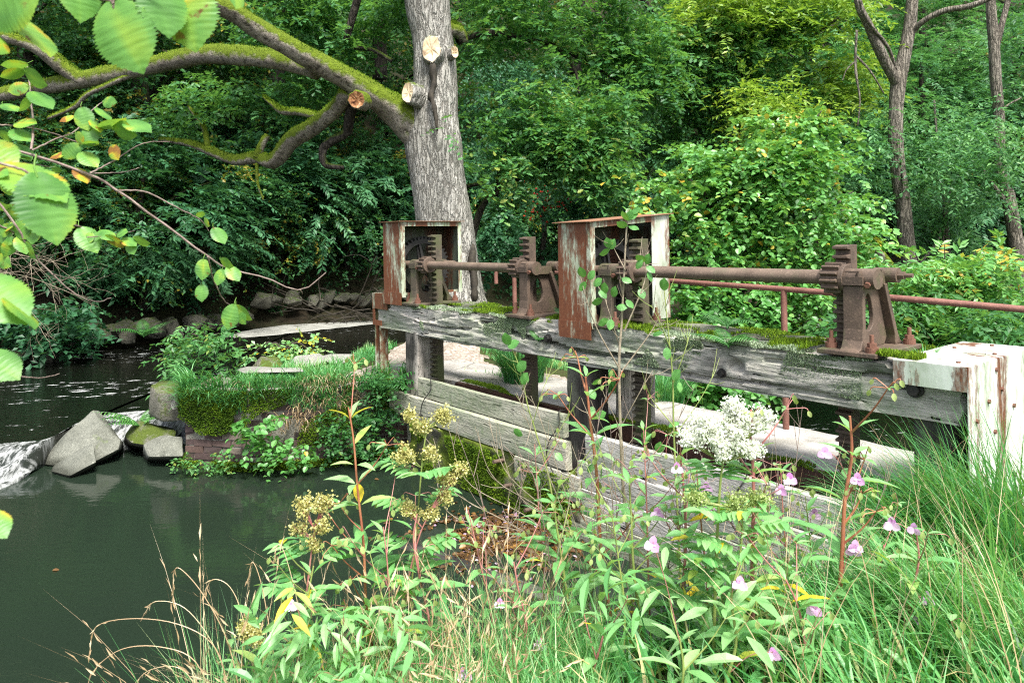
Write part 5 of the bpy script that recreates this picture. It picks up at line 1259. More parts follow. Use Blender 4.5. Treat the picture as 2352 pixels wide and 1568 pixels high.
# riprap on the far bank
RP = [rock_mesh(200+i, 14, .08, 1, .05) for i in range(5)]; RPo = []
rg = np.random.default_rng(31); bank = spline(np.array([(-14, 13.0), (-11.5, 13.7), (-9.6, 14.3), (-8.6, 15.6), (-7.6, 17.2), (-6.2, 19.2), (-3.8, 20.6), (-1, 21.8)], float), 200)
k = 0
for i in range(110):
    s = int(min(199, (i*1.85) % 200)); row = i//37
    p = bank[s] + rg.normal(size=2)*.12 + np.array([-.1, .45])*row
    sz = (.20 + .18*rg.random())*(1 if p[1] < 17.5 else .8)
    z = W1 + .03 + .30*row + rg.normal()*.05
    loc = (p[0], p[1], z); rot = rg.random()*6.28; sc = (sz*(.9+.5*rg.random()), sz, sz*(.6+.35*rg.random()))
    j = i % 5
    lab = 'damp mossy boulder in the heap along the far bank'
    if i < 5:
        o = build('riprap_boulder', RP[j], MT['stone_riprap'], local=True, loc=loc, smooth=True, auto=40); RPo.append(o); tag(o, lab, 'boulder', 'boulders heaped along the far bank'); o.rotation_euler.z = rot; o.scale = sc
    else: copy_tree(RPo[j], loc, rot, lab, scale=sc)

# ---------------------------------------------------------------- brick pier, path, island greenery
def wallrun(): return [(-3.78, 9.3), (-3.74, 8.42), (-2.95, 8.26), (-2.0, 8.40), (-1.50, 8.80), (-1.2, 8.9)]
pier = thing('brick_pier', 'low wall of old purple bricks at the tip of the grassy island', 'brick wall', (-2.6, 8.4, -1.1))
bm_, mm = MB(), MB(); rg = np.random.default_rng(17); run = [np.array([*p, 0.0]) for p in wallrun()]
for a, b in zip(run[:-1], run[1:]):
    L = np.linalg.norm(b-a); d = (b-a)/L; nr = np.array([d[1], -d[0], 0])
    for q in range(15):
        z = -1.2 + q*.078; x = -(q % 2)*.12
        batter = -nr*.02*q*.2
        while x < L:
            w_ = .22 if rg.random() < .75 else .11; x0, x1 = max(x, 0), min(x+w_, L); x += w_+.014
            if x1-x0 < .03 or rg.random() < .05: continue
            o_ = rg.normal()*.008 + (rg.random() < .08)*-.03; tint = rg.random()
            v = [a + d*(x0 if u == 0 else x1) + nr*((.045+o_) if w2 else -.06) + np.array([0, 0, z + (.064 if t3 else 0)]) + batter + rg.normal(size=3)*.004 for u in (0, 1) for w2 in (0, 1) for t3 in (0, 1)]
            bm_.add(v, [(0,1,3,2),(4,6,7,5),(0,4,5,1),(2,3,7,6),(1,5,7,3),(0,2,6,4)], 0, tint)
    v = [a + nr*.03, b + nr*.03, b - nr*.25, a - nr*.25]; v = [q + np.array([0,0,-1.4]) for q in v] + [q - nr*.04 + np.array([0,0,-.06]) for q in v]
    mm.add(v, [(0,3,2,1),(4,5,6,7),(0,1,5,4),(1,2,6,5),(2,3,7,6),(3,0,4,7)])
build('bricks', bm_, MT['brick'], pier); build('mortar', mm, MT['mortar'], pier)
# moss spilling over the wall
def curtain(n, seed, thr, zt, depth, f=.8, rng=(0, 1)):
    rg = np.random.default_rng(seed); out = []
    segs = list(zip(run[:-1], run[1:])); L = np.array([np.linalg.norm(b-a) for a, b in segs]); cum = np.concatenate([[0], np.cumsum(L)])/L.sum()
    u = rng[0] + (rng[1]-rng[0])*rg.random(n); i = np.clip(np.searchsorted(cum, u)-1, 0, len(segs)-1)
    A = np.array([s[0] for s in segs])[i]; Bv = np.array([s[1] for s in segs])[i]; t = ((u-cum[i])/(cum[i+1]-cum[i]))[:, None]
    d = (Bv-A)/np.linalg.norm(Bv-A, axis=1, keepdims=True); nr = np.stack([d[:, 1], -d[:, 0], d[:, 0]*0], 1)
    p = A + (Bv-A)*t; p[:, 2] = zt - depth*rg.random(n)**1.3; m = noise3(p*np.array([1, 1, .8]), f, seed) - (zt - p[:, 2])/depth*.9 + .35
    k = m > thr; return p[k], nr[k]
mb = MB()
p, nr = np.concatenate([np.concatenate(c_, 1) for c_ in (curtain(13000, 61, .10, -.03, .50, 1.0, (0, .45)), curtain(13000, 65, .1, -.02, .65, 1.0, (.45, 1)))]), 0; p, nr = p[:, :3], p[:, 3:]; q = p + nr*(.05 + .04*RNG.random((len(p), 1)))
a = np.arctan2(nr[:, 1], nr[:, 0]) + RNG.normal(size=len(p))*.8
blades(mb, q, .02 + .035*RNG.random(len(q)), a, 1.9, .018, np.clip(.35 + .3*noise3(q, 1.5, 4) + .2*RNG.normal(size=len(q)), 0, 1), 2)
p, nr = curtain(16000, 62, -.1, -.82, .28, 1.2); q = p + nr*(.05 + .05*RNG.random((len(p), 1)))
blades(mb, q, .02 + .04*RNG.random(len(q)), np.arctan2(nr[:, 1], nr[:, 0]) + RNG.normal(size=len(p))*.8, 1.9, .02, np.clip(.45 + .3*RNG.normal(size=len(q)), 0, 1), 2)
build('moss', mb, MT['moss'], pier)
mb = MB(); p, nr = curtain(700, 63, .0, .02, .55, .9, (.45, .9)); q = p + nr*.06
blades(mb, q, .12 + .25*RNG.random(len(q)), np.arctan2(nr[:, 1], nr[:, 0]) + RNG.normal(size=len(q))*.5, 1.8 + .5*RNG.random(len(q)), .012, RNG.random(len(q))*.8, 4)
tag(build('hanging_straw', mb, MT['dry']), 'tufts of dry straw hanging down the front of the pier', 'dry grass', kind='stuff')
mb = MB(); p, nr = curtain(3000, 64, .0, .04, .55, 1.0, (.14, 1)); q = p + nr*.06
blades(mb, q, .14 + .3*RNG.random(len(q)), np.arctan2(nr[:, 1], nr[:, 0]) + RNG.normal(size=len(q))*.7, 1.2 + .9*RNG.random(len(q)), .012, RNG.random(len(q))*.7, 4)
tag(build('hanging_grass', mb, MT['grass']), 'green grass hanging over the front edge of the pier', 'grass', kind='stuff')
# leafy creepers low on the pier and by the water
def patch(name, label, cat, lst, mat, kind='stuff'):
    m_ = MB()
    for a, kw in lst:
        q = leafy(*a, **kw); m_.v += q.v; m_.t += q.t; m_.f += [f + m_.n for f in q.f]; m_.m += q.m; m_.n += q.n
    return tag(build(name, m_, MT[mat]), label, cat, kind=kind)
patch('bramble', 'bright green nettle-leaved bramble growing out of the brick pier', 'bramble', [((545, 680, 955, 1040, 7.95, 8.15, 22, 7, T_OVAL, .075, 201), dict(tint=.35, spray=.2, thr=-.8, droop=.4))], 'leaf_hazel', 'thing')
patch('trailing_plants', 'small green plants trailing to the water from the pier bricks', 'trailing plants', [((590, 730, 1000, 1072, 7.95, 8.2, 36, 7, T_OVAL, .055, 202), dict(tint=.4, spray=.22, thr=-.8, droop=.4))], 'leaf_hazel')
patch('creeper', 'small-leaved creeper covering the shaded right part of the pier', 'creeper', [((740, 910, 940, 1050, 8.1, 8.5, 160, 8, T_DIA, .05, 203), dict(tint=.3, spray=.2, thr=-.6)), ((400, 560, 1050, 1080, 8.0, 8.25, 45, 8, T_DIA, .045, 204), dict(tint=.6, spray=.16, thr=-.6)), ((840, 920, 850, 960, 8.2, 8.5, 60, 9, T_DIA, .05, 205), dict(tint=.35, spray=.25, thr=-.6))], 'leaf_mid')

def fern(label, base, fr, L, seed, spread=1.0, tint=.5, dirc=None):
    rg = np.random.default_rng(seed); t = thing('fern', label, 'fern', base)
    for k in range(fr):
        a = rg.random()*6.28 if dirc is None else dirc + rg.normal()*spread
        l = L*(.7 + .5*rg.random()); e = .5 + .5*rg.random(); n = 16
        s = np.linspace(0, 1, n); h = l*(s*cos(e*.4)*.8 - .55*s*s*e); o_ = l*(s*.35 + .55*s*s)
        p = np.stack([np.cos(a)*o_, np.sin(a)*o_, h], 1) + base
        m_ = MB(); tube(m_, p, np.linspace(.004, .0015, n), 5, cap=False)
        d = np.gradient(p, axis=0); d /= np.linalg.norm(d, axis=1, keepdims=True)
        S = spline(np.column_stack([p, d]), 36)[4:]; S = S[::2]; pp, dd = S[:, :3], S[:, 3:]; sd_ = np.cross(dd, [0, 0, 1.0]); sd_ /= np.linalg.norm(sd_, axis=1, keepdims=True); u = np.cross(sd_, dd)
        u_ = np.linspace(0, 1, len(pp)); w_ = l*.22*np.sin(pi*np.clip(u_*.86+.14, 0, 1))**.7
        for sg in (-1, 1):
            scatter(m_, T_LANCE, pp, sd_*sg + dd*.35 - u*.1, u + rg.normal(size=u.shape)*.1, w_, np.clip(tint + .15*rg.normal(size=len(pp)), 0, 1), 0, .72)
        build('frond', m_, MT['leaf_fern'], t)
    return t
fern('dark fern beside the steel post at the pier end', P(878, 905, 8.5), 11, .55, 1, tint=.3)
fern('pale green fern standing left of the square stone block', P(325, 985, 9.0), 8, .55, 2, tint=.75)
fern('small fern growing out of the split beam near the rot hole', B(-1.12, -.01, .84), 6, .34, 3, tint=.6)
fern('tiny fern sprouting below the bolt in the beam crack', B(-3.12, -.02, .69), 6, .17, 4, tint=.6)
fern('dark fern on the pier wall above the still water', P(850, 985, 8.35), 8, .5, 5, tint=.25)
fern('small pale fern on top of the brick corner', P(470, 905, 8.4), 5, .22, 6, tint=.8)
fern('fern between the boulders of the far bank', P(330, 775, 14.5), 9, .6, 7, tint=.55)
fern('small fern behind the middle stand on the beam', B(-3.0, .2, .88), 5, .2, 8, tint=.6)
fern('small fern on the rear beam left of the near stand', B(-1.45, .45, .9), 6, .3, 9, tint=.55)

# gravel path over the island
PATH = [(-1.35, 8.95), (-.8, 9.2), (.1, 8.35), (1.2, 7.75), (.9, 7.3), (-.2, 8.0), (-1.0, 8.55)]
PATH = [tuple(B(-5.9, .9)[:2]), tuple(B(-3.3, 1.33)[:2]), tuple(B(-3.6, 1.75)[:2]), (.0, 9.6), (-.5, 10.6), (-.9, 12.0), (-1.7, 12.0), (-1.9, 10.4), (-2.2, 9.3), (-1.7, 9.0)]
X, Y = np.meshgrid(np.linspace(-2.5, 1.6, 60), np.linspace(6.8, 12.4, 80)); D = sdpoly(X, Y, PATH)
v = np.stack([X, Y, ground_z(X, Y) + .012 + .03*sstep(D, 0, .2)], -1).reshape(-1, 3); dv = D.ravel() + .1*noise3(v, 1.3, 2)
i = np.arange(79)[:, None]*60; j = np.arange(59)[None]; f = np.stack([i+j, i+j+1, i+61+j, i+60+j], -1).reshape(-1, 4); f = f[(dv[f] > 0).all(1)]
us, inv = np.unique(f, return_inverse=True); mb = MB(); mb.add(v[us], inv.reshape(f.shape))
tag(build('path', mb, MT['gravel'], smooth=True), 'gravel path leading over the island from the walkway', 'path', kind='structure')
# island grass
rg = np.random.default_rng(71); q = np.stack([-3.8 + 8*rg.random(90000), 8.3 + 5*rg.random(90000)], 1)
d = sdpoly(q[:, 0], q[:, 1], ISLAND); dp = sdpoly(q[:, 0], q[:, 1], PATH); m = noise3(np.column_stack([q, q[:, 0]*0]), .5, 9)
k = (d > .05) & (dp < -.02) & (m > -.35) ; q = q[k][:26000]; q = np.column_stack([q, ground_z(q[:, 0], q[:, 1])])
mb = MB(); n = len(q); blades(mb, q, (.04 + .10*rg.random(n))*(1 + .9*np.clip(noise3(q, .9, 31), -.6, 1)), rg.random(n)*6.28, .4 + 1.1*rg.random(n), .013, np.clip(.55 + .2*noise3(q, .8, 3) + .15*rg.normal(size=n), 0, 1), 3, rg=rg)
tag(build('island_grass', mb, MT['grass'], loc=(-1, 10, -.1)), 'short bright grass covering the island', 'grass', kind='stuff')
def tussock(label, c, n, h, r, seed, tint=.3, wdt=.009, out=.8):
    rg = np.random.default_rng(seed); a = rg.random(n)*6.28; rr = r*np.sqrt(rg.random(n))
    b = np.array(c) + np.stack([np.cos(a)*rr, np.sin(a)*rr, a*0 - .02], 1); m_ = MB()
    blades(m_, b, h*(.6 + .6*rg.random(n)), a + rg.normal(size=n)*.5, .5 + out*rg.random(n)*1.4, wdt, np.clip(tint + .15*rg.normal(size=n), 0, 1), 5, rg=rg)
    return tag(build('grass_tussock', m_, MT['grass'], loc=c), label, 'grass tussock')
tussock('dark green grass tussock behind the first rack by the walkway', B(-4.55, .98, 0), 900, .62, .22, 1, .22)
tussock('grass tussock at the back edge of the walkway by the middle rack', B(-3.55, 1.5, -.05), 800, .45, .3, 2, .3)
tussock('grass tussock between middle rack and blackened post', B(-2.95, 1.45, -.05), 600, .42, .22, 3, .35)
tussock('small grass tuft in the gap behind the near stand', B(.02, .33, .82), 60, .16, .04, 4, .5)
# ---------------------------------------------------------------- plants on the near bank
VT = []
def vein_leaf():
    r0 = [(-.06,.1),(-.02,.2),(.04,.28),(.1,.36),(.16,.385),(.22,.44),(.28,.44),(.34,.485),(.4,.47),(.46,.5),(.52,.465),(.58,.475),(.64,.42),(.7,.405),(.76,.33),(.81,.30),(.86,.2),(.91,.15),(.955,.075),(1,.0)]
    aa = np.linspace(-.06, 1, 45); r0 = np.array(r0); rows = [(a_, np.interp(a_, r0[:, 0], r0[:, 1])*(1.07 if k_ % 2 else .93)) for k_, a_ in enumerate(aa)]
    c = np.array([-1, -.66, -.33, 0, .33, .66, 1]); v = []
    for a, w_ in rows:
        for k in c:
            y = k*w_; s = abs(y)
            v.append((a + .10*s*0, y, -.16*a*a + .10*s*1.2 - .35*s*s + .007*sin(2*pi*7*(a - .75*s))*(s > .02)))
            VT.append((.12 if s < .01 else .03*cos(2*pi*7*(a - .75*s) - .6)))
    n = len(rows); f = [(i*7+j, i*7+j+1, (i+1)*7+j+1, (i+1)*7+j) for i in range(n-1) for j in range(6)]
    return np.array(v), np.array(f)
T_VEIN = vein_leaf()
CAM = np.array([0, 0, EYE])

def near_leaves(mb, lst, rg, w=1.0):
    """(base px, base py, tip px, tip py, Y, tint, turn): leaves hung where they grow, turned about their own axis"""
    for bx, by, tx, ty, Y, tn, turn in lst:
        a, b = P(bx, by, Y), P(tx, ty, Y - .02); d = b-a; L = np.linalg.norm(d)
        n = unit(CAM - a); s = unit(np.cross(n, d)); n = n*cos(turn) + s*sin(turn) + rg.normal(size=3)*.08
        pe = spline(np.array([a + d*.02, a - d*.12 + np.array([0, 0, .04*L]), a - d*.2 + np.array([0, .01, .14*L])]), 6); tube(mb, pe, .009*L + .0004, 5, cap=False, tint=.55)
        scatter(mb, T_VEIN, a[None], d[None], n[None], [L], [tn], 0, w)
        v_ = T_VEIN[0]; mb.t[-1] = np.clip(tn + np.array(VT)*(.8 if tn < .7 else .3) + .22*noise3(v_*np.array([1, 1, 0]), .9, int(abs(bx*7 + by)))*(1 + (np.abs(v_[:, 1]) > .3)), 0, 1)
def pxtube(mb, pts, Y0, Y1, r0, r1, seg=6, n=26, seed=0):
    k = len(pts); q = np.array([P(x, y, Y0 + (Y1-Y0)*i/(k-1)) for i, (x, y) in enumerate(pts)]); s = spline(q, n)
    s += np.random.default_rng(seed).normal(size=s.shape)*r0*.25
    tube(mb, s, np.linspace(r0, r1, n), seg, seed=seed)
rg = np.random.default_rng(3)
hb = thing('hazel_branch', 'long thin hazel branch with browning leaves reaching over the pool', 'branch', P(0, 340, 2.3))
mb = MB()
for pts, r0, r1 in (([(-60, 330), (63, 352), (207, 400), (273, 440), (383, 520), (473, 585), (520, 614), (610, 637), (690, 665), (750, 625)], .0056, .0018), ([(270, 438), (333, 440), (400, 473), (457, 503), (480, 530)], .003, .0015),
                    ([(-30, 430), (40, 522), (77, 582), (120, 629), (173, 675), (220, 692), (255, 684)], .004, .0015), ([(478, 590), (490, 640), (515, 690), (540, 706)], .003, .0015), ([(-30, 285), (40, 290), (100, 300), (180, 327)], .003, .0015),
                    ([(72, 345), (76, 290), (70, 220), (62, 150)], .004, .002), ([(207, 398), (260, 370), (327, 330), (390, 325)], .003, .001), ([(207, 398), (280, 396), (320, 385)], .0025, .001), ([(75, 345), (130, 318), (175, 300), (215, 250), (240, 232)], .003, .0015),
                    ([(-20, 366), (60, 375), (130, 385)], .003, .001), ([(-20, 410), (30, 420), (60, 410), (110, 440)], .003, .001), ([(120, 629), (150, 637), (185, 638)], .002, .001), ([(-30, 505), (40, 540), (90, 600), (120, 630)], .003, .001), ([(30, 862), (90, 868), (137, 858)], .003, .0012), ([(690, 665), (695, 675)], .002, .001), ([(200, 545), (250, 540), (310, 530)], .002, .001), ([(150, 510), (210, 530), (230, 545)], .003, .001)):
    pxtube(mb, pts, 2.3, 2.5, r0, r1, seed=len(pts))
build('twig', mb, MT['twig'], hb)
mb = MB(); L = []
def ml(bx, by, tx, ty, t=.4, turn=.3, Y=2.35): L.append((bx, by, tx, ty, Y, t, turn))
for q in ((60,147,2,157,.45,1.0),(52,163,2,182,.55,.9),(60,167,100,199,.3,.9),(62,200,15,208,.6,.4),(73,213,122,242,.35,.7),(37,283,80,277,.6,.8),(28,300,70,318,.35,.5),(30,333,72,362,.4,.7),(0,310,26,318,.35,.6),(5,340,70,350,.4,1.1),(72,222,50,258,.5,1.1),
          (187,250,200,297,.35,.3),(212,277,234,300,.7,.8),(203,290,213,330,.35,.2),(175,308,190,330,.6,.6),(233,294,291,281,.55,.9),(289,279,347,295,.3,1.0),(262,290,308,314,.4,.7),(182,335,140,362,.42,.3),(186,352,224,378,.55,.5),(176,388,203,416,.97,.5),(256,336,268,366,.9,.5),(238,235,264,233,.35,.3),(225,250,255,272,.35,.9),(168,268,135,276,.9,1.0),(196,333,225,330,.5,1.1),(140,393,118,388,.4,.5),(150,352,112,360,.98,1.1),
          (185,525,225,575,.45,.3),(243,548,284,566,.9,.8),(232,530,262,548,.4,.6),(283,548,312,560,.5,.7),(297,555,305,583,.45,.4),(310,550,340,562,.4,.9),(270,538,290,530,.4,.7),(210,535,195,560,.5,.5),
          (468,598,466,642,.45,.2),(508,598,532,614,.5,.8),(510,620,497,654,.35,.4),(524,614,550,642,.5,.3),(463,655,462,692,.3,.3),(537,702,520,756,.5,.3),(545,705,573,738,.6,.9),(545,712,560,745,.5,.6),(492,525,518,556,.3,.4),(470,505,478,520,.7,.8),(456,498,466,488,.4,.3),
          (20,515,10,545,.55,.4),(38,510,60,548,.5,.5),(65,505,95,530,.5,.7),(30,550,12,590,.5,.4),(44,545,62,580,.55,.4),(58,560,75,595,.5,.9),(5,560,-15,590,.45,.4),(80,520,70,560,.4,.5),(5,505,-20,530,.6,.5),(0,825,24,818,.5,.7),(10,525,30,512,.6,.8),(0,430,25,445,.6,.9),(42,395,62,430,.65,.7),(8,240,40,250,.4,.9),(-5,590,20,612,.5,.5),(4,535,22,560,.4,.5),(-20,470,20,480,.5,.8),(15,480,50,500,.45,.7)):
    ml(*q[:4], q[4], q[5]*(1 if rg.random() < .5 else -1))
near_leaves(mb, L, rg, .80); build('leaves', mb, MT['leaf_near'], hb, smooth=True)
hb = thing('hazel_branch', 'hazel spray with very large close leaves in the top left corner', 'branch', P(250, -80, 1.15))
mb = MB()
for pts in ([(-60, -40), (100, -30), (260, 0), (420, -60)], [(258, -2), (262, 22)], [(30, -40), (35, 30)]): pxtube(mb, pts, 1.15, 1.15, .003, .0015)
build('twig', mb, MT['twig'], hb)
mb = MB(); near_leaves(mb, [(258, 12, 315, 160, 1.15, .42, -.25), (358, -45, 396, 76, 1.18, .33, .4), (420, -40, 442, 110, 1.22, .62, -.3), (178, -55, 192, 44, 1.2, .38, .3), (-30, 40, 75, -12, 1.1, .5, .3), (28, 30, 130, 112, 1.15, .66, 1.25), (540, -25, 548, 16, 1.3, .62, .5), (-15, 75, 10, 118, 1.1, .7, .6), (290, -70, 262, 30, 1.2, .45, .8)], rg, .84)
build('leaves', mb, MT['leaf_near'], hb, smooth=True)
hb = thing('hazel_branch', 'close hazel leaves hanging at the left edge with a hole in one', 'branch', P(-60, 400, 1.1))
mb = MB(); pxtube(mb, [(-80, 330), (-10, 370), (60, 395), (90, 415)], 1.08, 1.12, .003, .0015); pxtube(mb, [(-80, 620), (-30, 640)], 1.1, 1.1, .003, .002); pxtube(mb, [(-80, 800), (-30, 812)], 1.12, 1.38, .003, .002); pxtube(mb, [(-80, 330), (-75, 500), (-80, 620), (-80, 800), (-70, 1000), (-60, 1130), (-30, 1178)], 1.08, 1.1, .004, .002); pxtube(mb, [(-80, 330), (-40, 325)], 1.08, 1.15, .003, .002); pxtube(mb, [(-75, 430), (-45, 405)], 1.08, 1.1, .003, .002)
build('twig', mb, MT['twig'], hb)
mb = MB(); near_leaves(mb, [(85, 405, 140, 552, 1.1, .35, .25), (10, 380, 155, 440, 1.12, .58, 1.0), (-55, 640, 62, 728, 1.05, .52, .3), (20, 690, 92, 742, 1.05, .6, 1.2), (-35, 815, 42, 862, 1.4, .36, .4), (-30, 1180, 14, 1228, 1.1, .5, .3), (-40, 330, 34, 372, 1.15, .55, .5), (-45, 405, 10, 392, 1.1, .55, .8)], rg, .80)
build('leaves', mb, MT['leaf_near'], hb, smooth=True)

# grass of the bank
rg = np.random.default_rng(101); N = 150000
q = np.stack([-2.6 + 8.2*rg.random(N), 1.5 + 5.4*rg.random(N)], 1); d = sdpoly(q[:, 0], q[:, 1], NEAR)
m = noise3(np.column_stack([q, q[:, 0]*0]), .6, 5)
dens = sstep(d, .05, .8)*np.where(q[:, 0] > .9, 1.0, .30)*np.where(q[:, 0] < -.4, .8, 1.0)
k = (rg.random(N) < dens) & (d > .05); q = q[k][:24000]; n = len(q); q = np.column_stack([q, ground_z(q[:, 0], q[:, 1]) - .01])
m = noise3(q, .5, 8); h = (.20 + .26*rg.random(n))*(1 + .25*m)
mb = MB(); blades(mb, q, h, pi*.9 + rg.normal(size=n)*1.3, .45 + 1.35*rg.random(n), .009 + .011*rg.random(n), np.where(rg.random(n) < .07, 1.0, np.clip(.52 + .18*m + .22*rg.normal(size=n), 0, 1)), 5, rg=rg)
tag(build('bank_grass', mb, MT['grass'], loc=(2, 3.4, -.2)), 'bright tall grass covering the near bank', 'grass', kind='stuff')
# thin pale flowering grass stems among it
N = 900; q = np.stack([.7 + 3.4*rg.random(N), 1.9 + 3.0*rg.random(N)], 1); d = sdpoly(q[:, 0], q[:, 1], NEAR); q = q[d > .4]; n = len(q); q = np.column_stack([q, ground_z(q[:, 0], q[:, 1])])
mb = MB(); blades(mb, q, .55 + .4*rg.random(n), rg.random(n)*6.28, .3 + .8*rg.random(n), .0042, rg.random(n), 6, rg=rg)
tag(build('seeding_grass', mb, MT['dry'], loc=(2, 3.2, 0)), 'thin pale seeding grass stems rising above the bank grass', 'dry grass', kind='stuff')
# drooping straw at the water's edge, lower left
N = 2600; px = 430 + 760*rg.random(N); Y = 2.3 + .7*rg.random(N); X = (px-CXP)/FPX*Y; d = sdpoly(X, Y, NEAR); X, Y, px = X[d > .0], Y[d > .0], px[d > .0]
q = np.column_stack([X, Y, ground_z(X, Y)])[:430]; n = len(q); hh = np.clip(.05 + .58*rg.random(n)**1.4 - q[:, 2], .3, 1.4)*1.12
mb = MB(); a = rg.random(n)*6.28; bend = .35 + 1.2*rg.random(n)**1.6
rows = blades(mb, q, hh, a, bend, .0036, rg.random(n), 7, rg=rg)
tips = (rows[-3] + rows[-4])/2; dirs = tips - (rows[-7] + rows[-8])/2
for s_ in (0, .35, .7):
    scatter(mb, T_PIN, tips - dirs*s_*.5, dirs + rg.normal(size=dirs.shape)*.02 - np.array([0, 0, .03]), randdir(n, rg), .03 + .03*rg.random(n), rg.random(n), 0, .4)
for k_, pts in enumerate(([(520, 1640), (515, 1540), (480, 1470), (400, 1430), (300, 1420), (222, 1438), (205, 1500)], [(560, 1640), (525, 1480), (470, 1370), (420, 1310), (400, 1312), (397, 1380)], [(500, 1640), (450, 1520), (370, 1485), (280, 1490), (215, 1540), (195, 1600)], [(650, 1640), (620, 1450), (600, 1340), (580, 1290), (570, 1330)],
        [(470, 1640), (440, 1560), (400, 1530), (340, 1540), (300, 1580)], [(600, 1640), (560, 1430), (530, 1350), (490, 1330), (470, 1360)], [(720, 1640), (690, 1420), (660, 1290), (640, 1250), (628, 1290)], [(540, 1640), (500, 1500), (430, 1400), (360, 1380), (330, 1410)])):
    S_ = np.array([P(x_, y_, 2.45 + .05*k_) for x_, y_ in pts]); S_ = spline(S_, 26); tube(mb, S_, np.linspace(.0022, .001, 26), 4, cap=False, tint=.3 + .08*k_)
    dd = np.gradient(S_, axis=0)[-8:]; scatter(mb, T_PIN, S_[-8:], dd + rg.normal(size=dd.shape)*.003 - np.array([0, 0, .004]), randdir(8, rg), .03, rg.random(8), 0, .5)
tag(build('drooping_straw', mb, MT['dry'], loc=(-.6, 2.8, -.3)), 'tan drooping straw with nodding seed heads at the water edge', 'dry grass', kind='stuff')
N = 9000; px = 430 + 950*rg.random(N); Y = 2.2 + 1.1*rg.random(N); X = (px-CXP)/FPX*Y; d = sdpoly(X, Y, NEAR); X, Y = X[d > .05], Y[d > .05]; q = np.column_stack([X, Y, ground_z(X, Y)])[:4200]; n = len(q)
hh = np.clip(-.05 + .36*rg.random(n)**1.2 - q[:, 2], .2, 1.2)*1.1
mb = MB(); blades(mb, q, hh, rg.random(n)*6.28, .2 + .9*rg.random(n), .0075, np.clip(.62 + .22*rg.normal(size=n), 0, 1), 6, rg=rg)
tag(build('water_edge_grass', mb, MT['grass'], loc=(-.4, 2.8, -.3)), 'upright pale green grass along the water edge', 'grass', kind='stuff')
def lean_tuft(label, c, n, h, r, bearing, spread, seed, tint, wdt=.008, bend=(.5, 1.6)):
    rg = np.random.default_rng(seed); a = rg.random(n)*6.28; rr = r*np.sqrt(rg.random(n)); c = np.array(c)
    b = c + np.stack([np.cos(a)*rr, np.sin(a)*rr, a*0 - .03], 1); m_ = MB()
    blades(m_, b, h*(.55 + .6*rg.random(n)), bearing + rg.normal(size=n)*spread, bend[0] + (bend[1]-bend[0])*rg.random(n), wdt*(.6 + .6*rg.random(n)), np.clip(tint + .16*rg.normal(size=n), 0, 1), 7, rg=rg)
    return tag(build('grass_tussock', m_, MT['grass'], loc=c), label, 'grass tussock')
def gp(px, Y):
    x = P(px, 1100, Y)[0]; return (x, Y, gz(x, Y))
lean_tuft('tall dark green grass clump draping in front of the white end panel', gp(2255, 3.65), 800, .80, .24, pi*1.02, .6, 1, .27, .013, (.7, 1.7))
lean_tuft('tall upright green grass clump at the right edge', gp(2345, 3.4), 800, .85, .34, pi*1.1, .8, 2, .38, .011, (.2, 1.1))
lean_tuft('arching grass clump below the right end of the boards', gp(2120, 3.6), 650, .7, .24, pi*1.05, .6, 3, .36, .013, (.8, 1.7))
lean_tuft('grass clump with straw in the lower right corner', gp(2230, 2.75), 750, .66, .3, pi*1.1, .8, 4, .62, .012, (.5, 1.5))
lean_tuft('arching light green grass clump left of the lower right corner', gp(2010, 2.7), 550, .52, .26, pi*.95, .8, 5, .52, .012, (.6, 1.6))

def lit_curve(pts, Y, n=34, dY=.0):
    """stem line: rooted in the bank, then through measured points"""
    k = len(pts); q = [P(x, y, Y + dY*i/(k-1)) for i, (x, y) in enumerate(pts)]
    b = q[0].copy(); g = gz(b[0], b[1]); 
    if g < b[2] - .03: q = [np.array([b[0] + .02, b[1], g - .03])] + q
    return spline(np.array(q), n)
def flower(mb, c, s, rg):
    f = unit(CAM - c + rg.normal(size=3)*.5); u, w_ = basis(f)
    for ang, sz, tn in ((-.55, 1.0, .6), (-2.6, 1.0, .7), (1.57, .85, .35), (.3, .55, .8), (2.84, .55, .8)):
        d = u*cos(ang) + w_*sin(ang) + f*.3; scatter(mb, T_OVAL, c[None], d[None], (f + rg.normal(size=3)*.2)[None], [s*sz], [np.clip(tn + .15*rg.normal(), 0, 1)], 0, 1.25)
    scatter(mb, T_OVAL, c[None], (-f)[None], w_[None], [s*.9], [.15], 0, 1.5)
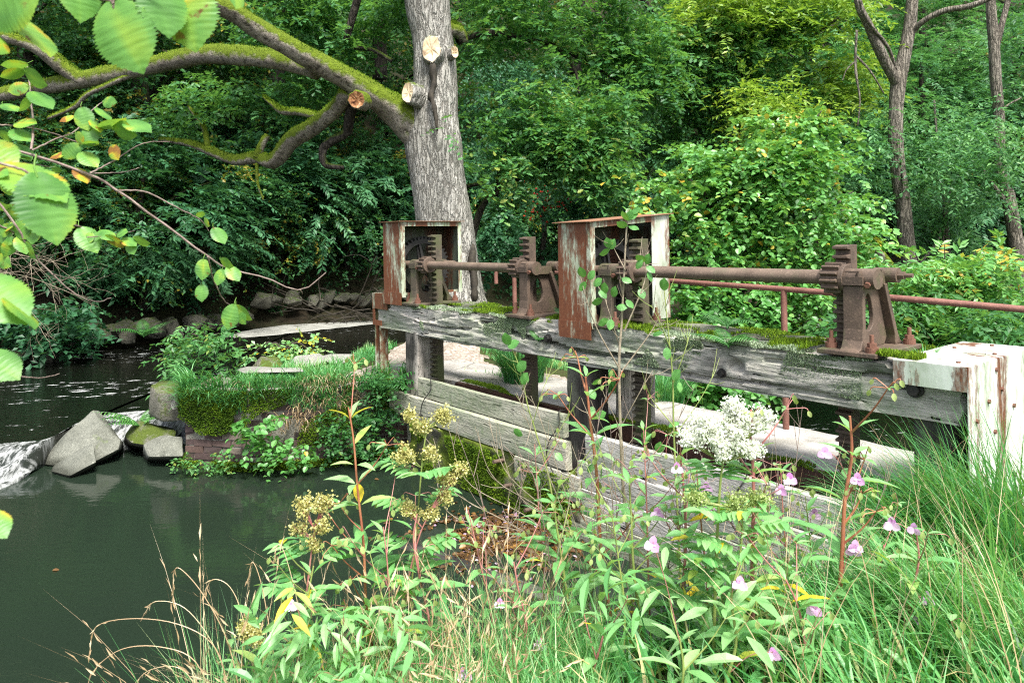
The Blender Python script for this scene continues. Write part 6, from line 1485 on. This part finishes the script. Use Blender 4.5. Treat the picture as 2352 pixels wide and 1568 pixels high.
def balsam(label, pts, Y, stem='stem_red', r=.007, leaf=.13, seed=0, flowers=(), pods=3, tint=.5, node=.085, start=.12, topyellow=False, name='balsam_plant', wid=1.1, per=3):
    leaf *= 1.08; r *= 1.15
    rg = np.random.default_rng(seed + 400); S = lit_curve(pts, Y); seg = np.linalg.norm(np.diff(S, axis=0), axis=1); cum = np.concatenate([[0], np.cumsum(seg)]); tot = cum[-1]
    t = thing(name, label, 'plant', S[0]); mb = MB(); tube(mb, S, np.linspace(r, r*.4, len(S)), 8)
    at = lambda s: np.array([np.interp(s, cum, S[:, i]) for i in range(3)])
    lv, fl, pd = MB(), MB(), MB(); s = tot*start; a0 = rg.random()*6
    while s < tot:
        c = at(s); u = s/tot; L = leaf*(.65 + .55*sin(pi*min(1, u*.8 + .12)))*(1 if u < .85 else .75)
        for k in range(per):
            if rg.random() < (.2 if u > .35 else .45): continue
            a = a0 + k*2*pi/per + rg.normal()*.3; el = .35 + .45*rg.random() if u < .9 else .9
            d = np.array([cos(a)*cos(el), sin(a)*cos(el), sin(el)*.9 - .1])
            scatter(lv, T_LANCE, (c + d*.012)[None], d[None], np.array([[-d[0]*.6, -d[1]*.6, 1.0]]) + rg.normal(size=(1, 3))*.2, [L*(.75 + .5*rg.random())], [np.clip(tint + .17*rg.normal() + (.45 if topyellow and u > .8 else 0) + (.5 if rg.random() < .04 else 0), 0, 1)], 0, wid)
        if u > .45 and rg.random() < .75:
            a = rg.random()*6.28; d = np.array([cos(a)*.7, sin(a)*.7, .75]); l = (.10 + .14*rg.random())
            b = np.array([c, c + d*l*.6, c + d*l + np.array([0, 0, .02])]); tube(mb, spline(b, 7), np.linspace(r*.4, r*.2, 7), 5)
            e = b[2]
            for k in range(2): 
                a2 = rg.random()*6.28; d2 = np.array([cos(a2), sin(a2), .3]); scatter(lv, T_LANCE, e[None], d2[None], np.array([[0, 0, 1.0]]), [L*.5], [np.clip(tint + .1 + .15*rg.normal(), 0, 1)], 0, wid)
            for k in range(pods):
                d2 = unit(rg.normal(size=3)*np.array([1, 1, .5]) + np.array([0, 0, .5])); p1 = e + d2*(.03 + .04*rg.random()); p2 = p1 + np.array([0, 0, -.012]) + d2*.012
                tube(mb, spline(np.array([e, p1, p2]), 5), r*.16, 4); scatter(pd, T_OVAL, p2[None], (d2*.4 - np.array([0, 0, 1.0]))[None], (CAM-p2)[None], [.022 + .008*rg.random()], [rg.random()], 0, .75)
        a0 += 1.05; s += node*(.75 + .5*rg.random())
    build('stem', mb, MT[stem], t, smooth=True, auto=60)
    for i_ in range(len(pd.f)): lv.f.append(pd.f[i_] + lv.n); lv.m.append(np.full(len(pd.f[i_]), 1))
    lv.v += pd.v; lv.t += pd.t; lv.n += pd.n
    build('leaves', lv, [MT['leaf_balsam'], MT['pod']], t, smooth=True)
    for fx, fy in flowers:
        c = P(fx, fy, Y - .03); m_ = MB(); flower(m_, c, .025 + .007*rg.random(), rg); build('flower', m_, MT['petal'], t, smooth=True)
        j = np.argmin(np.linalg.norm(S - c, axis=1)); j = max(0, j-4); m_ = MB(); mid = (S[j] + c)/2 + np.array([0, 0, .03]); tube(m_, spline(np.array([S[j], mid, c + np.array([0, 0, .008])]), 9), .0014, 5); build('flower_stalk', m_, MT['stem_pink'], t)
    return t
balsam('tall balsam with thick deep red stem right in front of the blackened post', [(1415, 1590), (1401, 1411), (1381, 1278), (1371, 1095), (1355, 960), (1345, 865)], 3.3, 'stem_red', .0105, .14, 1, (), 5, .5)
balsam('tall red-stemmed balsam with pink flowers before the right end of the boards', [(1895, 1590), (1921, 1435), (1933, 1295), (1940, 1155), (1956, 1045), (1952, 955)], 2.8, 'stem_red', .010, .125, 2, ((1965, 1255), (1970, 1100), (1895, 1040), (1960, 1262)), 5, .55)
balsam('pale pink-stemmed balsam beside the white flower head', [(1735, 1590), (1728, 1345), (1731, 1145), (1728, 1045), (1722, 990)], 2.75, 'stem_pink', .0085, .13, 3, ((1640, 1180), (1795, 1125)), 3, .6)
balsam('balsam with yellow and orange top leaves over the dark pool', [(865, 1600), (842, 1400), (835, 1250), (822, 1130), (812, 1010), (800, 935)], 2.9, 'stem_red', .0065, .135, 4, (), 4, .5, topyellow=True)
balsam('balsam behind the white flower head on its left', [(1560, 1590), (1565, 1400), (1575, 1250), (1570, 1120), (1562, 1040)], 3.0, 'stem_pink', .007, .135, 5, ((1555, 1075), (1510, 1180)), 3, .55)
balsam('flowering balsam right of the tall pink-flowered one', [(2090, 1600), (2075, 1480), (2090, 1380), (2110, 1290), (2105, 1225)], 2.7, 'stem_pink', .006, .11, 6, ((2048, 1203), (2100, 1214), (2130, 1374), (2114, 1420)), 2, .55)
balsam('short balsam with broad leaves low over the sunken beam', [(1200, 1600), (1210, 1450), (1190, 1350), (1180, 1290)], 3.0, 'stem_pink', .006, .12, 7, ((1148, 1385), (1240, 1480)), 3, .4)
balsam('leafy balsam just left of the deep red stem', [(1330, 1600), (1310, 1420), (1290, 1280), (1275, 1170), (1290, 1090)], 3.15, 'stem_green', .0065, .14, 8, (), 2, .45)
balsam('low broad-leaved balsam at the bottom left of the bank', [(700, 1610), (690, 1480), (705, 1380), (720, 1300)], 2.7, 'stem_green', .006, .105, 9, ((668, 1390),), 1, .45, per=3)
balsam('leafy balsam at the bottom below the white flower head', [(1660, 1600), (1690, 1480), (1680, 1370), (1700, 1290)], 2.45, 'stem_green', .0065, .105, 10, ((1775, 1502), (1700, 1340)), 2, .6, per=3)
balsam('balsam with small pink flowers low beside the tall red stem', [(1845, 1600), (1850, 1500), (1835, 1400), (1805, 1330)], 2.5, 'stem_pink', .006, .105, 11, ((1870, 1398), (1780, 1500)), 2, .6, per=3)
balsam('balsam under the greenish seed heads', [(1000, 1600), (990, 1450), (965, 1330), (950, 1240), (958, 1180)], 2.9, 'stem_pink', .006, .125, 12, (), 2, .45)
balsam('leafy balsam between deep red stem and the sapling foot', [(1480, 1600), (1470, 1430), (1455, 1300), (1450, 1190), (1445, 1110)], 3.0, 'stem_green', .0065, .135, 13, (), 2, .52)
balsam('short balsam in the bottom left corner of the bank plants', [(590, 1620), (600, 1540), (625, 1470), (640, 1420)], 2.55, 'stem_green', .005, .105, 14, (), 1, .5, per=3)
balsam('short balsam among the grass of the lower right', [(2240, 1600), (2235, 1540), (2225, 1480)], 2.5, 'stem_pink', .005, .11, 15, (), 2, .6)
balsam('bushy low balsam at the bottom edge right of the red stem', [(1560, 1640), (1570, 1540), (1560, 1460)], 2.35, 'stem_green', .006, .105, 16, ((1500, 1250),), 1, .6, per=3)
balsam('bushy low balsam at the bottom edge near the straw', [(880, 1640), (880, 1540), (900, 1450), (890, 1400)], 2.6, 'stem_green', .006, .105, 17, ((1065, 1550),), 1, .5, per=3)
balsam('drooping balsam at the bottom edge with one yellow leaf', [(1370, 1640), (1360, 1560), (1380, 1480), (1390, 1440)], 2.6, 'stem_pink', .006, .105, 18, (), 1, .6, topyellow=True)
balsam('balsam rising between the two flowering ones on the right', [(2000, 1600), (2010, 1500), (2000, 1400), (2020, 1310), (2030, 1250)], 2.9, 'stem_pink', .005, .115, 19, (), 3, .55)

for i_, (lab_, pts_, Y_, st_) in enumerate((
    ('thin balsam crossing the boards just right of the blackened post', [(1500, 1600), (1490, 1350), (1485, 1150), (1478, 985)], 3.2, 'stem_pink'),
    ('thin balsam left of the leafy one by the blackened post', [(1240, 1600), (1250, 1350), (1238, 1180), (1228, 1020)], 3.25, 'stem_pink'),
    ('thin red balsam between white flower head and pale pink one', [(1610, 1600), (1625, 1380), (1612, 1220), (1600, 1080)], 3.0, 'stem_red'),
    ('thin balsam halfway between the pink-stemmed and the tall flowering ones', [(1810, 1600), (1815, 1380), (1800, 1200), (1792, 1060)], 3.0, 'stem_pink'),
    ('thin balsam just left of the tall red-stemmed flowering one', [(1880, 1600), (1868, 1400), (1862, 1260), (1850, 1140)], 3.0, 'stem_green'),
    ('thin seeding balsam leaning left over the floating leaf raft', [(1150, 1600), (1130, 1420), (1100, 1280), (1075, 1170)], 3.1, 'stem_pink'),
    ('thin balsam in the middle of the lower bank under the sapling', [(1420, 1640), (1435, 1420), (1420, 1280), (1405, 1180)], 2.8, 'stem_green'),
    ('thin pod-bearing balsam between the yellow-topped one and the browner seed heads', [(890, 1600), (895, 1430), (890, 1300), (880, 1210)], 2.85, 'stem_pink'))):
    balsam(lab_, pts_, Y_, st_, .0045, .095, 40 + i_, ((pts_[3][0] + 22, pts_[3][1] + 40),) if i_ in (2, 3, 4) else (), 4, .5)
# meadowsweet and the white flower head
def fluffy(mb, st, c, r, nb, rg, size, dens, stem0, up=.5):
    for k in range(nb):
        e = c + unit(rg.normal(size=3) + np.array([0, 0, up]))*r*(.45 + .6*rg.random())*np.array([1, 1, .9]); mid = (c+e)/2 + np.array([0, 0, -.2*r]); b = spline(np.array([stem0, mid, e]), 9); tube(st, b, .0013, 4)
        for j in range(4, 9):
            p = b[j] + rg.normal(size=(dens, 3))*(.008 + .004*j/8)
            scatter(mb, T_DIA, p, randdir(dens, rg), randdir(dens, rg), size*(.6 + .8*rg.random(dens)), rg.random(dens), 0, 1.6)
def spray_plant(name, label, pts, Y, heads, mat, stem, cat, seed, size=.008, dens=14, r=.005, nb=12, leaves=True):
    rg = np.random.default_rng(seed); S = lit_curve(pts, Y); t = thing(name, label, cat, S[0]); st = MB(); tube(st, S, np.linspace(r, r*.5, len(S)), 7)
    for hx, hy, hr, n in heads:
        h = MB(); c = P(hx, hy, Y); j = max(0, int(np.argmin(np.linalg.norm(S-c, axis=1)))-2); fluffy(h, st, c, hr, n, rg, size, dens, S[j]); build('flower_head', h, MT[mat], t)
    build('stem', st, MT[stem], t)
    if leaves:
        lv = MB()
        for u in (.3, .45, .58, .7):
            c = S[int(u*33)]
            for k in range(3):
                a = rg.random()*6.28; d = np.array([cos(a), sin(a), .35]); ax = np.array([0, 0, 1.0])
                for q in range(5):
                    b = c + d*(.05 + .022*q); s_ = np.cross(d, ax)
                    for sg in (-1, 1): scatter(lv, T_LANCE, b[None], (d*.6 + s_*sg)[None], ax[None] + rg.normal(size=(1, 3))*.2, [.07], [np.clip(.5+.2*rg.normal(), 0, 1)], 0, 1.7)
        build('leaves', lv, MT['leaf_balsam'], t)
    return t
spray_plant('meadowsweet', 'tall meadowsweet with greenish yellow seed heads before the mossy wall', [(925, 1600), (945, 1350), (962, 1150), (972, 1040), (985, 960)], 3.0, [(1015, 960, .045, 9), (965, 985, .05, 9), (935, 1040, .05, 9), (985, 1045, .04, 7), (945, 955, .03, 5)], 'seed', 'stem_green', 'plant', 1)
spray_plant('meadowsweet', 'meadowsweet with yellowish seed heads at the left over the pool', [(680, 1600), (700, 1400), (715, 1270), (725, 1200)], 2.8, [(695, 1165, .04, 8), (745, 1160, .04, 8), (690, 1215, .035, 6), (740, 1215, .04, 7), (720, 1250, .03, 5)], 'seed', 'stem_pink', 'plant', 2)
spray_plant('meadowsweet', 'meadowsweet with browner seed heads right of the yellow-topped balsam', [(905, 1600), (930, 1380), (960, 1240), (1000, 1150)], 2.95, [(1030, 1100, .04, 8), (1055, 1080, .03, 5), (940, 1170, .045, 9), (985, 1180, .04, 8), (1020, 1140, .03, 5)], 'seed', 'stem_pink', 'plant', 3)
spray_plant('meadowsweet', 'small meadowsweet seed head near the drooping straw', [(540, 1620), (555, 1520), (565, 1470)], 2.6, [(565, 1450, .04, 8), (590, 1460, .03, 5)], 'seed', 'stem_green', 'plant', 4, leaves=False)
spray_plant('meadowsweet', 'meadowsweet with a big frothy white flower head', [(1638, 1610), (1643, 1345), (1653, 1130), (1662, 1050)], 2.7, [(1620, 985, .075, 17), (1690, 990, .08, 18), (1750, 965, .05, 9), (1660, 1020, .08, 14), (1590, 1010, .05, 8), (1720, 1030, .05, 8), (1680, 940, .05, 8)], 'white_bloom', 'stem_green', 'plant', 5, .008, 28, .007)
spray_plant('meadowsweet', 'pale half opened meadowsweet below the white flower head', [(1700, 1610), (1690, 1400), (1705, 1220), (1700, 1160)], 2.65, [(1690, 1155, .05, 9), (1740, 1140, .05, 9), (1600, 1150, .045, 8), (1790, 1395, .03, 5)], 'pod', 'stem_green', 'plant', 6, .008, 12)

# the alder sapling in the middle and the bare shoots round it
def woody(name, label, cat, stems, Y, leaves, mat, bark, seed, lsize=.05):
    rg = np.random.default_rng(seed); t = thing(name, label, cat, lit_curve(stems[0][0], Y)[0]); mb = MB(); allp = []
    for i, (pts, r0, r1) in enumerate(stems):
        S = lit_curve(pts, Y) if i == 0 or len(pts) > 4 else spline(np.array([P(x, y, Y + .03*rg.normal()) for x, y in pts]), 16)
        tube(mb, S, np.linspace(r0, r1, len(S)), 7, seed=i); allp.append(S)
        for k in range(7 if len(S) > 20 else 4):
            j = rg.integers(len(S)//3, len(S)-1); tan = unit(S[j+1]-S[j]); d = unit(tan + rg.normal(size=3)*.55); l = .05 + .10*rg.random(); tube(mb, spline(np.array([S[j], S[j] + d*l*.5, S[j] + d*l + np.array([0, 0, .015])]), 6), np.linspace(.0018, .0008, 6), 4)
    build('stems', mb, MT[bark], t)
    if leaves:
        lv = MB()
        near_leaves(lv, [(x, y, x + lsize*FPX/Y*cos(a), y + lsize*FPX/Y*sin(a), Y - .02, tn, tu) for x, y, a, tn, tu in leaves], rg, .85); build('leaves', lv, MT[mat], t, smooth=True)
    return t
rg = np.random.default_rng(12)
lv = [(1442, 505, -1.2, .35, .4), (1440, 505, -2.2, .25, .8), (1445, 500, -.5, .5, .7), (1438, 520, -2.8, .4, .6), (1446, 520, .2, .25, .9), (1452, 490, -.7, .3, .9), (1400, 568, -1.9, .45, .3), (1402, 570, -1.2, .4, .5), (1398, 575, 2.6, .3, .8), (1485, 605, -1.4, .4, .5), (1487, 612, .6, .3, .7), (1480, 600, -2.6, .3, .6), (1490, 625, 1.2, .2, .8), (1340, 635, -2.0, .35, .4), (1352, 640, -1.0, .3, .6), (1345, 650, 2.2, .25, .7), (1365, 655, -.8, .35, .5), (1378, 668, .8, .2, .6), (1388, 672, -1.6, .3, .5), (1382, 690, 2.8, .25, .6), (1404, 735, 1.7, .5, .3), (1395, 735, 2.6, .4, .6), (1408, 680, -1.4, .3, .6), (1418, 705, 0, .25, .7), (1440, 690, .8, .25, .7), (1470, 665, 1.1, .3, .5), (1430, 640, .3, .2, .7), (1462, 615, -1, .3, .6)]
for k in range(16): lv.append((1180 + 420*rg.random(), 760 + 420*rg.random(), rg.random()*6.28, .3 + .3*rg.random(), rg.normal()*.6))
woody('alder_sapling', 'tall thin alder sapling with few leaves crossing the second cabinet', 'sapling', [([(1455, 1600), (1451, 1312), (1431, 1112), (1422, 854), (1428, 738), (1437, 560), (1443, 480)], .011, .003), ([(1427, 854), (1371, 754), (1345, 680), (1331, 624)], .004, .0015), ([(1434, 761), (1477, 658), (1487, 605)], .004, .0015), ([(1427, 854), (1494, 764), (1517, 718)], .004, .0012), ([(1436, 620), (1415, 580), (1400, 550)], .003, .0012), ([(1424, 800), (1400, 720), (1382, 665)], .003, .0012), ([(1426, 980), (1470, 900), (1500, 850)], .003, .0012), ([(1437, 600), (1460, 600), (1485, 590)], .003, .0012),
      ([(1440, 1180), (1500, 1080), (1560, 960), (1600, 880)], .003, .001), ([(1445, 1250), (1390, 1150), (1345, 1050)], .003, .001)], 3.4, lv, 'leaf_hazel', 'twig_pale', 5, .045)
woody('willow_shoot', 'slim green-barked shoot right of the sapling', 'sapling', [([(1575, 1600), (1560, 1250), (1548, 1000), (1545, 870), (1535, 760), (1525, 660)], .006, .002), ([(1546, 880), (1575, 800), (1590, 740)], .003, .001), ([(1540, 800), (1515, 740), (1495, 700)], .003, .001), ([(1549, 980), (1500, 920), (1480, 880)], .003, .001), ([(1549, 1000), (1600, 930), (1640, 860)], .003, .001)], 3.3, [(1546, 870, -1, .3, .5), (1532, 800, 1.5, .3, .5), (1525, 665, -1.6, .4, .4)], 'leaf_hazel', 'stem_green', 6)
woody('willow_shoot', 'slim shoot with pale tip leaves in front of the middle rack', 'sapling', [([(1320, 1600), (1270, 1150), (1231, 994), (1214, 938), (1191, 838), (1167, 784)], .005, .0018), ([(1225, 970), (1245, 900), (1262, 860)], .002, .001), ([(1250, 1060), (1290, 980), (1320, 930)], .002, .001)], 3.3, [(1167, 790, -1.9, .3, .3), (1168, 795, -.5, .25, .6), (1190, 850, -.9, .25, .4), (1200, 880, -1.2, .3, .5)], 'leaf_hazel', 'stem_green', 7)
st = []
for k in range(13):
    x0 = 1380 + 26*rg.normal(); tx = 985 + 34*k + 14*rg.normal(); ty = 900 + 150*rg.random() + (60 if k < 4 else 0)
    st.append(([(x0, 1600), (x0 - 25, 1440), ((x0+tx)/2 + 40, 1230 + 20*rg.normal()), (tx + 45, ty + 120), (tx, ty)], .0035, .0012))
woody('willow_shoot', 'fan of thin bare shoots leaning left in front of the sunken beam', 'shrub', st, 3.25, [], 'leaf_hazel', 'twig_pale', 8)
st = []
for k in range(24):
    x0 = 1130 + 36*k + 25*rg.normal(); dr = 40*rg.normal(); st.append(([(x0, 1600), (x0 + dr*.3, 1400), (x0 + dr*.8 + 12*rg.normal(), 1250), (x0 + dr*1.4, 1110 + 60*rg.random()), (x0 + dr*2 + 14*rg.normal(), 900 + 190*rg.random())], .0027, .0009))
woody('dry_stalks', 'thin upright bare stalks in front of the grey boards', 'shrub', st, 3.1, [], 'leaf_hazel', 'twig', 9)
fern('dark fern hanging over the water below the sunken beam', P(1235, 1560, 3.55), 12, .42, 21, tint=.3)
fern('fern half hidden under the drooping straw at the bottom', P(660, 1640, 2.75), 9, .42, 22, tint=.5)
# dock and nettle leaves filling the foot of the bank
patch('low_herbs', 'leafy low herbs filling the bank between the taller plants', 'ground cover', [((640, 1000, 1330, 1640, 2.45, 3.0, 30, 7, T_LANCE, .09, 301), dict(tint=.5, spray=.22, thr=-.6)), ((1440, 2060, 1250, 1620, 2.45, 3.4, 90, 5, T_LANCE, .11, 302), dict(tint=.6, spray=.22, thr=-.4)), ((560, 900, 1450, 1640, 2.4, 2.8, 45, 7, T_LANCE, .08, 303), dict(tint=.55, spray=.2, thr=-.6)), ((1150, 1500, 1400, 1640, 2.7, 3.1, 26, 7, T_LANCE, .09, 304), dict(tint=.45, spray=.2, thr=-.5))], 'leaf_balsam', 'stuff')
# floating litter and the sunken beam
rg = np.random.default_rng(55); n = 2600; c = PZ(1140, 1240, W0); mb = MB()
q = np.column_stack([c[0] + .34*rg.normal(size=n), c[1] + .26*rg.normal(size=n), np.full(n, W0 + .006)]); m = noise3(q, 1.2, 4); q = q[m > -.35]; n = len(q); q[:, 2] += .012*rg.random(n)
c1, c2 = (rg.random(n) < .16), None
nr = np.array([0, 0, 1.0]) + rg.normal(size=(n, 3))*.25; dd = randdir(n, rg)*np.array([1, 1, .1])
scatter(mb, T_OVAL, q[c1], dd[c1], nr[c1], .02 + .02*rg.random(c1.sum()), rg.random(c1.sum()), 0); scatter(mb, T_OVAL, q[~c1], dd[~c1], nr[~c1], .025 + .04*rg.random((~c1).sum()), .6 + .4*rg.random((~c1).sum()), 1)
MT['dead_leaf'] = m_leaf('dead_leaf', [(0, (.03, .02, .012)), (.6, (.08, .045, .02)), (.88, (.11, .06, .025)), (1, (.30, .16, .04))])
tag(build('floating_litter', mb, [MT['petal_dull'], MT['dead_leaf']]), 'raft of fallen leaves and pink petals floating on the pool', 'leaf litter', kind='stuff')
a, b = PZ(930, 1250, W0), PZ(1420, 1420, W0); m_ = MB(); L = np.linalg.norm(b-a); timber(m_, (0, -.09, -.16), (L, .09, .015), .06, .012, 90)
tag(build('sunken_beam', m_, MT['post_dark'], local=True, loc=a, rot=math.atan2(b[1]-a[1], b[0]-a[0]), smooth=True), 'dark waterlogged beam lying at the water surface', 'beam')
for i, (x, y, l) in enumerate(((860, 1100, 'small bent leaf floating on the dark pool near the pier'), (1010, 1330, 'orange leaf floating beside the sunken beam'), (120, 1310, 'tiny brown leaf floating on the open pool'))):
    c = PZ(x, y, W0 + .006); m_ = MB(); scatter(m_, T_OVAL, c[None], np.array([[1, .3*i, 0]]), np.array([[.1, -.1, 1.0]]), [.05], [.9], 0); tag(build('fallen_leaf', m_, MT['dead_leaf'], loc=c), l, 'leaf')
cam_d.dof.use_dof = True; cam_d.dof.focus_distance = 5.5; cam_d.dof.aperture_fstop = 8.0
